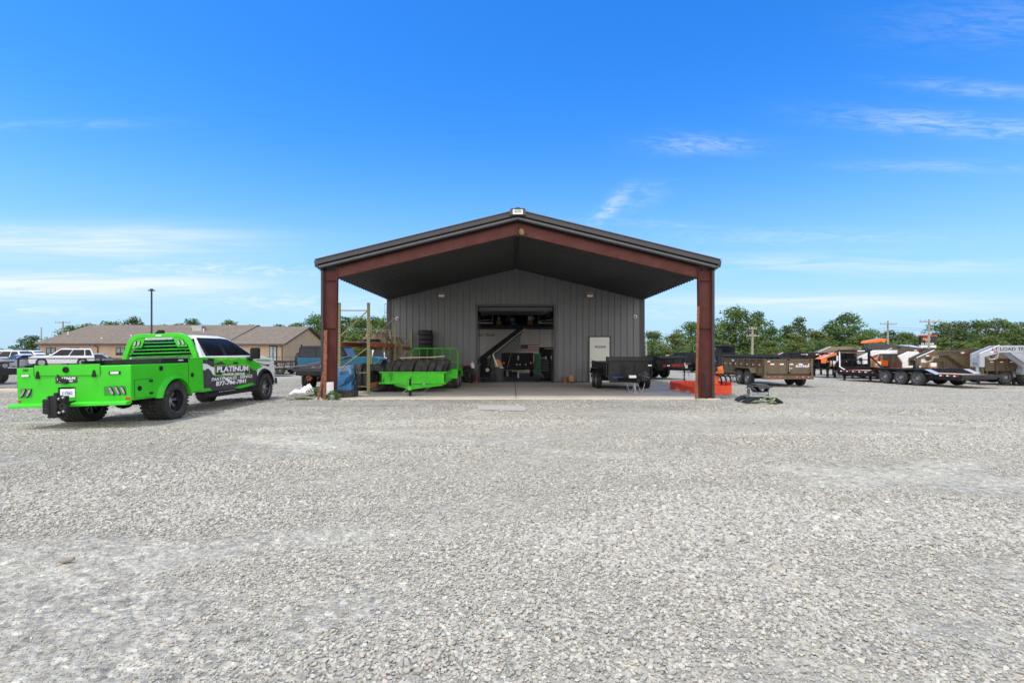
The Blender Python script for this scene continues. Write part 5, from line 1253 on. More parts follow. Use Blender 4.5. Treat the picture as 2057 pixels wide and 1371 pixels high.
# ------------------------------------------------------------------ gooseneck trailers: local +x from coupler to tail
def gooseneck(name, label, loc, rz, paint, zn=1.78, nh=.27, neck=2.6, L=7., boxh=1.0, zfl=.75, group=None, txt=None, tm='text_dark', head='white_plain', gusset=True, body='box', tapeon=True, slope=.12, r=.37, accent=None, W_=2.1, bp=None):
    t = thing(name, label, 'trailer', loc, rz, group)
    for s in (-1, 1):
        y = s * .24; mb = MB()
        pts = [(-.14, .95), (.10, .95), (.10, zn - nh - .22), (.85, zn - nh), (neck, zn - nh), (neck, zn), (.80, zn), (-.14, zn - .42)]
        mb.prism(pts, 'y', y - .06, y + .06)
        if gusset: mb.prism([(neck - 1.05, zn - nh), (neck, zn - nh), (neck, zfl)], 'y', y - .05, y + .05)
        obj('neck', mb, paint, t, bev=.01)
    mb = MB(); mb.box(-.12, .08, -.22, .22, 1.15, zn - nh - .25); mb.cyl((-.02, 0, .62), (-.02, 0, 1.2), .07, 12); mb.box(-.1, .06, -.09, .09, .55, .7); obj('coupler', mb, 'black_satin' if paint != 'grey_paint' else paint, t, bev=.006)
    if head != 'white_plain': mb = MB(); mb.plate([(-.15, -.22, zn - .41), (.8, -.22, zn + .003), (.8, .22, zn + .003), (-.15, .22, zn - .41)], .012, (-.4, 0, .9)); obj('neck_cover', mb, head, t)
    mb = MB(); mb.box(.75, .95, -.2, .2, zn - nh + .02, zn - .02); obj('neck_brace', mb, paint, t)
    mb = MB(); mb.bar((-.12, -.275, zn - .395), (.80, -.275, zn + .012), .075, .02); obj('neck_strip', mb, 'white_plain', t)
    mb = MB(); mb.box(neck, neck + .14, -W_ / 2, W_ / 2, .55, zn - .02); up = obj('front_wall', mb, bp or paint, t, bev=.008)
    for s in (-1, 1): jack(t, neck + .06, s * .8, 0, 1.0, .07, paint, 'black_satin')
    if paint != 'grey_paint': mb = MB(); mb.box(.55, .95, -.3, .3, .75, 1.12); mb.m = 1; mb.box(.6, .9, -.32, -.3, .9, 1.1); obj('tool_tray', mb, ['cardboard', 'white_plain'], t, bev=.01)
    x0 = neck + .14; h = W_ / 2
    mb = MB()
    for s in (-1, 1): mb.box(x0 - .2, L, s * .45 - .06, s * .45 + .06, zfl - .25, zfl - .06)
    for k in range(8): mb.box(x0 + .2 + k * (L - x0 - .3) / 7 - .04, x0 + .2 + k * (L - x0 - .3) / 7 + .04, -h + .05, h - .05, zfl - .18, zfl - .04)
    bp = bp or paint; obj('frame', mb, 'black_satin' if body == 'flat' else bp, t)
    if body == 'box':
        mb = MB(); mb.box(x0, L, -h, h, zfl - .05, zfl)
        for s in (-1, 1):
            mb.box(x0, L, min(s * h, s * (h - .04)), max(s * h, s * (h - .04)), zfl, zfl + boxh); mb.box(x0, L, min(s * (h + .03), s * (h - .06)), max(s * (h + .03), s * (h - .06)), zfl + boxh - .02, zfl + boxh + .06)
            n = 7
            for k in range(n + 1): x = x0 + .05 + (L - x0 - .1) * k / n; mb.box(x - .04, x + .04, min(s * h, s * (h + .05)), max(s * h, s * (h + .05)), zfl - .03, zfl + boxh)
        mb.box(L - .04, L, -h, h, zfl, zfl + boxh); bx = obj('dump_box', mb, bp, t, bev=.006)
        if tapeon:
            for k in range(7):
                x = x0 + .3 + k * (L - x0 - .4) / 7; mb = MB(); mb.box(x, x + .16, -h - .006, -h - .002, zfl + boxh * .72, zfl + boxh * .72 + .05); mb.m = 1; mb.box(x + .16, x + .34, -h - .006, -h - .002, zfl + boxh * .72, zfl + boxh * .72 + .05); obj('reflector_tape', mb, ['text_white', 'red_tape'], bx)
    else:
        mb = MB()
        for k in range(12): mb.box(x0, L, -h + .02 + k * (W_ - .04) / 12, -h + .01 + (k + 1) * (W_ - .04) / 12, zfl - .04, zfl)
        obj('deck', mb, 'wood_deck', t)
        mb = MB(); mb.box(x0, L, -h - .03, -h + .02, zfl - .14, zfl + .02); mb.box(x0, L, h - .02, h + .03, zfl - .14, zfl + .02); obj('side_rail', mb, paint, t, bev=.006)
    for s in (-1, 1):
        for x in (L - 2.7, L - 1.75): add_wheel(t, (x, s * (h - .16), r), r, .24, .21, 1, 'rubber', ('rim_grey', 'steel'), 'disc')
    for o in list(t.children):
        if o.name.startswith('wheel'): o.rotation_euler = (0, 0, R(90 if o.location.y > 0 else -90))
    if txt: lettering('lettering', txt, nh * .62, FRONT(neck * .60, -.303, zn - nh / 2), tm, t, bold=.004, sx=1.25)
    if tapeon:
        for x in (.35, neck - .42):
            mb = MB(); zz = zn - nh / 2 - (.16 if x < .8 else 0); mb.box(x, x + .17, -.307, -.302, zz - .025, zz + .035); mb.m = 1; mb.box(x + .17, x + .36, -.307, -.302, zz - .025, zz + .035); obj('reflector_tape', mb, ['text_white', 'red_tape'], t)
    mb = MB()
    for k in range(2):
        mb.tube([(.2 + k * .1, -.2, zn - nh - .12), (.35 + .1 * k, -.25, zn - nh - .36), (.6 + .12 * k, -.25, zn - nh - .3), (.85, -.2, zn - nh - .05)], .010, 6)
    obj('brake_hose', mb, 'plastic_white' if accent is None else accent, t)
    return t
def gp(px, D): X = (px - CX) / F * D; return (X, D, hz(X, D))
gooseneck('gooseneck_trailer', 'bronze gooseneck dump trailer with dark neck lettering just behind the equipment trailer', gp(1838, 27.8), R(-2), 'bronze', 1.78, txt='LOAD TRAIL', boxh=.55, L=6.6)
gooseneck('gooseneck_trailer', 'light grey gooseneck trailer cut by the right edge of the photo', gp(1964, 26.2), R(-4), 'grey_paint', 2.04, .36, 2.35, txt='LT LOAD TRAIL', zfl=.9, boxh=1.0, L=6.8)
gooseneck('gooseneck_trailer', 'bronze gooseneck trailer partly hidden behind the white sided one', gp(1760, 33.5), R(-3), 'bronze', 1.95, txt='LOAD TRAIL', boxh=.5, L=6.2)
WT = gooseneck('gooseneck_trailer', 'white gooseneck trailer with a sloping white side panel', gp(1733, 31.8), R(-2), 'white_paint', 1.80, .22, 1.9, boxh=.4, L=5.6, tapeon=False, gusset=False, bp='bronze')
mb = MB(); mb.prism([(1.62, .72), (2.98, .72), (2.98, 1.1), (2.5, 1.72), (1.95, 1.72), (1.35, 1.45), (1.62, 1.05)], 'y', -1.16, -1.06); sp_ = obj('side_panel', mb, 'white_plain', WT, bev=.01)
mb = MB(); mb.prism([(1.9, 1.12), (2.2, 1.12), (1.95, 1.32)], 'y', -1.17, -1.161); obj('panel_vent', mb, 'black_satin', sp_); mb = MB(); mb.box(2.4, 2.52, -1.2, -1.16, .78, 1.0); obj('panel_latch', mb, 'black_satin', sp_)
BK = gooseneck('gooseneck_trailer', 'black gooseneck trailer with an orange winch high on its sloping neck', gp(1728, 39.5), R(-2), 'black_paint', 2.15, .3, 2.2, boxh=.9, L=8, tapeon=False, zfl=.9)
mb = MB(); mb.prism([(.0, 1.95), (4.8, 1.70), (4.8, 1.95), (1.6, 2.35), (.0, 2.42)], 'y', -.9, -.6); obj('loading_ramp', mb, 'metal_trim', BK, bev=.01)
mb = MB(); mb.prism([(.05, 2.42), (1.5, 2.52), (1.62, 2.74), (1.2, 2.78), (.2, 2.60)], 'y', -.55, .1); mb.cyl((1.35, -.6, 2.62), (1.35, .15, 2.62), .16, 14); obj('winch', mb, 'orange_bright', BK, bev=.02)
OG = gooseneck('gooseneck_trailer', 'black gooseneck trailer with a bright orange coupler and ramps behind the bronze dump trailer', gp(1645, 33.0), R(4), 'black_paint', 1.62, .24, 1.6, boxh=.5, L=6.2, tapeon=False, head='orange_bright', body='flat')
mb = MB(); mb.prism([(-.2, .95), (.12, .95), (.2, 1.3), (.85, 1.48), (.8, 1.62), (-.2, 1.25)], 'y', -.52, -.485); obj('coupler_shroud', mb, 'orange_bright', OG, bev=.01)
mb = MB(); mb.prism([(2.3, 1.42), (3.0, 1.42), (3.6, .8), (2.9, .8)], 'y', -1.0, -.9); mb.prism([(3.4, 1.2), (3.9, 1.1), (4.0, .75), (3.5, .75)], 'y', -1.0, -.9); obj('loading_ramp', mb, 'orange_bright', OG, bev=.01)
for k in range(5): mb = MB(); mb.box(1.9 + k * .6, 2.15 + k * .6, -1.09, -1.081, .68, .72); obj('reflector_tape', mb, 'red_tape', OG)
TN = gooseneck('gooseneck_trailer', 'tan bronze gooseneck trailer standing behind the orange couplered one', gp(1643, 38.5), R(-2), 'bronze_light', 2.1, .3, 2.4, boxh=.65, L=8, tapeon=False, zfl=.95, head='bronze_light')
RG = gooseneck('gooseneck_trailer', 'black and dark red gooseneck trailer with white triangle marks over the bronze tailgate', gp(1544, 34.0), R(-3), 'black_paint', 1.58, .22, 3.3, boxh=.35, L=8.2, txt='Gatormade', tm='text_white', head='primer')
RG2 = gooseneck('gooseneck_trailer', 'black flat gooseneck trailer farthest along the row beside the utility pole', gp(1572, 37.5), R(-3), 'black_paint', 1.62, .22, 3.1, boxh=.35, L=8.2, tapeon=False, head='primer', body='flat')
for x in (1.75, 3.05):
    mb = MB(); mb.plate([(x - .16, -.5, 1.05), (x + .16, -.5, 1.05), (x, -.5, 1.36)], .01, (0, -1, 0)); q = obj('warning_triangle', mb, 'red_tape', RG); mb = MB(); mb.box(x - .05, x + .05, -.52, -.511, 1.3, 1.42); obj('sticker', mb, 'text_white', q)
dump_trailer('dump_trailer', 'tall bronze dump body parked behind the light grey gooseneck', (gp(2000, 31)[0] - 1.2, 31.0, gp(2000, 31)[2]), R(-88), 'bronze', 4.6, 2.2, .85, 1.95, (1.6, 2.5), r=.4, ribs=3, tape_on=True, tarp=False, chain=False, tongue=.8)
dump_trailer('dump_trailer', 'low black dump trailer lined up behind the bronze dump trailer', gp(1440, 33.5), R(-86), 'black_paint', 5.4, 2.1, .75, 1.42, (2.0, 2.9), r=.38, ribs=6, tape_on=False, tarp=True, chain=False)
FT = thing('flatbed_trailer', 'black flatbed trailer with pale front posts seen just right of the porch column', 'trailer', gp(1440, 41.5))
mb = MB(); mb.box(-1.1, 1.1, 0, 5, .62, .78); mb.box(-1.15, 1.15, -.06, 0, .55, .82); mb.box(-.95, .95, .2, .35, .78, 1.85); obj('bed', mb, 'black_paint', FT, .01)
for s in (-1, 1):
    mb = MB(); mb.bar((s * 1.02, -.02, .8), (s * 1.02, .3, 1.95), .10, .08); mb.bar((s * 1.02, .3, 1.95), (s * .8, .3, 2.1), .09, .08); obj('post', mb, 'white_plain', FT)
    for y in (2.4, 3.3): add_wheel(FT, (s * .98, y, .38), .38, .24, .21, s)
for k in range(5): mb = MB(); mb.box(-.95 + k * .42, -.8 + k * .42, -.068, -.061, .66, .72); obj('reflector_tape', mb, 'red_tape' if k % 2 else 'text_white', FT)
dump_trailer('dump_trailer', 'black dump trailer with a raised front showing at the porch column', gp(1372, 40.), R(-70), 'black_paint', 4.2, 2.0, .85, 1.55, (1.8, 2.6), r=.38, ribs=5, front_up=.45, tape_on=False, chain=False, tongue=1.0)
# low trailers parked between the truck and the porch
def low_trailer(label, loc, rz, L=4.6, Wd=2.0, paint='black_paint', jk=True):
    t = thing('utility_trailer', label, 'trailer', loc, rz, 'utility trailers parked in front of the office'); h = Wd / 2
    mb = MB(); mb.box(-h, h, 0, .08, .48, .62); mb.box(-h, h, L - .08, L, .48, .62); mb.box(-h, -h + .08, 0, L, .48, .62); mb.box(h - .08, h, 0, L, .48, .62)
    for s in (-1, 1): mb.bar((s * .7, L, .53), (0, L + 1.2, .53), .07, .1)
    for k in range(5): y = .2 + k * (L - .4) / 4; mb.box(-h + .02, -h + .07, y - .03, y + .03, .62, .98); mb.box(h - .07, h - .02, y - .03, y + .03, .62, .98)
    mb.box(-h, -h + .06, .1, L, .96, 1.02); mb.box(h - .06, h, .1, L, .96, 1.02); mb.box(-h, h, L - .06, L, .96, 1.02)
    obj('frame', mb, paint, t, .004)
    mb = MB()
    for k in range(10): mb.box(-h + .09 + k * (Wd - .18) / 10, -h + .08 + (k + 1) * (Wd - .18) / 10, .05, L - .05, .60, .64)
    obj('deck', mb, 'wood_old', t)
    for s in (-1, 1):
        add_wheel(t, (s * (h + .14), L * .42, .33), .33, .2, .19, s)
        mb = MB(); mb.loft([[(s * (h + .02), L * .42 + .42 * math.cos(a), .33 + .42 * math.sin(a)), (s * (h + .27), L * .42 + .42 * math.cos(a), .33 + .42 * math.sin(a)), (s * (h + .27), L * .42 + .40 * math.cos(a), .33 + .40 * math.sin(a)), (s * (h + .02), L * .42 + .40 * math.cos(a), .33 + .40 * math.sin(a))] for a in [math.pi * k / 10 for k in range(11)]]); obj('fender', mb, paint, t)
        mb = MB(); mb.box(s * .8 - .06, s * .8 + .06, -.012, 0, .5, .6); obj('tail_light', mb, 'red_lens', t)
    jack(t, 0, L + .9, 0, .9, .035)
    return t
low_trailer('low black utility trailer nearest the truck bonnet with its drawbar to the left', gp(585, 37), R(98))
low_trailer('low black utility trailer behind the spare wheel of the teal off roader', gp(625, 40.5), R(93))
low_trailer('low black utility trailer half hidden by the service truck bonnet', gp(560, 42.0), R(96))
# ramp trailer at the left edge
RT_ = thing('ramp_trailer', 'black and red gooseneck ramp trailer behind the mesh fence at the left edge', 'trailer', (-31.4, 27.6, hz(-28, 27)), R(-90))
mb = MB(); mb.box(-1.1, 1.1, -1.0, 4.4, .62, .80); mb.box(-1.15, 1.15, 4.3, 4.42, .5, .84); mb.prism([(1.2, .8), (3.6, 1.15), (3.6, 1.2), (1.2, .86)], 'x', .3, 1.0);  mb.prism([(1.2, .8), (3.6, 1.15), (3.6, 1.2), (1.2, .86)], 'x', -1.0, -.3); obj('bed', mb, 'black_satin', RT_, .01)
for y in (.9, 1.8, 2.9):
    for s in (-1, 1): add_wheel(RT_, (s * .92, y, .38), .38, .24, .21, s)
for k in range(4): mb = MB(); mb.box(1.101, 1.106, -.4 + k * 1.1, .1 + k * 1.1, .68, .76); obj('reflector_tape', mb, 'red_tape', RT_)
# ================================================================== things round the porch
# ---- green trailer full of worn tyres
gyaw = R(0)
GT = thing('tyre_trailer', 'lime green utility trailer with a mesh ramp, loaded with worn tyres', 'trailer', (-3.56, 18.4, 0), 0)
h = 1.165; LG = 5.2
mb = MB()
for s in (-1, 1): mb.box(min(s * h, s * (h - .05)), max(s * h, s * (h - .05)), 0, LG, .34, .72); mb.box(min(s * (h + .03), s * (h - .06)), max(s * (h + .03), s * (h - .06)), 0, LG, .70, .74)
mb.box(-h, h, 0, .05, .33, .72); mb.box(-h - .03, h + .03, -.03, .07, .70, .745); mb.box(-h - .06, h + .02, -.05, .06, .31, .36)
for y in (1, 2, 3, 4, 5): mb.box(-h + .03, h - .03, y - .03, y + .03, .30, .36)
obj('side_wall', mb, 'lime_trailer', GT, .006)
mb = MB()
for k in range(12): mb.box(-h + .06 + k * .187, -h + .06 + k * .187 + .18, .06, LG, .365, .395)
obj('deck', mb, 'wood_old', GT)
mb = MB(); tx = .21
for s in (-1, 1): mb.bar((tx + s * .85, .0, .30), (tx, -1.55, .27), .06, .1)
mb.bar((tx - .5, -.62, .29), (tx + .5, -.62, .29), .05, .07); fr = obj('drawbar', mb, 'lime_trailer', GT, .006)
mb = MB(); mb.box(tx - .09, tx + .09, -1.6, -1.35, .22, .33); mb.cyl((tx, -1.62, .2), (tx, -1.62, .34), .06, 12); obj('coupler', mb, 'lime_trailer', fr, .01)
mb = MB(); mb.cyl((tx - .02, -1.45, .02), (tx - .02, -1.45, .58), .035, 10); mb.bar((tx - .02, -1.45, .56), (tx + .06, -1.45, .66), .02); mb.lathe([(.02, -.03), (.1, -.03), (.1, .03), (.02, .03)], 14, 'x', (tx - .02, -1.45, .10)); obj('jack', mb, 'black_satin', GT)
mb = MB(); mb.cyl((tx + .32, -.85, .26), (tx + .32, -.85, .40), .055, 10); obj('winch_post', mb, 'steel', GT)
mb = MB(); mb.tube([(tx - .15, -1.3, .22), (tx - .3, -1.3, .1), (tx - .1, -1.35, .05), (tx + .15, -1.3, .08), (tx + .35, -1.0, .12), (tx + .5, -.8, .24)], .014, 6); obj('safety_chain', mb, 'steel', GT)
mb = MB(); mb.lathe([(.03, -.012), (.075, -.012), (.075, .012), (.03, .012)], 16, 'y', (-.78, -.045, .65)); mb.box(-.80, -.76, -.05, -.02, .42, .62); obj('toolbox_latch', mb, 'lime_dark', GT)
lettering('lettering', '50', .16, basis((h + .004, 1.3, .55), (0, 1, 0), (0, 0, 1)), 'text_white', GT)
for s in (-1, 1):
    for y in (2.25, 3.1): add_wheel(GT, (s * (h + .13), y, .345), .345, .21, .19, s, 'rubber_old', ('rim_grey', 'steel'), 'disc', spin=rnd.random())
    mb = MB(); mb.prism([(1.55, .42), (1.75, .74), (3.6, .74), (3.8, .42), (3.8, .47), (3.63, .78), (1.72, .78), (1.55, .47)], 'x', s * h, s * (h + .27)); obj('fender', mb, 'lime_trailer', GT, .006)
# mesh ramp gate at the tail
mb = MB(); yg = LG + .02; gp_ = [(-1.06, yg, .42), (-1.06, yg, 1.48), (-.95, yg, 1.62), (.95, yg, 1.62), (1.06, yg, 1.48), (1.06, yg, .42)]
mb.tube(gp_, .03, 8)
for k in range(1, 6): x = -1.06 + k * 2.12 / 6; mb.tube([(x, yg, .42), (x, yg, 1.6)], .017, 6)
for z in (.5, 1.0): mb.tube([(-1.06, yg, z), (1.06, yg, z)], .017, 6)
gate = obj('ramp_gate', mb, 'lime_trailer', GT)
mb = MB()
for k in range(-18, 27):
    a = -1.04 + k * .08
    for sg in (1, -1):
        p0, p1 = (a, .5), (a + 1.1, 1.6)
        x0, z0, x1, z1 = p0[0], p0[1], p1[0], p1[1]
        if x0 < -1.04: z0 += (-1.04 - x0); x0 = -1.04
        if x1 > 1.04: z1 -= (x1 - 1.04); x1 = 1.04
        if x1 - x0 < .03: continue
        mb.bar((sg * x0, yg + sg * .003, z0), (sg * x1, yg + sg * .003, z1), .007, .005)
obj('gate_mesh', mb, 'lime_dark', gate)
# worn tyres leaning in the bed: two rows
ordn = ['first', 'second', 'third', 'fourth', 'fifth', 'sixth', 'seventh', 'eighth', 'ninth', 'tenth']
for row, (yr, n) in enumerate(((.50, 8), (1.35, 8))):
    for k in range(n):
        rr = rnd.uniform(.375, .40); me = tyre_data('worn%d' % (k % 3), [.38, .39, .40][k % 3], .23, .21, 'rubber_old')
        o = link('tyre', me, None, (-3.56 - .88 + k * .255 + rnd.uniform(-.015, .015) + (.06 if row else 0), 18.4 + yr + rnd.uniform(-.03, .03), .395 + .40), (rnd.random() * 6, R(17 + rnd.uniform(-3, 3)), R(rnd.uniform(-9, -3))))
        tag(o, '%s worn tyre from the left in the %s row leaning in the lime green trailer' % (ordn[k], ('front', 'rear')[row]), 'tyre', 'worn tyres in the green trailer')
PP = MB(); PP.tube([(-4.15, 18.9, 1.24), (-3.0, 19.0, 1.26), (-2.5, 19.1, 1.30)], .022, 8); tag(obj('pipe', PP, 'wood_pale'), 'thin tan pipe lying across the tyres in the green trailer', 'pipe')
# tall stack of tyres against the wall
for k in range(11):
    o = link('tyre', tyre_data('stack', .345, .225, .2, 'rubber_new'), None, (-4.08 + rnd.uniform(-.02, .02), 24.2 + rnd.uniform(-.01, .01), .113 + k * .226), (0, R(90), rnd.random() * 6))
    tag(o, ('black tyre on top of the tall stack against the ribbed wall' if k == 10 else 'black tyre number %d up from the slab in the tall stack by the wall' % (k + 1)), 'tyre', 'black tyres stacked against the wall')
# tyre pair, board and jug at the left jamb
o = link('tyre', tyre_data('wall', .40, .2, .25, 'rubber_new'), None, (-2.12, 24.35, .40), (0, R(-14), R(62))); tag(o, 'black tyre standing against the wall beside the shop doorway', 'tyre')
o = link('tyre', tyre_data('wall2', .34, .2, .2, 'rubber'), None, (-1.98, 24.02, .33), (0, R(-24), R(50))); tag(o, 'smaller dull tyre with a white sticker leaning on the bigger one by the doorway', 'tyre')
mb = MB(); mb.box(-.03, .03, -.12, -.115, .1, .2); s_ = MB(); s_.box(-1.93, -1.87, 23.88, 23.885, .38, .50); obj('sticker', s_, 'text_white', o, loc=None); o.children[0].matrix_parent_inverse = (Matrix.Translation((-1.98, 24.02, .33)) @ Matrix.Rotation(R(50), 4, 'Z') @ Matrix.Rotation(R(-24), 4, 'Y')).inverted()
mb = MB(); mb.box(-2.45, -2.0, 24.0, 24.4, .815, .85); tag(obj('board', mb, 'rack_orange', bev=.004), 'small orange board balanced on the tyre by the doorway', 'board')
mb = MB(); mb.lathe([(.0005, 0), (.09, 0), (.1, .03), (.1, .17), (.03, .24), (.03, .28), (.0005, .28)], 14, 'z', (-1.88, 24.3, .72)); mb.box(-1.98, -1.78, 24.2, 24.4, .70, .72); tag(obj('jug', mb, 'plastic_white'), 'white plastic jug on the pile by the doorway', 'jug')
mb = MB(); mb.box(-1.84, -1.66, 24.3, 24.48, .0, .24); mb.prism([(-1.82, .24), (-1.68, .24), (-1.72, .30), (-1.79, .30)], 'y', 24.34, 24.44); mb.tube([(-1.7, 24.39, .28), (-1.64, 24.39, .40)], .018, 6); tag(obj('fuel_can', mb, 'gas_red', bev=.02), 'red fuel can on the slab at the foot of the door jamb', 'can')
# boxes right of the doorway
for (px, py0, py1, wpx, m, lab) in ((1134, 757, 771, 9, 'carton_brown', 'dark brown carton on the slab nearer the shop doorway'), (1147, 766, 771, 9, 'carton_brown', 'flat brown carton under the tan box right of the doorway'), (1147, 753, 766, 9.5, 'cardboard', 'tan cardboard box on top of the flat carton by the wall')):
    D = 24.35; x = (px - CX) / F * D; w_ = wpx / F * D; z0 = max(0, CH - (py1 - HY) / F * D); z1 = CH - (py0 - HY) / F * D
    z0 = 0 if z0 < .06 else z0
    mb = MB(); mb.box(x - w_ / 2, x + w_ / 2, D - .12, D + .14, z0, z1); mb.box(x - .012, x + .012, D - .1205, D - .12, z0, z1); tag(obj('carton', mb, m, bev=.004), lab, 'box')
# ---- pallet racking
def upright(loc, zt, label):
    t = thing('rack_frame', label, 'rack', loc, 0, 'pallet rack frames left of the green trailer')
    for s in (-1, 1):
        mb = MB(); x = s * .5
        mb.box(x - .045, x + .045, -.006, .0, 0, zt); mb.box(x - .045, x - .038, 0, .07, 0, zt); mb.box(x + .038, x + .045, 0, .07, 0, zt); mb.box(x - .07, x + .07, -.05, .12, 0, .012); mb.box(x - .05, x + .05, -.01, .075, zt - .0, zt + .012)
        p = obj('post', mb, 'rack_green', t)
        mb = MB()
        for k in range(int(zt / .1)): mb.box(x - .012, x + .012, -.0075, -.0062, .08 + k * .1, .115 + k * .1)
        obj('slot_row', mb, 'black_satin', p)
    mb = MB(); zs = [.28, .75, 1.55, 2.35] if zt > 2.5 else [.28, 1.1, 1.7]
    mb.bar((-.5, .03, zt - .25), (.5, .03, zt - .25), .03); mb.bar((-.5, .03, .28), (.5, .03, .28), .03); mb.bar((-.5, .03, .75), (.5, .03, .75), .03)
    mb.bar((-.46, .03, .9), (.46, .03, 1.6), .035); mb.bar((-.46, .03, 2.0 if zt > 2.5 else 1.2), (.46, .03, 2.85 if zt > 2.5 else zt - .3), .035); obj('bracing', mb, 'rack_green', t)
    return t
upright((-5.40, 17.45, 0), 3.12, 'tall flaking green rack frame at the front of the racking by the column')
upright((-5.38, 21.3, 0), 2.62, 'middle green rack frame rising through the brown tarp')
upright((-5.30, 24.3, 0), 2.45, 'short green rack frame at the ribbed wall')
for (x, y0, y1, z, lab) in ((-4.9, 17.5, 21.3, 1.72, 'orange rack beam nearest the green trailer at shelf height'), (-5.9, 17.5, 21.3, 1.72, 'orange rack beam at shelf height on the column side of the racking'), (-4.87, 21.4, 24.3, 1.62, 'rear orange rack beam running to the ribbed wall'), (-4.9, 17.5, 20.6, .30, 'low orange rack beam just above the slab behind the green trailer'), (-5.87, 21.4, 24.3, 1.62, 'far orange rack beam behind the middle rack frame')):
    mb = MB(); mb.box(x - .03, x + .03, y0, y1, z - .075, z + .075); mb.box(x - .05, x + .02, y0, y1, z + .02, z + .04); tag(obj('rack_beam', mb, 'rack_orange', bev=.006), lab, 'beam', 'orange pallet rack beams')
mb = MB()
for k in range(7): mb.box(-5.86, -4.94, 17.7 + k * .52, 18.16 + k * .52, 1.80, 1.822)
tag(obj('shelf_board', mb, 'wood_old'), 'weathered plank shelf lying across the orange rack beams', 'shelf')
# crumpled tarps on the shelf
def tarp(name, label, c, sx, sy, hgt, drop, seed):
    nx, ny = 30, 22; vs = []
    for j in range(ny + 1):
        for i in range(nx + 1):
            u, v = i / nx * 2 - 1, j / ny * 2 - 1
            z = hgt * (1 - abs(u) ** 4 * .7) * (1 - abs(v) ** 4 * .7) * (.75 + .3 * mnoise.noise((u * 1.6 + seed, v * 1.6, 2)))
            e = max(0, -v - .72) * 3.2; z -= e * drop * (.7 + .8 * mnoise.noise((u * 3 + seed, 3.3, 1)))
            z += .09 * mnoise.noise((u * 4 + seed, v * 4, 7)) + .05 * mnoise.noise((u * 9, v * 9 + seed, 4))
            vs.append((c[0] + u * sx + .08 * mnoise.noise((v * 3, u * 2, seed)), c[1] + v * sy * (1 if v > -.72 else .92) + .06 * mnoise.noise((u * 5, v * 2, seed + 3)), c[2] + z))
    n = nx + 1; fs = [(j * n + i, j * n + i + 1, (j + 1) * n + i + 1, (j + 1) * n + i) for j in range(ny) for i in range(nx)]
    o = obj(name, MB().add(vs, fs), 'tarp', fix=False); sd = o.modifiers.new('thickness', 'SOLIDIFY'); sd.thickness = .012
    return tag(o, label, 'tarp')
tarp('tarpaulin', 'crumpled brown tarp heaped on the rack shelf between the green frames', (-5.30, 20.1, 1.83), .44, .55, .50, .5, 1.0)
tarp('tarpaulin', 'smaller brown tarp hanging off the rack end by the ribbed wall', (-4.95, 21.9, 1.74), .27, .36, .40, .9, 6.0)
mb = MB(); mb.box(-5.6, -4.95, 18.6, 19.3, 1.825, 1.87); mb.box(-5.5, -5.0, 18.9, 19.5, 1.87, 1.93); tag(obj('panel_scrap', mb, 'black_satin', bev=.01), 'flat dark scrap panels lying on the rack shelf in front of the tarp', 'scrap')
# blue cabinet, cables, tyres, white panel
CB = thing('blue_cabinet', 'blue welder cabinet standing on a flat tyre beside the rack', 'cabinet', (-5.52, 16.9, .19), R(-6))
mb = MB(); mb.box(-.31, .29, -.2, .26, 0, .42); mb.prism([(-.31, .42), (.29, .42), (.29, .56), (-.31, .44)], 'y', -.2, .26); obj('cabinet_body', mb, 'cabinet_blue', CB, .012)
mb = MB(); mb.box(-.27, .25, -.206, -.2, .04, .4); obj('front_panel', mb, 'cabinet_blue', CB, .004)
UB = thing('control_box', 'pale blue control box tilted on top of the blue cabinet', 'box', (-5.44, 16.92, .66), R(-4), ry=R(-11))
mb = MB(); mb.box(-.21, .22, -.2, .2, 0, .34); obj('case', mb, 'cabinet_pale', UB, .012)
mb = MB(); mb.box(-.19, .2, -.206, -.2, .03, .2); obj('louvre_panel', mb, 'cabinet_pale', UB, .004); mb = MB()
for k in range(5): mb.box(-.16, .16, -.212, -.206, .05 + k * .03, .06 + k * .03)
obj('louvre', mb, 'metal_dark', UB)
mb = MB(); mb.box(-.06, .1, -.208, -.2, .24, .31); obj('data_plate', mb, 'brass', UB)
CW = thing('cable_bundle', 'tangle of black cables hanging down the side of the blue cabinet', 'cable', (-5.14, 16.8, .2))
mb = MB()
for k in range(11):
    x0 = rnd.uniform(-.06, .10); mb.tube([(x0 - .05, rnd.uniform(-.05, .1), .78 + rnd.uniform(-.06, .05)), (x0 + .05, -.08 + rnd.uniform(-.06, .06), .5), (x0 + rnd.uniform(-.1, .12), -.1, .25), (x0 + rnd.uniform(-.1, .15), -.08, .02)], .009, 5)
for k in range(4): mb.tube([(-.52 + k * .08, -.14, .12 + .03 * k), (-.25, -.16, .2 + .06 * k), (.0, -.12, .42 + .05 * k)], .009, 5)
obj('cable', mb, 'black_plastic', CW)
o = link('tyre', tyre_data('flat', .40, .24, .23, 'rubber_old'), None, (-5.46, 16.82, .10), (0, R(90), 0)); tag(o, 'worn tyre lying flat under the blue cabinet', 'tyre')
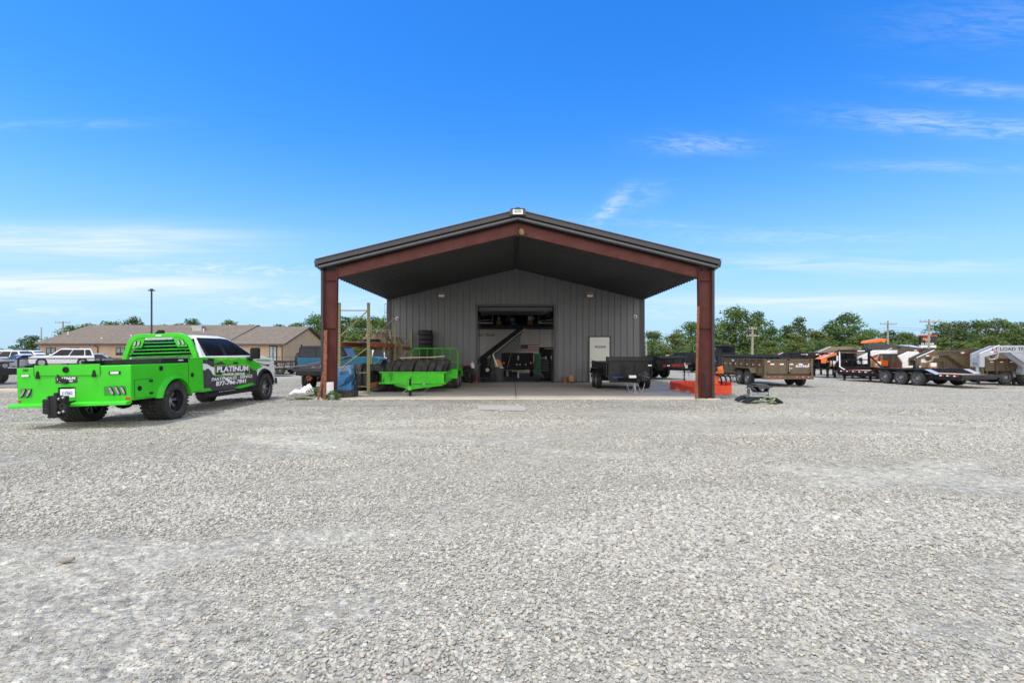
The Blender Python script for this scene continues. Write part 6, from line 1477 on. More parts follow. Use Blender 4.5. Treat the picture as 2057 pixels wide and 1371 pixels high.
# row of big used tyres behind the rack frame
for k in range(6):
    o = link('tyre', tyre_data('big', .50, .30, .28, 'rubber_old' if k % 2 else 'rubber'), None, (-6.75 + k * .33, 19.4 + .03 * k, .50), (k, R(rnd.uniform(-3, 3)), R(rnd.uniform(-6, 6)))); tag(o, '%s of the big tyres standing in a row behind the rack from the column side' % ordn[k], 'tyre', 'big tyres standing in a row behind the rack')
for k, (x, y, rz_, rr, nm) in enumerate(((-4.95, 18.75, 62, .50, 'big dark tyre turned towards us behind the right rack post'), (-4.62, 19.1, 48, .46, 'muddy lugged tyre beside the green trailer corner'))):
    o = link('tyre', tyre_data('huge%d' % k, rr, .32, .27, 'rubber' if k == 0 else 'rubber_old', k == 1), None, (x, y, rr), (0, R(4), R(rz_))); tag(o, nm, 'tyre')
WP = MB(); WP.box(-.12, .12, -.02, .02, 0, .40); o = obj('panel', WP, 'plastic_white', bev=.008, loc=(-5.70, 16.02, .12), rot=(R(-14), R(-4), R(8))); tag(o, 'white metal panel with a small latch leaning at the foot of the left column', 'panel')
mb = MB(); mb.box(.02, .07, -.028, -.02, .08, .11); obj('panel_latch', mb, 'black_satin', o)
mb = MB(); mb.lathe([(.0005, 0), (.07, 0), (.075, .12), (.05, .17), (.0005, .17)], 10, 'z', (0, 0, 0)); tag(obj('bucket', mb, 'steel', loc=(-5.52, 15.75, -.02), rot=(R(20), 0, 0)), 'small dented grey can by the white panel', 'can')
# boards and angle leaning at the columns
def lean(name, a, b, w_, t_, m, lab, cat, up=(0, 1, 0)):
    mb = MB(); mb.bar(a, b, w_, t_, up=up); return tag(obj(name, mb, m, bev=.003), lab, cat)
lean('rusty_angle', (-5.77, 15.75, 0), (-5.86, 16.085, 2.14), .11, .02, 'rust', 'long rusty steel strip leaning on the left porch column', 'scrap')
lean('rusty_angle', (-5.93, 15.66, 0), (-5.79, 16.06, 1.40), .06, .03, 'rust', 'shorter rusty bar leaning outside the long strip at the left column', 'scrap')
lean('rusty_angle', (5.70, 15.85, 0), (5.86, 16.10, 2.9), .07, .03, 'rust', 'thin rusty angle leaning on the right porch column', 'scrap')
lean('steel_post', (6.06, 15.98, 0), (6.06, 16.10, .78), .05, .03, 'black_satin', 'short dark steel bar leaning on the right column face', 'scrap')
# scrap by the left column: white sheet, plank, weeds
def crump(name, lab, cat, c, sx, sy, hgt, m, seed):
    nx, ny = 16, 12; vs = []
    for j in range(ny + 1):
        for i in range(nx + 1):
            u, v = i / nx * 2 - 1, j / ny * 2 - 1; rr = 1 + .25 * mnoise.noise((math.atan2(v, u) * 1.2, seed, 0))
            z = hgt * max(0, 1 - (u * u + v * v) * .6) * (.8 + .7 * mnoise.noise((u * 2 + seed, v * 2, 3))) + .03
            vs.append((c[0] + u * sx * rr, c[1] + v * sy * rr, c[2] + z))
    n = nx + 1; o = obj(name, MB().add(vs, [(j * n + i, j * n + i + 1, (j + 1) * n + i + 1, (j + 1) * n + i) for j in range(ny) for i in range(nx)]), m, fix=False)
    sd = o.modifiers.new('thickness', 'SOLIDIFY'); sd.thickness = .008; return tag(o, lab, cat)
crump('plastic_sheet', 'crumpled white plastic panel dumped between truck and column', 'panel', (-7.05, 17.3, 0), .40, .28, .24, 'plastic_white', 2.)
crump('plastic_sheet', 'small white rag behind the crumpled white panel', 'rag', (-7.25, 18.2, 0), .22, .2, .3, 'plastic_white', 5.)
mb = MB(); mb.bar((-6.95, 15.75, .03), (-6.25, 16.15, .16), .30, .03); tag(obj('plank', mb, 'wood_old', bev=.006), 'grey weathered plank lying at the foot of the left column', 'plank')
for k, (a, b, m) in enumerate((((-7.9, 19.0, .03), (-7.1, 18.6, .06), 'wood_pale'), ((-8.1, 19.6, .05), (-7.3, 19.3, .05), 'rust'), ((-7.7, 18.7, .03), (-7.35, 18.2, .03), 'wood_pale'), ((-8.2, 20.1, .06), (-7.2, 20.2, .08), 'black_satin'))):
    mb = MB(); mb.bar(a, b, .12, .035); tag(obj('scrap_board', mb, m, bev=.004), ['pale scrap board near the white rag', 'rusty scrap strip in front of the mud tyre', 'short pale board end beside the white panel', 'black scrap strip behind the truck bonnet'][k], 'scrap', 'scrap boards beside the column')
def weed_bush(lab, c, sx, hgt, n, seed):
    rs = random.Random(seed); mb = MB()
    for k in range(n):
        a = rs.uniform(0, 6.28); rr = sx * rs.random() ** .6; x, y = c[0] + rr * math.cos(a), c[1] + rr * math.sin(a) * .7; z = c[2] + hgt * rs.random() * (1 - .5 * rr / sx)
        s = rs.uniform(.02, .045); d = Vector((rs.uniform(-1, 1), rs.uniform(-1, 1), rs.uniform(.2, 1))).normalized() * s; e = d.orthogonal().normalized() * s * .45
        p = Vector((x, y, z)); mb.poly([p, p + d * .5 + e, p + d, p + d * .5 - e])
    for k in range(n // 12):
        a = rs.uniform(0, 6.28); rr = sx * rs.random() * .8; mb.bar((c[0] + rr * .2, c[1], c[2]), (c[0] + rr * math.cos(a), c[1] + rr * math.sin(a) * .7, c[2] + hgt * rs.uniform(.5, 1)), .006, .006)
    return tag(obj('weed', mb, 'weed', fix=False), lab, 'weed')
weed_bush('low green weed between the white panel and the flat tyre', (-5.52, 15.82, -.02), .24, .30, 520, 1); weed_bush('sparse green weed behind the plank at the left column', (-6.55, 17.0, -.02), .3, .32, 380, 2); weed_bush('yellowing weed tuft in front of the left column', (-6.45, 15.85, -.03), .25, .1, 200, 3); weed_bush('thin weed tuft under the stripped chassis', (-6.9, 19.0, -.02), .35, .3, 300, 4)
# ---- orange box scraper right of the porch
BS = thing('box_scraper', 'bright orange box scraper with curved scarifier teeth lying behind the right column', 'scraper', (7.0, 18.4, hz(7, 18.4)))
def bsw(px, py, D): p = W(px, py, D); return p - Vector((7.0, 18.4, hz(7, 18.4)))
mb = MB(); a, b = bsw(1396, 774, 17.9), bsw(1470, 774, 17.9); zt = a.z; zb_ = .02
pl = [(a.x, zt), (b.x, zt), (b.x, zb_ + .08), (b.x - .06, zb_ + .01), (b.x - .12, zb_), (a.x, zb_)]
mb.prism(pl, 'y', a.y - .012, a.y + .012); mb.box(a.x, b.x, a.y, a.y + .05, zt - .03, zt); obj('end_plate', mb, 'orange_paint', BS, .006)
mb = MB(); c = bsw(1346.5, 766, 20.3); zc = c.z
for (p, q, z0, z1) in ((a, c, zb_, zc),):
    mb.prism([(0, 0), (1, 0)], 'x', 0, 0) if False else None
    d = Vector((c.x - a.x, c.y - a.y, 0)); n_ = Vector((d.y, -d.x, 0)).normalized() * .02
    L_ = d.length; pr = [(0, zt - .06), (0, zb_), (L_ * .14, zb_), (L_ * .22, zb_ + .14), (L_ * .3, zb_ + .16), (L_ * .38, zb_ + .02), (L_ * .55, zb_ + .02), (L_ * .62, zb_ + .15), (L_ * .74, zb_ + .17), (L_ * .82, zb_), (L_, zb_), (L_, zc), (L_ * .5, zc - .02), (L_ * .48, zt - .04)]
    u = d.normalized()
    vs = [Vector((a.x, a.y, 0)) + u * s_ + Vector((0, 0, z_)) - n_ for s_, z_ in pr] + [Vector((a.x, a.y, 0)) + u * s_ + Vector((0, 0, z_)) + n_ for s_, z_ in pr]; k = len(pr)
    mb.add(vs, [tuple(range(k)), tuple(range(k, 2 * k))[::-1]] + [(i, (i + 1) % k, k + (i + 1) % k, k + i) for i in range(k)])
obj('moldboard', mb, 'orange_paint', BS, .006)
mb = MB(); e = Vector((b.x, b.y, 0)); f_ = e + Vector((d.x, d.y, 0)) * .8
mb.bar((e.x, e.y + .02, .25), (f_.x, f_.y, .25), .025, .38); mb.bar((c.x, c.y, .2), (f_.x, f_.y, .2), .025, .34); mb.bar((a.x + .1, a.y + .4, .34), (b.x - .05, b.y + .5, .34), .09, .09); obj('rear_blade', mb, 'orange_paint', BS, .006)
mb = MB(); m_ = bsw(1434, 762, 18.5)
mb.prism([(m_.x - .35, zt - .02), (m_.x + .12, zt - .02), (m_.x + .3, .86), (m_.x + .22, .92), (m_.x + .05, .74), (m_.x - .2, .56)], 'y', m_.y - .02, m_.y + .02); mb.cyl((m_.x + .24, m_.y - .08, .86), (m_.x + .24, m_.y + .08, .86), .05, 10); mb.prism([(m_.x + .12, .95), (m_.x + .30, 1.0), (m_.x + .34, .72), (m_.x + .18, .62)], 'y', m_.y - .05, m_.y + .05); obj('hitch_mast', mb, 'orange_bright', BS, .008)
for k in range(3):
    x = m_.x + .12 + k * .17; mb = MB(); mb.tube([(x - .22, m_.y - .1, .66), (x - .08, m_.y - .12, .72), (x + .04, m_.y - .14, .66), (x + .09, m_.y - .16, .5), (x + .09, m_.y - .16, .3)], .03, 8); obj('scarifier_tooth', mb, 'black_satin', BS)
lettering('lettering', 'LANDPRIDE', .06, FRONT(b.x - .72, a.y - .014, zt - .19), 'brass', BS)
# ---- fifth wheel hitch on the gravel
HX, HYY = 7.28, 15.15; hzz = hz(HX, HYY)
FH = thing('fifth_wheel_hitch', 'grey and black fifth wheel hitch with a green strap lying on the gravel', 'hitch', (HX, HYY, hzz))
for s in (-1, 1):
    mb = MB(); mb.prism([(-.56 * 1 if False else s * .16, .20), (s * .34, .19), (s * .54, .06), (s * .52, .02), (s * .30, .11), (s * .14, .12)], 'y', -.42, -.10); mb.prism([(s * .14, .20), (s * .34, .19), (s * .54, .07), (s * .52, .03), (s * .30, .11), (s * .14, .12)], 'y', .12, .40); obj('base_arm', mb, 'black_satin', FH, .01)
    mb = MB(); mb.box(s * .27 - .05, s * .27 + .05, -.25, .25, .16, .24); mb.prism([(-.14, .22), (.14, .22), (.10, .44), (-.10, .44)], 'x', s * .27 - .012, s * .27 + .012); mb.cyl((s * .27 - .04, 0, .42), (s * .27 + .04, 0, .42), .035, 10); obj('upright', mb, 'steel', FH, .006)
    mb = MB(); mb.bar((s * .30, -.05, .47), (s * .40, -.07, .46), .02); obj('handle', mb, 'black_satin', FH)
mb = MB(); mb.box(-.26, .26, -.1, .1, .24, .33); mb.box(-.38, .10, -.3, -.22, .2, .25); obj('cross_member', mb, 'steel', FH, .01)
mb = MB(); mb.prism([(-.26, .52), (-.16, .52), (-.1, .36), (.1, .36), (.16, .52), (.26, .52), (.25, .42), (.08, .325), (-.08, .325), (-.25, .42)], 'y', -.2, .16); mb.prism([(-.16, .56), (.16, .56), (.14, .52), (.06, .38), (-.06, .38), (-.14, .52)], 'y', -.26, -.18); mb.box(-.15, .15, -.2, .2, .54, .565); obj('jaw_head', mb, 'metal_trim', FH, .01)
mb = MB(); mb.cyl((0, -.275, .40), (0, -.25, .40), .028, 12); obj('jaw_pin', mb, 'steel', FH)
rs = random.Random(5); 
ST = thing('ratchet_strap', 'faded green ratchet strap heaped in front of the fifth wheel hitch', 'strap', (HX + .06, HYY - .36, hzz))
mb = MB()
for k in range(9):
    p = Vector((rs.uniform(-.2, .2), rs.uniform(-.06, .12), .04 + .15 * rs.random())); pts = [p]
    for j in range(6): pts.append(pts[-1] + Vector((rs.uniform(-.12, .14), rs.uniform(-.06, .05), rs.uniform(-.08, .06)))); pts[-1].z = max(.015, min(.22, pts[-1].z))
    for u, v in zip(pts, pts[1:]): mb.bar(u, v, .045, .006, up=(rs.uniform(-.3, .3), -.5, .8))
obj('webbing', mb, 'strap_green', ST)
mb = MB(); mb.box(.05, .17, -.08, .0, .09, .13); mb.box(.1, .13, -.1, .02, .12, .17); obj('buckle', mb, 'steel', ST, .004)
# small debris on the gravel
for (px, py, w_, m, lab) in ((136, 1129, .09, 'wood_old', 'small brown scrap lying on the gravel at the left'),):
    p = G(px, py); mb = MB(); mb.prism([(-w_ / 2, -.015), (-w_ * .1, -.03), (w_ / 2, -.012), (w_ * .45, .018), (w_ * .05, .012), (-w_ * .4, .022)], 'z', .012, .03); tag(obj('scrap', mb, m, bev=.004, loc=p, rot=(R(6), R(-4), R(8))), lab, 'scrap')
# rubble pile of logs/boards on the far edge of the yard
PX, PY = (1338 - CX) / F * 62, 62.0; pz = hz(PX, PY)
rs = random.Random(11); k = 0
RB = MB()
for k in range(90):
    u = rs.gauss(0, .8); x = PX + u * 1.25; hh = max(0, 1.0 - abs(u) / 1.9) * 1.05; y = PY + rs.uniform(-.8, .8); z = pz + .2 + hh * rs.random(); a = rs.uniform(0, 3.14); l_ = rs.uniform(.3, .8)
    RB.bar((x - l_ * math.cos(a), y - l_ * math.sin(a), z + rs.uniform(-.15, .15)), (x + l_ * math.cos(a), y + l_ * math.sin(a), z + rs.uniform(-.15, .15)), rs.uniform(.1, .25), rs.uniform(.06, .2))
tag(obj('timber_pile', RB, 'wood_pale'), 'heap of pale broken timber at the far edge of the yard', 'pile', kind='stuff')
# ---- inside the shop
def iz(py, D): return CH - (py - HY) / F * D
def ix(px, D): return (px - CX) / F * D
GB = thing('trash_bin', 'round dark grey trash bin stuffed with cardboard in the shop doorway', 'bin', (ix(1001, 24.9), 24.9, .01))
mb = MB(); mb.lathe([(.0005, 0), (.22, 0), (.235, .05), (.275, .66), (.30, .66), (.30, .72), (.265, .72), (.215, .03), (.0005, .03)], 28, 'z'); obj('bin_body', mb, 'bin_grey', GB)
for s in (-1, 1): mb = MB(); mb.box(s * .31 - .03, s * .31 + .03, -.07, .07, .56, .62); obj('handle', mb, 'bin_grey', GB, .01)
mb = MB(); mb.prism([(-.14, .5), (.24, .5), (.20, .85), (.05, 1.08), (-.16, 1.05)], 'y', -.02, .0); tag(obj('cardboard', mb, 'cardboard', loc=(ix(1001, 24.9), 24.9, .05), rot=(R(-14), 0, R(5))), 'torn brown cardboard sticking out of the trash bin', 'cardboard')
mb = MB(); mb.prism([(-.30, 1.32), (-.25, 1.30), (.02, .62), (-.06, .6)], 'y', -.02, .02); tag(obj('board', mb, 'inside_white', loc=(ix(1001, 24.9), 25.0, .05), rot=(R(-6), 0, 0)), 'long white board leaning out of the trash bin', 'board')
mb = MB(); mb.prism([(-.1, -.05), (.12, -.03), (.1, .07), (-.06, .08)], 'z', .68, .70); tag(obj('paper', mb, 'text_white', loc=(ix(1004, 24.9), 24.8, .04), rot=(R(12), R(5), 0)), 'scrap of white paper on top of the trash bin', 'paper')
# black trailer being worked on
IT = thing('shop_trailer', 'black trailer with round lights parked in the middle of the shop', 'trailer', (ix(1041, 29), 29, .01))
mb = MB(); mb.box(-.95, .85, 0, 4.5, .85, 1.4); mb.box(-.95, .9, -.06, 0, .45, .85); mb.box(-.9, .8, .1, 4.5, .62, .85); bd = obj('bed', mb, 'black_satin', IT, .02)
mb = MB(); mb.tube([(.0, -.25, .0), (.0, -.25, .62)], .045, 10); obj('jack', mb, 'plastic_white', IT)
mb = MB(); mb.tube([(.0, -.2, 1.0), (.0, -.2, 1.25)], .035, 8); obj('post', mb, 'plastic_white', IT)
for x in (-.08, .1, .42): mb = MB(); mb.lathe([(.0005, -.1), (.035, -.095), (.045, -.06), (.0005, -.06)], 12, 'y', (x, 0, .74)); obj('lamp', mb, 'white_lens', IT)
for x in (-.82, .72): mb = MB(); mb.lathe([(.0005, -.1), (.05, -.095), (.065, -.06), (.0005, -.06)], 12, 'y', (x, 0, .82)); obj('tail_light', mb, 'amber_lens', IT)
for s in (-1, 1): add_wheel(IT, (s * .82, 1.6, .36), .36, .22, .2, s)
mb = MB(); mb.prism([(-.35, .45), (-.2, .62), (.3, .62), (.42, .45)], 'y', -.5, -.2); obj('axle_beam', mb, 'black_satin', IT)
mb = MB(); mb.bar((-.42, -.12, 1.36), (-.62, -.3, .55), .02); tag(obj('prop_rod', mb, 'brass', loc=(ix(1041, 29), 29, 0)), 'thin brass coloured rod leaning on the trailer in the shop', 'rod')
mb = MB(); mb.box(-.18, .18, -.1, .1, 0, .05); tag(obj('carton', mb, 'cardboard', loc=(ix(1026, 29), 29.2, 1.41)), 'yellowish box lid lying on the shop trailer', 'box')
# tool chest and cabinets on the right
TC = thing('tool_chest', 'black rolling tool chest with a lit hutch against the shop right side', 'tool chest', (ix(1101, 32), 32, .01))
mb = MB(); mb.box(-.55, .75, -.3, .3, .12, 1.0); mb.box(-.55, .75, .1, .3, 1.0, 1.75); mb.box(-.55, .75, -.3, .3, 1.66, 1.75); obj('chest_body', mb, 'black_satin', TC, .01)
for k in range(5):
    mb = MB(); mb.box(-.48, .02, -.312, -.3, .22 + k * .15, .34 + k * .15); dr = obj('drawer', mb, 'metal_dark', TC, .004); mb = MB(); mb.box(-.46, .0, -.33, -.312, .32 + k * .15, .335 + k * .15); obj('drawer_handle', mb, 'steel', dr)
mb = MB(); mb.box(-.25, .7, -.32, -.3, 1.64, 1.67); obj('hutch_rail', mb, 'white_plain', TC)
for k, (x, m) in enumerate(((-.45, 'steel'), (-.3, 'brass'), (-.18, 'white_plain'), (.15, 'steel'), (.4, 'gas_red'))): mb = MB(); mb.box(x, x + .09, -.1, .05, 1.0, 1.12 + .03 * k); obj('tool_box', mb, m, TC)
GC = thing('tool_cart', 'green parts cart with drawers beside the tool chest', 'cart', (ix(1079, 30.5), 30.5, .01))
mb = MB(); mb.box(-.16, .2, -.25, .25, .1, 1.35); mb.box(-.24, .22, -.27, .27, 1.3, 1.36); mb.box(-.22, .2, -.27, .27, .86, .9); obj('cart_body', mb, 'tool_green', GC, .01)
for k in range(5): mb = MB(); mb.box(-.13, .17, -.262, -.25, .25 + k * .2, .4 + k * .2); obj('drawer', mb, 'tool_green', GC, .006)
JK = thing('floor_jack', 'low green floor jack with a long handle on the shop floor', 'jack', (ix(1095, 27.5), 27.5, .01))
mb = MB(); mb.box(-.22, .25, -.3, .3, .06, .16); mb.prism([(-.2, .16), (.25, .16), (.1, .24)], 'y', -.1, .1); obj('jack_body', mb, 'tool_green', JK, .01); mb = MB(); mb.bar((-.15, 0, .15), (-.3, -.1, .5), .03); obj('handle', mb, 'steel', JK)
for x in (-.2, .22): mb = MB(); mb.lathe([(.01, -.05), (.06, -.05), (.06, .05), (.01, .05)], 12, 'y', (x, -.3, .06)); obj('caster', mb, 'black_satin', JK)
for k in range(6):
    o = link('tyre', tyre_data('small', .17, .10, .08, 'rubber_new'), None, (ix(1094 + k * 2.9, 26), 26.0, .18), (0, 0, R(rnd.uniform(-15, 15)))); tag(o, 'small cart tyre, %s from the left in the row inside the right door jamb' % ordn[k], 'tyre', 'small cart tyres inside the right door jamb')
mb = MB(); mb.box(-.2, .25, -.15, .15, .0, .05); mb.cyl((-.2, 0, .05), (.2, 0, .06), .03, 8); tag(obj('creeper', mb, 'black_satin', bev=.01, loc=(ix(1080, 25.6), 25.6, .01)), 'flat black creeper board on the floor in the doorway', 'creeper')
MW = thing('engine_hoist', 'dark machine and coats heaped left of the trash bin inside the door', 'machine', (ix(973, 27), 27, .01))
mb = MB(); mb.box(-.28, .3, -.3, .3, .12, .7); mb.box(-.2, .15, -.2, .2, .7, 1.15); mb.cyl((.25, -.2, .5), (.25, .2, .5), .16, 14); mb.bar((.2, 0, .2), (.42, 0, 1.6), .06); mb.tube([(-.25, -.3, .1), (-.25, -.3, .9), (.1, -.3, 1.1)], .03, 6); obj('machine_body', mb, 'black_satin', MW, .03)
mb = MB(); mb.cyl((.18, -.35, .52), (.18, -.30, .52), .10, 14); obj('fan_guard', mb, 'steel', MW)
mb = MB(); mb.box(-.35, .40, -.06, .06, .0, .12); tag(obj('black_ramp', mb, 'black_plastic', bev=.03, loc=(ix(981, 24.75), 24.75, .005)), 'low black rubber ramp on the slab at the left door jamb', 'ramp')
o = link('tyre', tyre_data('hung', .25, .16, .14, 'rubber_new'), None, (ix(1000, 35.5), 35.6, 1.55), (0, 0, R(90))); tag(o, 'narrow black tyre on the white wall under the stairs', 'tyre')
for (px, py, w_, h_, m, lab) in ((1018, 749, .22, .26, 'white_plain', 'white bottle crate on the shop floor'), (1025, 748, .2, .3, 'bin_grey', 'dark drum with a white label on the shop floor'), (1035, 747, .35, .25, 'carton_brown', 'flat brown box under the trailer drawbar')):
    D = 31.; mb = MB(); mb.box(-w_ / 2, w_ / 2, -.1, .1, 0, h_); mb.box(-w_ / 2 + .02, w_ / 2 - .02, -.103, -.1, h_ * .3, h_ * .7); tag(obj('crate', mb, m, bev=.01, loc=(ix(px, D), D, .01)), lab, 'crate')
# things up on the mezzanine
D = 34.5
for (px, z0, w_, h_, m, lab) in ((1002, 3.25, .3, .3, 'brass', 'small brass coloured bin on the left of the mezzanine'), (1021, 3.52, .35, .42, 'bin_grey', 'dark grey carton high on the mezzanine shelf'), (1029, 3.52, .3, .22, 'inside_grey', 'pale grey carton on the upper mezzanine shelf'), (1065, 3.25, .34, .36, 'cardboard', 'brown carton at the bottom of the mezzanine pile'), (1065, 3.61, .30, .26, 'inside_white', 'white carton on top of the mezzanine pile'), (1031, 3.25, .3, .22, 'cabinet_blue', 'blue grey crate at the mezzanine edge'), (1075, 3.25, .4, .22, 'primer', 'dull red crate at the mezzanine edge')):
    mb = MB(); mb.box(-w_ / 2, w_ / 2, -.15, .15, 0, h_); mb.box(-w_ / 2 - .005, w_ / 2 + .005, -.155, .155, h_ - .04, h_); tag(obj('carton', mb, m, bev=.008, loc=(ix(px, D), D, z0)), lab, 'box')
mb = MB(); mb.box(-.5, .5, -.2, .2, 0, .03); mb.box(-.48, -.45, -.2, .2, -.24, 0); mb.box(.45, .48, -.2, .2, -.24, 0); tag(obj('shelf', mb, 'inside_dark', loc=(ix(1025, D), D, 3.49)), 'dark shelf carrying two cartons on the mezzanine', 'shelf')
for (px, s) in ((973, -1), (1098, 1)):
    LS = thing('hanging_shelf', ('white loaded hanging shelf left over the shop door tracks', 'white loaded hanging shelf right over the shop door tracks')[s > 0], 'shelf', (ix(px, 31), 31, iz(648, 31)))
    mb = MB(); mb.box(-.5, .5, -.4, .4, -.03, 0); obj('shelf_board', mb, 'inside_white', LS)
    for k in range(4): mb = MB(); mb.bar((-.45 + k * .22, -.3, .05 + .04 * k), (-.2 + k * .22, .1, .16), .12, .04); obj('panel_stack', mb, 'brass' if k % 2 else 'inside_white', LS)
    mb = MB(); mb.bar((-.5, -.38, 0), (-.5, -.38, .75), .025); mb.bar((.5, -.38, 0), (.5, -.38, .75), .025); obj('hanger', mb, 'steel', LS)
for px, s in ((1002, 'left'), (1071, 'right')):
    mb = MB(); mb.lathe([(.0005, -.12), (.07, -.11), (.10, -.06), (.05, .05), (.03, .1), (.0005, .1)], 16, 'y', (0, 0, 0)); mb.bar((0, .05, 0), (0, .1, .6), .02); tag(obj('spot_lamp', mb, 'brass', loc=(ix(px, 31.5), 31.5, iz(639.7, 31.5))), 'round yellowish spot lamp hanging %s of the stair top, unlit' % s, 'lamp', 'round spot lamps over the mezzanine')
# mud nest on the ridge plate
mb = MB(); bm = bmesh.new(); bmesh.ops.create_icosphere(bm, subdivisions=3, radius=.09)
for v in bm.verts: v.co *= 1 + .35 * mnoise.noise(v.co * 14); v.co.z *= 1.15
mb.add([v.co.copy() for v in bm.verts], [tuple(v.index for v in f.verts) for f in bm.faces]); bm.free()
tag(obj('nest', mb, 'nest', loc=(BX + .13, 16.13, 5.23)), 'tan mud nest stuck to the rafter beside the ridge', 'nest')
# ================================================================== office house on the left
ZG = -.28
H = thing('office_building', 'long tan single storey office with brown shingle gable roofs', 'building', (-45, 65, ZG))
def hobj(name, mb, m, parent=None, bev=0., **k): return obj(name, mb, m, parent or H, bev, world=True, **k)
def hw(px, py=None, D=65.): return (px - CX) / F * D
EZ_ = 2.46; RIDGE = 5.15
def gable(name, x0, x1, y0, y1, ze, zr, parent=None, ov=.45):
    ym = (y0 + y1) / 2
    mb = MB(); mb.box(x0, x1, y0 + .45, y1 - .45, ZG, ze - .02)
    for x in (x0, x1): mb.prism([(y0 + .45, ze - .02), (y1 - .45, ze - .02), (ym, zr - .12)], 'x', min(x, x + (.1 if x == x0 else -.1)), max(x, x + (.1 if x == x0 else -.1)))
    w_ = hobj('wall', mb, 'siding')
    mb = MB(); t_ = .14
    for s, ya in ((-1, y0), (1, y1)):
        mb.prism([(ya, ze - .02), (ym, zr), (ym, zr + t_), (ya, ze + t_ - .02)], 'x', x0 - ov, x1 + ov)
    r_ = hobj('roof', mb, 'shingle')
    mb = MB()
    for x in (x0 - ov - .02, x1 + ov - .02):
        for ya in (y0, y1): mb.bar((x + .02, ya, ze + .02), (x + .02, ym, zr + .04), .05, .2)
    mb.box(x0 - ov, x1 + ov, y0 - .03, y0 + .02, ze - .1, ze + .08); mb.box(x0 - ov, x1 + ov, y0 + .02, y0 + .46, ze - .06, ze - .03)
    hobj('fascia', mb, 'fascia_brown', r_)
    return w_, r_
w1, r1 = gable('main', -60.3, -36.9, 65, 82.4, EZ_, 5.22)
w2, r2 = gable('wing', -36.9, -29.3, 65.02, 81.6, EZ_ - .05, 4.98)
yf = 65.45
for (p0, p1, ty) in ((93, 112, 698), (140, 159, 698), (233, 251, 698), (300, 318, 698)):
    x0, x1 = hw(p0, D=yf), hw(p1, D=yf); z1 = CH - (ty - HY) / F * yf; z0 = z1 - .95
    mb = MB()
    for a in ((x0, x0 + .06, z0, z1), (x1 - .06, x1, z0, z1), (x0, x1, z1 - .06, z1), (x0, x1, z0, z0 + .06), ((x0 + x1) / 2 - .05, (x0 + x1) / 2 + .05, z0, z1)): mb.box(a[0], a[1], yf - .05, yf - .0, a[2], a[3])
    wn = hobj('window', mb, 'black_satin')
    mb = MB(); mb.box(x0 + .05, x1 - .05, yf - .02, yf - .005, z0 + .05, z1 - .05); hobj('pane', mb, 'glass_house', wn)
    mb = MB()
    for k in range(6): xx = x0 + .1 + k * (x1 - x0 - .2) / 6; mb.box(xx, xx + .1, yf - .026, yf - .021, z0 + .3, z1 - .07)
    hobj('curtain', mb, 'curtain', wn)
x0, x1 = hw(543, D=yf), hw(555, D=yf)
mb = MB(); mb.box(x0 - .08, x1 + .1, yf - .06, yf - .0, ZG, 2.25); dr = hobj('door', mb, 'black_satin')
mb = MB(); mb.box(x0, (x0 + x1) / 2 - .06, yf - .075, yf - .06, .35, 2.15); mb.box((x0 + x1) / 2 + .06, x1, yf - .075, yf - .06, .35, 2.15); hobj('pane', mb, 'curtain', dr)
for px in (197, 448, 567):
    x = hw(px, D=yf); mb = MB(); mb.bar((x, yf - .06, ZG), (x, yf - .06, 2.1), .1, .08); mb.bar((x, yf - .06, 2.1), (x - .3, 65.0, 2.38), .1, .08); hobj('downspout', mb, 'fascia_brown')
mb = MB(); x = -29.3; mb.box(x, x + .12, 71.0, 71.2, 2.2, 2.5); hobj('wall_lamp', mb, 'black_satin')
for (px, py, D, s) in ((399, 662, 71, 'hvac'),):
    p = W(px, py, D); mb = MB(); mb.box(p.x - .65, p.x + .65, p.y - .4, p.y + .5, p.z - .6, p.z + .35); mb.box(p.x - .75, p.x + .75, p.y - .5, p.y + .6, p.z + .35, p.z + .5); hobj('roof_unit', mb, 'steel', r1)
for (px, py, D) in ((137, 669, 69), (205, 681, 67.2), (264, 675, 68), (409, 663, 70.2), (462, 655, 73.4)):
    p = W(px, py, D); mb = MB(); mb.cyl((p.x, p.y, p.z - .5), (p.x, p.y, p.z + .1), .09, 10); mb.cyl((p.x, p.y, p.z + .1), (p.x, p.y, p.z + .2), .14, 10); hobj('roof_vent', mb, 'plastic_white', r1)
# ramp railing beside the office door
RL = thing('railing', 'brown steel handrail along the office ramp', 'railing', (-28, 62.0, ZG))
mb = MB()
for z in (1.15, .7): mb.tube([(-6.4, 0, z), (6.0, 0, z)], .03, 6)
for k in range(9): mb.tube([(-6.4 + k * 1.55, 0, 0), (-6.4 + k * 1.55, 0, 1.15)], .028, 6)
obj('rail_frame', mb, 'fascia_brown', RL)
# ------------------------------------------------------------------ black mesh fence along the lot
FZ = -.27; FY = 24.4
FN = thing('mesh_fence', 'black chain link fence running along the lot behind the truck', 'fence', (-20, FY, FZ))
mb = MB(); mb.tube([(-12, 0, 1.42), (7.2, 0, 1.42)], .026, 8); obj('top_rail', mb, 'fence_black', FN)
for k, x in enumerate((-11.5, -7.6, -3.53, .4, 3.4, 7.2)):
    mb = MB(); mb.tube([(x, 0, -.05), (x, 0, 1.45)], .042, 8); obj('post', mb, 'fence_black', FN)
mb = MB(); k = -12.0
while k < 7.2:
    for sg in (1, -1):
        x0, x1 = (k, k + 1.38) if sg > 0 else (k + 1.38, k)
        if max(x0, x1) < 7.2: mb.bar((x0, sg * .004, .03), (x1, sg * .004, 1.41), .004, .004)
    k += .075
obj('chain_link', mb, 'fence_black', FN, fix=False)
mb = MB(); mb.box(-30, -12.8, 22.45, 22.75, -.40, -.17); tag(obj('kerb', mb, 'concrete_edge', bev=.02), kind='structure')
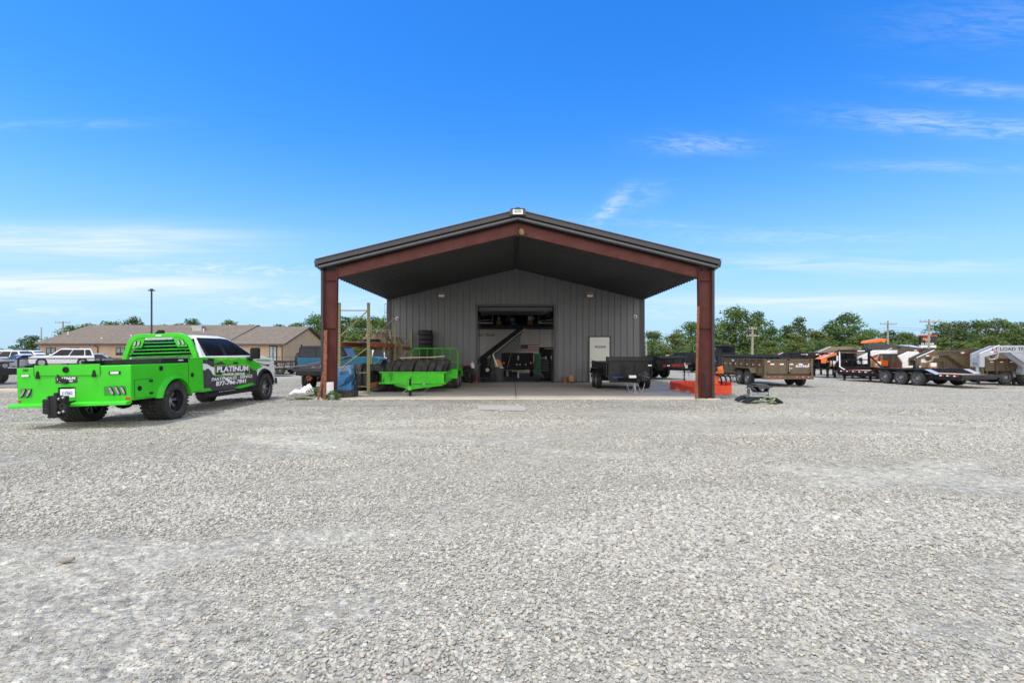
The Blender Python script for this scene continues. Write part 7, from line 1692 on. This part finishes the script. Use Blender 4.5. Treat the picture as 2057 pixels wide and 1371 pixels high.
# ------------------------------------------------------------------ poles and wires
def up(px, D): X = (px - CX) / F * D; return X
def utility_pole(label, px, topy, D, r, arms, m='pole_wood', base=-.4):
    X = up(px, D); zt = CH - (topy - HY) / F * D
    t = thing('utility_pole', label, 'utility pole', (X, D, base))
    mb = MB(); mb.tube([(0, 0, 0), (0, 0, zt - base)], [r, r * .7], 10); obj('pole', mb, m, t)
    for (dz, hl) in arms:
        mb = MB(); mb.bar((-hl, -.12, zt - base - dz), (hl, -.12, zt - base - dz), .12, .14); ca = obj('crossarm', mb, m, t)
        mb = MB()
        for s in (-1, -.45, .45, 1): mb = MB(); mb.cyl((s * hl * .95, -.12, zt - base - dz + .06), (s * hl * .95, -.12, zt - base - dz + .28), .06, 6); obj('insulator', mb, 'inside_grey', ca)
    return Vector((X, D, zt))
P1 = utility_pole('pale utility pole rising behind the bronze dump trailer', 1511.5, 656, 75, .2, ((.3, .55), (1.35, .9)), 'pole_wood')
P2 = utility_pole('utility pole with a slanted crossarm left of the red topped sign', 1783.5, 644, 88, .2, ((.6, 1.4),))
P3 = utility_pole('utility pole with a wide crossarm standing in front of the red topped sign', 1866, 641, 72, .17, ((.35, 1.4),))
P4 = utility_pole('double crossarm utility pole behind the left end of the office', 126.5, 645, 110, .2, ((.3, 1.6), (1.9, 1.5), (3.2, 1.7)), 'pole_wood')
utility_pole('thin grey pole beside the left gable of the office', 83, 657, 100, .12, (), 'pole_wood')
utility_pole('thin pale post at the right corner of the shop wall', 1298.5, 687, 60, .1, (), 'pole_wood')
def light_pole(label, px, topy, D):
    X = up(px, D); zt = CH - (topy - HY) / F * D
    t = thing('light_pole', label, 'lamp post', (X, D, -.3))
    mb = MB(); mb.box(-.06, .06, -.06, .06, 0, zt + .3); obj('pole', mb, 'pole_black', t, .01)
    mb = MB(); mb.box(-.28, .28, -.15, .15, zt + .24, zt + .34); mb.box(-.12, .12, -.12, .12, zt + .36, zt + .46); obj('lamp_head', mb, 'pole_black', t, .02)
light_pole('tall black lamp post with a flat head behind the headache rack', 304.5, 583, 52)
light_pole('slim black lamp post against the trees on the right', 1912, 668, 62)
def wire(label, pts, r=.016, sag=.5):
    mb = MB(); allp = []
    for a, b in zip(pts, pts[1:]):
        for k in range(12):
            t = k / 12; p = a.lerp(b, t); p.z -= sag * 4 * t * (1 - t); allp.append(p)
    allp.append(pts[-1]); mb.tube(allp, r, 4); tag(obj('overhead_wire', mb, 'wire', fix=False), label, 'wire', 'overhead wires on the right')
A0, A1 = W(1150, 664, 82), W(2150, 650, 66)
wire('upper overhead wire crossing the trees right of the shop', [W(1150, 668, 80), P1 + Vector((0, 0, -.3)), W(1790, 662, 87), W(2200, 648, 80)])
wire('second overhead wire just under the upper one', [W(1150, 672, 80), P1 + Vector((.5, 0, -.5)), W(1790, 657, 87.3), W(2200, 653, 80)])
wire('lower overhead wire over the parked trailers', [W(1150, 690, 80), P1 + Vector((0, 0, -2.3)), W(1866, 671, 72), W(2200, 672, 70)])
wire('overhead wire from the wide crossarm to the right', [P3 + Vector((1.2, 0, -.1)), W(2250, 646, 60)]); wire('overhead wire from the pole top to the right', [P3 + Vector((0, 0, -.9)), W(2250, 655, 60)])
mb = MB(); a, b = W(600, 662, 60), W(900, 668, 62)
for k in range(3): mb = MB(); mb.tube([W(560, 660 + k * 4, 95), W(690, 668 + k * 4, 95), W(830, 664 + k * 5, 95)], .02, 4); tag(obj('overhead_wire', mb, 'wire', fix=False), ['top', 'middle', 'bottom'][k] + ' of three overhead wires seen between column and shop wall', 'wire', 'overhead wires behind the rack')
# ------------------------------------------------------------------ restaurant sign and white roofed building
D = 80; X0, X1 = up(1850, D), up(1881, D); Z0, Z1 = CH - (698 - HY) / F * D, CH - (675.5 - HY) / F * D
SG = thing('road_sign', 'black restaurant sign with a red top cap and food picture on posts', 'sign', ((X0 + X1) / 2, D, -.5))
hw_ = (X1 - X0) / 2; z0, z1 = Z0 + .5, Z1 + .5
mb = MB(); mb.box(-hw_, hw_, 0, .4, z0 + .4, z1); obj('sign_panel', mb, 'sign_black', SG, .02)
mb = MB(); mb.box(-hw_ - .1, hw_ + .1, -.08, .48, z1, z1 + .22); obj('top_cap', mb, 'sign_red', SG, .03)
mb = MB(); mb.box(-hw_, hw_, -.02, .4, z0, z0 + .38); obj('lower_panel', mb, 'plastic_white', SG, .02)
for s in (-1, 1): mb = MB(); mb.box(s * hw_ * .5 - .1, s * hw_ * .5 + .1, .1, .3, 0, z0); obj('post', mb, 'pole_black', SG)
mb = MB(); zc = z0 + (z1 - z0) * .68
rs = random.Random(4)
for k in range(16):
    a = rs.uniform(0, 6.28); rr = rs.random(); x, z = -.25 + .7 * rr * math.cos(a), zc + .32 * rr * math.sin(a); mb.m = rs.choice([0, 0, 1, 2]); mb.lathe([(.0005, -.05), (.16, -.03), (.18, .0), (.0005, .0)], 8, 'y', (x, 0, z))
obj('food_picture', mb, ['orange_bright', 'rack_orange', 'wood_pale'], SG)
lettering('lettering', 'La Cabaña', .48, FRONT(-.2, -.012, z0 + .62), 'text_white', SG, shear=.3, bold=.01)
WB = thing('white_building', 'long low white roofed building beyond the trailers', 'building', (up(1815, 92), 92, -.5))
mb = MB(); mb.box(-4, 4.2, 0, 8, 0, 2.4); obj('wall', mb, 'inside_grey', WB); mb = MB(); mb.prism([(-.4, 2.4), (8.4, 2.4), (4, 3.3)], 'x', -4.3, 4.5); obj('roof', mb, 'white_paint', WB)
mb = MB(); mb.box(-.5, .5, -.03, 0, 0, 1.5); obj('door', mb, 'metal_dark', WB)
GBX = thing('ladder_cage', 'grey ladder cage frame peeping past the shop corner', 'cage', (up(776, 26) , 26.3, 0))
mb = MB()
for x in (-.16, .06):
    for y in (0, .4): mb.tube([(x, y, 3.0), (x, y, 3.95)], .015, 5)
for z in (3.05, 3.5, 3.95): mb.tube([(-.16, 0, z), (.06, 0, z), (.06, .4, z), (-.16, .4, z)], .015, 5, closed=True)
mb.tube([(.06, .2, 0), (.06, .2, 3.05)], .03, 6); obj('cage_frame', mb, 'steel', GBX)

# ================================================================== trees
def leaf_mat(name, cols, trans=.3):
    m = bpy.data.materials.new(name); m.use_nodes = True
    nt = m.node_tree; N = nt.nodes; L = nt.links; b = N['Principled BSDF']; b.inputs['Roughness'].default_value = .6; b.inputs['Specular IOR Level'].default_value = .25
    g = N.new('ShaderNodeNewGeometry'); oi = N.new('ShaderNodeObjectInfo')
    r = N.new('ShaderNodeValToRGB'); e = r.color_ramp
    while len(e.elements) < len(cols): e.elements.new(.5)
    for i, (el, c) in enumerate(zip(e.elements, cols)): el.position = i / (len(cols) - 1); el.color = (*c, 1)
    L.new(g.outputs['Random Per Island'], r.inputs['Fac'])
    tc = N.new('ShaderNodeTexCoord'); n = N.new('ShaderNodeTexNoise'); n.inputs['Scale'].default_value = .9; n.inputs['Detail'].default_value = 4; L.new(tc.outputs['Object'], n.inputs['Vector'])
    hs = N.new('ShaderNodeHueSaturation'); rr = N.new('ShaderNodeMapRange'); rr.inputs['From Min'].default_value = .3; rr.inputs['From Max'].default_value = .7; rr.inputs['To Min'].default_value = .72; rr.inputs['To Max'].default_value = 1.3; L.new(n.outputs['Fac'], rr.inputs['Value']); L.new(rr.outputs['Result'], hs.inputs['Value'])
    r2 = N.new('ShaderNodeMapRange'); r2.inputs['To Min'].default_value = .475; r2.inputs['To Max'].default_value = .515; L.new(oi.outputs['Random'], r2.inputs['Value']); L.new(r2.outputs['Result'], hs.inputs['Hue'])
    L.new(r.outputs['Color'], hs.inputs['Color']); L.new(hs.outputs['Color'], b.inputs['Base Color'])
    t = N.new('ShaderNodeBsdfTranslucent'); L.new(hs.outputs['Color'], t.inputs['Color']); mx = N.new('ShaderNodeMixShader'); mx.inputs['Fac'].default_value = trans
    L.new(b.outputs['BSDF'], mx.inputs[1]); L.new(t.outputs['BSDF'], mx.inputs[2]); L.new(mx.outputs['Shader'], N['Material Output'].inputs['Surface'])
    MAT[name] = m
leaf_mat('leaf_mid', [(.055, .10, .022), (.085, .145, .032), (.12, .185, .042), (.155, .22, .055)])
leaf_mat('leaf_dark', [(.04, .075, .02), (.06, .105, .028), (.085, .14, .038), (.12, .175, .055)])
leaf_mat('leaf_light', [(.08, .13, .03), (.12, .18, .045), (.16, .22, .06), (.20, .26, .08)])
def crown_data(seed, leaf, hgt=9., rad=4.2, nl=40, per=150, size=.36, low=.10, open_=.0):
    """a crown of many overlapping leaf clumps: a broad core with uneven smaller clumps on its outside"""
    rs = np.random.RandomState(seed); lobes = []
    def env(t): return max(.12, math.sin(math.pi * (.10 + .86 * t)) ** .62) * (1.0 if t < .55 else 1.0 - .25 * (t - .55) / .45)
    for k in range(nl):
        t = rs.uniform(0, 1) ** .85; a = k * 2.4 + rs.uniform(-.5, .5); core = rs.uniform() < .4
        r = env(t) * (rs.uniform(0, .45) if core else rs.uniform(.55, .86)); s = (rs.uniform(.30, .44) if core else rs.uniform(.17, .31)) * (1 - .3 * t)
        lobes.append([r * math.cos(a), r * math.sin(a), low + (1 - low) * t * .93, s])
    lobes.append([rs.uniform(-.15, .15), rs.uniform(-.15, .15), .86, .26]); L_ = np.array(lobes)
    mw = np.max(np.hypot(L_[:, 0], L_[:, 1]) + L_[:, 3]); L_[:, :2] /= mw; L_[:, 3] /= mw
    mz = np.max(L_[:, 2] + L_[:, 3] * rad / hgt * .85)
    V = []; Fc = []; o = 0; out = []
    for (x, y, z, s) in L_:
        x, y, z, s = x * rad, y * rad, z / mz * hgt, s * rad; out.append((x, y, z, s))
        n = int(per * (s / (rad * .3)) ** 2 * (1 - open_ * rs.uniform(0, 1)))
        d = rs.normal(size=(n, 3)); d /= np.linalg.norm(d, axis=1)[:, None]; rr = s * (1 - .55 * rs.uniform(0, 1, n) ** 2.2) * (1 + .22 * np.sin(d[:, 0] * 7 + seed) * np.cos(d[:, 2] * 6))
        p = d * rr[:, None] * np.array([1, 1, .85]) + np.array([x, y, z])
        sz = size * rs.uniform(.45, 1.2, n); nn = d * .7 + rs.normal(size=(n, 3)) * .5 + np.array([0, 0, .4]); nn /= np.linalg.norm(nn, axis=1)[:, None]
        u = np.cross(nn, rs.normal(size=(n, 3))); u /= np.linalg.norm(u, axis=1)[:, None]; v = np.cross(nn, u); sz = sz[:, None]
        q = np.stack([p - u * sz * .5, p + v * sz * .36 + nn * sz * .08, p + u * sz * .5, p - v * sz * .36 + nn * sz * .08], 1).reshape(-1, 3)
        V.append(q); Fc += [(o + 4 * i, o + 4 * i + 1, o + 4 * i + 2, o + 4 * i + 3) for i in range(n)]; o += 4 * n
    V = np.concatenate(V); me = bpy.data.meshes.new('crown'); me.from_pydata([tuple(q) for q in V], [], Fc); me.materials.append(MAT[leaf]); me.update()
    return me, out
def tree_proto(seed, leaf, hgt=9., rad=4.2, **k):
    me, lobes = crown_data(seed, leaf, hgt, rad, **k); rs = random.Random(seed); mb = MB(); r0 = hgt * .022
    mb.tube([(0, 0, -.3), (.05, .04, hgt * .25), (rs.uniform(-.3, .3), rs.uniform(-.3, .3), hgt * .55), (rs.uniform(-.4, .4), rs.uniform(-.4, .4), hgt * .88)], [r0 * 1.25, r0, r0 * .6, r0 * .15], 8)
    for (x, y, z, s) in lobes[:14]:
        z0 = max(hgt * .15, z * .55 - .2); mb.tube([(0, 0, z0), (x * .55, y * .55, (z0 + z) * .52), (x, y, z)], [r0 * .45, r0 * .25, r0 * .07], 5, caps=False)
    return me, mb.data('trunk', 'bark', False)
PROTO = {'a': tree_proto(1, 'leaf_mid', 9, 4.2, nl=46), 'b': tree_proto(2, 'leaf_dark', 9, 3.6, nl=42), 'c': tree_proto(3, 'leaf_light', 9, 4.0, nl=40), 'd': tree_proto(4, 'leaf_mid', 9, 4.8, nl=64), 'e': tree_proto(5, 'leaf_dark', 9, 3.2, nl=38, low=.2, open_=.7), 'f': tree_proto(6, 'leaf_light', 9, 3.4, nl=38, low=.06)}
KIND = {'a': 'mid green broadleaf tree', 'b': 'dark green dense tree', 'c': 'light green leafy tree', 'd': 'broad spreading green tree', 'e': 'open crowned dark tree with sky showing through', 'f': 'yellow green bushy tree'}
tr = random.Random(21)
def tree(kind, px, topy, D, wpx, label, group):
    X = up(px, D); zt = CH - (topy - HY) / F * D; hgt = zt + .5; sx = (wpx / F * D) / (2 * {'a': 4.2, 'b': 3.6, 'c': 4.0, 'd': 4.8, 'e': 3.2, 'f': 3.4}[kind]); sx *= 1.34 if px > 900 else 1.9; sz = hgt / 9.0
    t = thing('tree', label, 'tree', (X, D, -.5), tr.uniform(0, 6.28), group)
    cm, tm = PROTO[kind]; c = link('crown', cm, t); k = link('trunk', tm, t)
    t.scale = (sx, sx, sz)
    return t
right = [  # kind, px, top y, distance, width px, what sets it apart
    ('c', 1310, 662, 100, 70, 'light green tree touching the right shop corner trim'), ('f', 1352, 668, 96, 62, 'low yellow green tree above the timber heap'), ('a', 1388, 644, 106, 78, 'mid green tree whose crown stands left of the right column'),
    ('b', 1425, 648, 112, 60, 'dark tree hidden mostly by the right porch column'), ('d', 1474, 614, 104, 118, 'tallest spreading tree just right of the porch column'), ('e', 1520, 624, 109, 62, 'open crowned tree above the pale utility pole'),
    ('a', 1548, 655, 102, 60, 'mid green tree right of the pale utility pole'), ('b', 1582, 652, 108, 62, 'dark tree over the left half of the bronze tailgate'), ('e', 1606, 635, 114, 52, 'slim open tree rising over the bronze tailgate'),
    ('f', 1600, 668, 95, 64, 'bright low tree behind the white triangle marks'), ('c', 1640, 661, 104, 66, 'light green tree left of the big round crown'), ('b', 1668, 650, 112, 60, 'dark tree in the gap behind the tan gooseneck'),
    ('d', 1706, 626, 106, 96, 'big round crowned tree above the orange winch'), ('a', 1748, 660, 108, 66, 'mid green tree left of the slanted crossarm pole'), ('f', 1722, 672, 96, 70, 'bright low tree behind the orange winch'),
    ('b', 1790, 662, 112, 64, 'dark tree behind the slanted crossarm pole'), ('c', 1818, 664, 106, 58, 'light green tree between the two crossarm poles'), ('a', 1842, 674, 104, 50, 'small green tree left of the red topped sign'),
    ('d', 1890, 645, 112, 84, 'broad tree rising right behind the red topped sign'), ('f', 1894, 676, 92, 52, 'rounded bright tree right beside the red topped sign'), ('b', 1926, 643, 104, 74, 'dark tree behind the slim lamp post'),
    ('a', 1962, 641, 108, 82, 'tall green tree over the light grey gooseneck'), ('d', 2002, 638, 104, 92, 'tall broad tree near the right edge of the photo'), ('b', 2040, 645, 108, 72, 'dark tree cut by the right edge of the photo'), ('c', 1985, 672, 94, 66, 'light low tree above the grey neck'), ('a', 2085, 640, 104, 90, 'green tree just beyond the right edge'),
    ('f', 1655, 682, 90, 56, 'low bright tree above the orange coupler'), ('f', 1450, 682, 92, 66, 'low bright tree behind the pale posts'), ('c', 1545, 683, 90, 60, 'low light green tree at the foot of the pale utility pole'), ('c', 1935, 684, 90, 60, 'low light green tree at the foot of the slim lamp post')]
for kd, px, ty, D, wp, lb in right: tree(kd, px, ty, D, wp, lb, 'trees beyond the yard on the right')
left = [('b', 64, 672, 120, 40, 'dark tree standing left of the office gable'), ('a', 140, 652, 128, 44, 'green tree beside the double crossarm pole'), ('a', 182, 648, 140, 50, 'green tree over the left end of the office ridge'), ('d', 225, 643, 145, 62, 'broad tree over the office ridge left of the lamp post'), ('b', 270, 634, 140, 44, 'tall dark tree just left of the black lamp post'),
    ('c', 332, 650, 150, 52, 'light tree over the ridge right of the lamp post'), ('b', 386, 638, 145, 46, 'dark round tree over the roof unit'), ('a', 356, 648, 152, 46, 'green tree left of the dark round one over the office ridge'), ('a', 458, 641, 150, 42, 'round tree alone over the office ridge'), ('f', 508, 651, 155, 40, 'low tree over the right end of the main ridge'), ('b', 560, 650, 140, 50, 'dark tree over the wing roof'),
    ('a', 600, 646, 130, 54, 'green tree over the wing gable apex'), ('d', 640, 628, 110, 62, 'broad tree left of the left porch column'), ('b', 690, 634, 108, 56, 'dark tree behind the tall green rack frame'), ('c', 722, 632, 104, 52, 'light tree between the tall rack posts'), ('a', 752, 634, 106, 50, 'green tree right of the tall rack frame'), ('c', 776, 632, 100, 44, 'light tree touching the left shop corner'), ('b', 655, 665, 100, 60, 'dark low tree behind the left column'), ('f', 720, 670, 92, 70, 'bright low tree over the teal off roader'), ('a', 800, 640, 104, 54, 'green tree mostly behind the left shop corner')]
for kd, px, ty, D, wp, lb in left: tree(kd, px, ty, D, wp, lb, 'trees beyond the office on the left')
# bushes along the foot of the woods, too dense to count
def undergrowth(x0, x1, y0, y1, n, hgt, seed, lab):
    rs = np.random.RandomState(seed); V = []; Fc = []; o = 0
    for k in range(n):
        cx, cy = rs.uniform(x0, x1), rs.uniform(y0, y1); s = rs.uniform(.6, 1.7); hh = hgt * rs.uniform(.5, 1.1)
        for j in range(int(60 * s)):
            q = np.array([cx + rs.normal() * s, cy + rs.normal() * s * .6, -.5 + hh * rs.uniform(.0, 1)]); sz = rs.uniform(.25, .5)
            nn = rs.normal(size=3) + np.array([0, -.3, .6]); nn /= np.linalg.norm(nn); u = np.cross(nn, rs.normal(size=3)); u /= np.linalg.norm(u); v = np.cross(nn, u)
            V += [q - u * sz * .5, q + v * sz * .35, q + u * sz * .5, q - v * sz * .35]; Fc.append((o, o + 1, o + 2, o + 3)); o += 4
    me = bpy.data.meshes.new('undergrowth'); me.from_pydata([tuple(q) for q in V], [], Fc); me.materials.append(MAT['leaf_mid']); me.update()
    return tag(link('undergrowth', me), lab, 'bushes', kind='stuff')
undergrowth(20, 125, 92, 112, 330, 4.5, 1, 'dense green undergrowth at the foot of the woods on the right')
undergrowth(-62, -18, 100, 125, 130, 4.5, 2, 'dense green undergrowth behind the office wing and rack')
undergrowth(-150, -60, 138, 160, 110, 3.5, 3, 'low green scrub on the far left horizon')
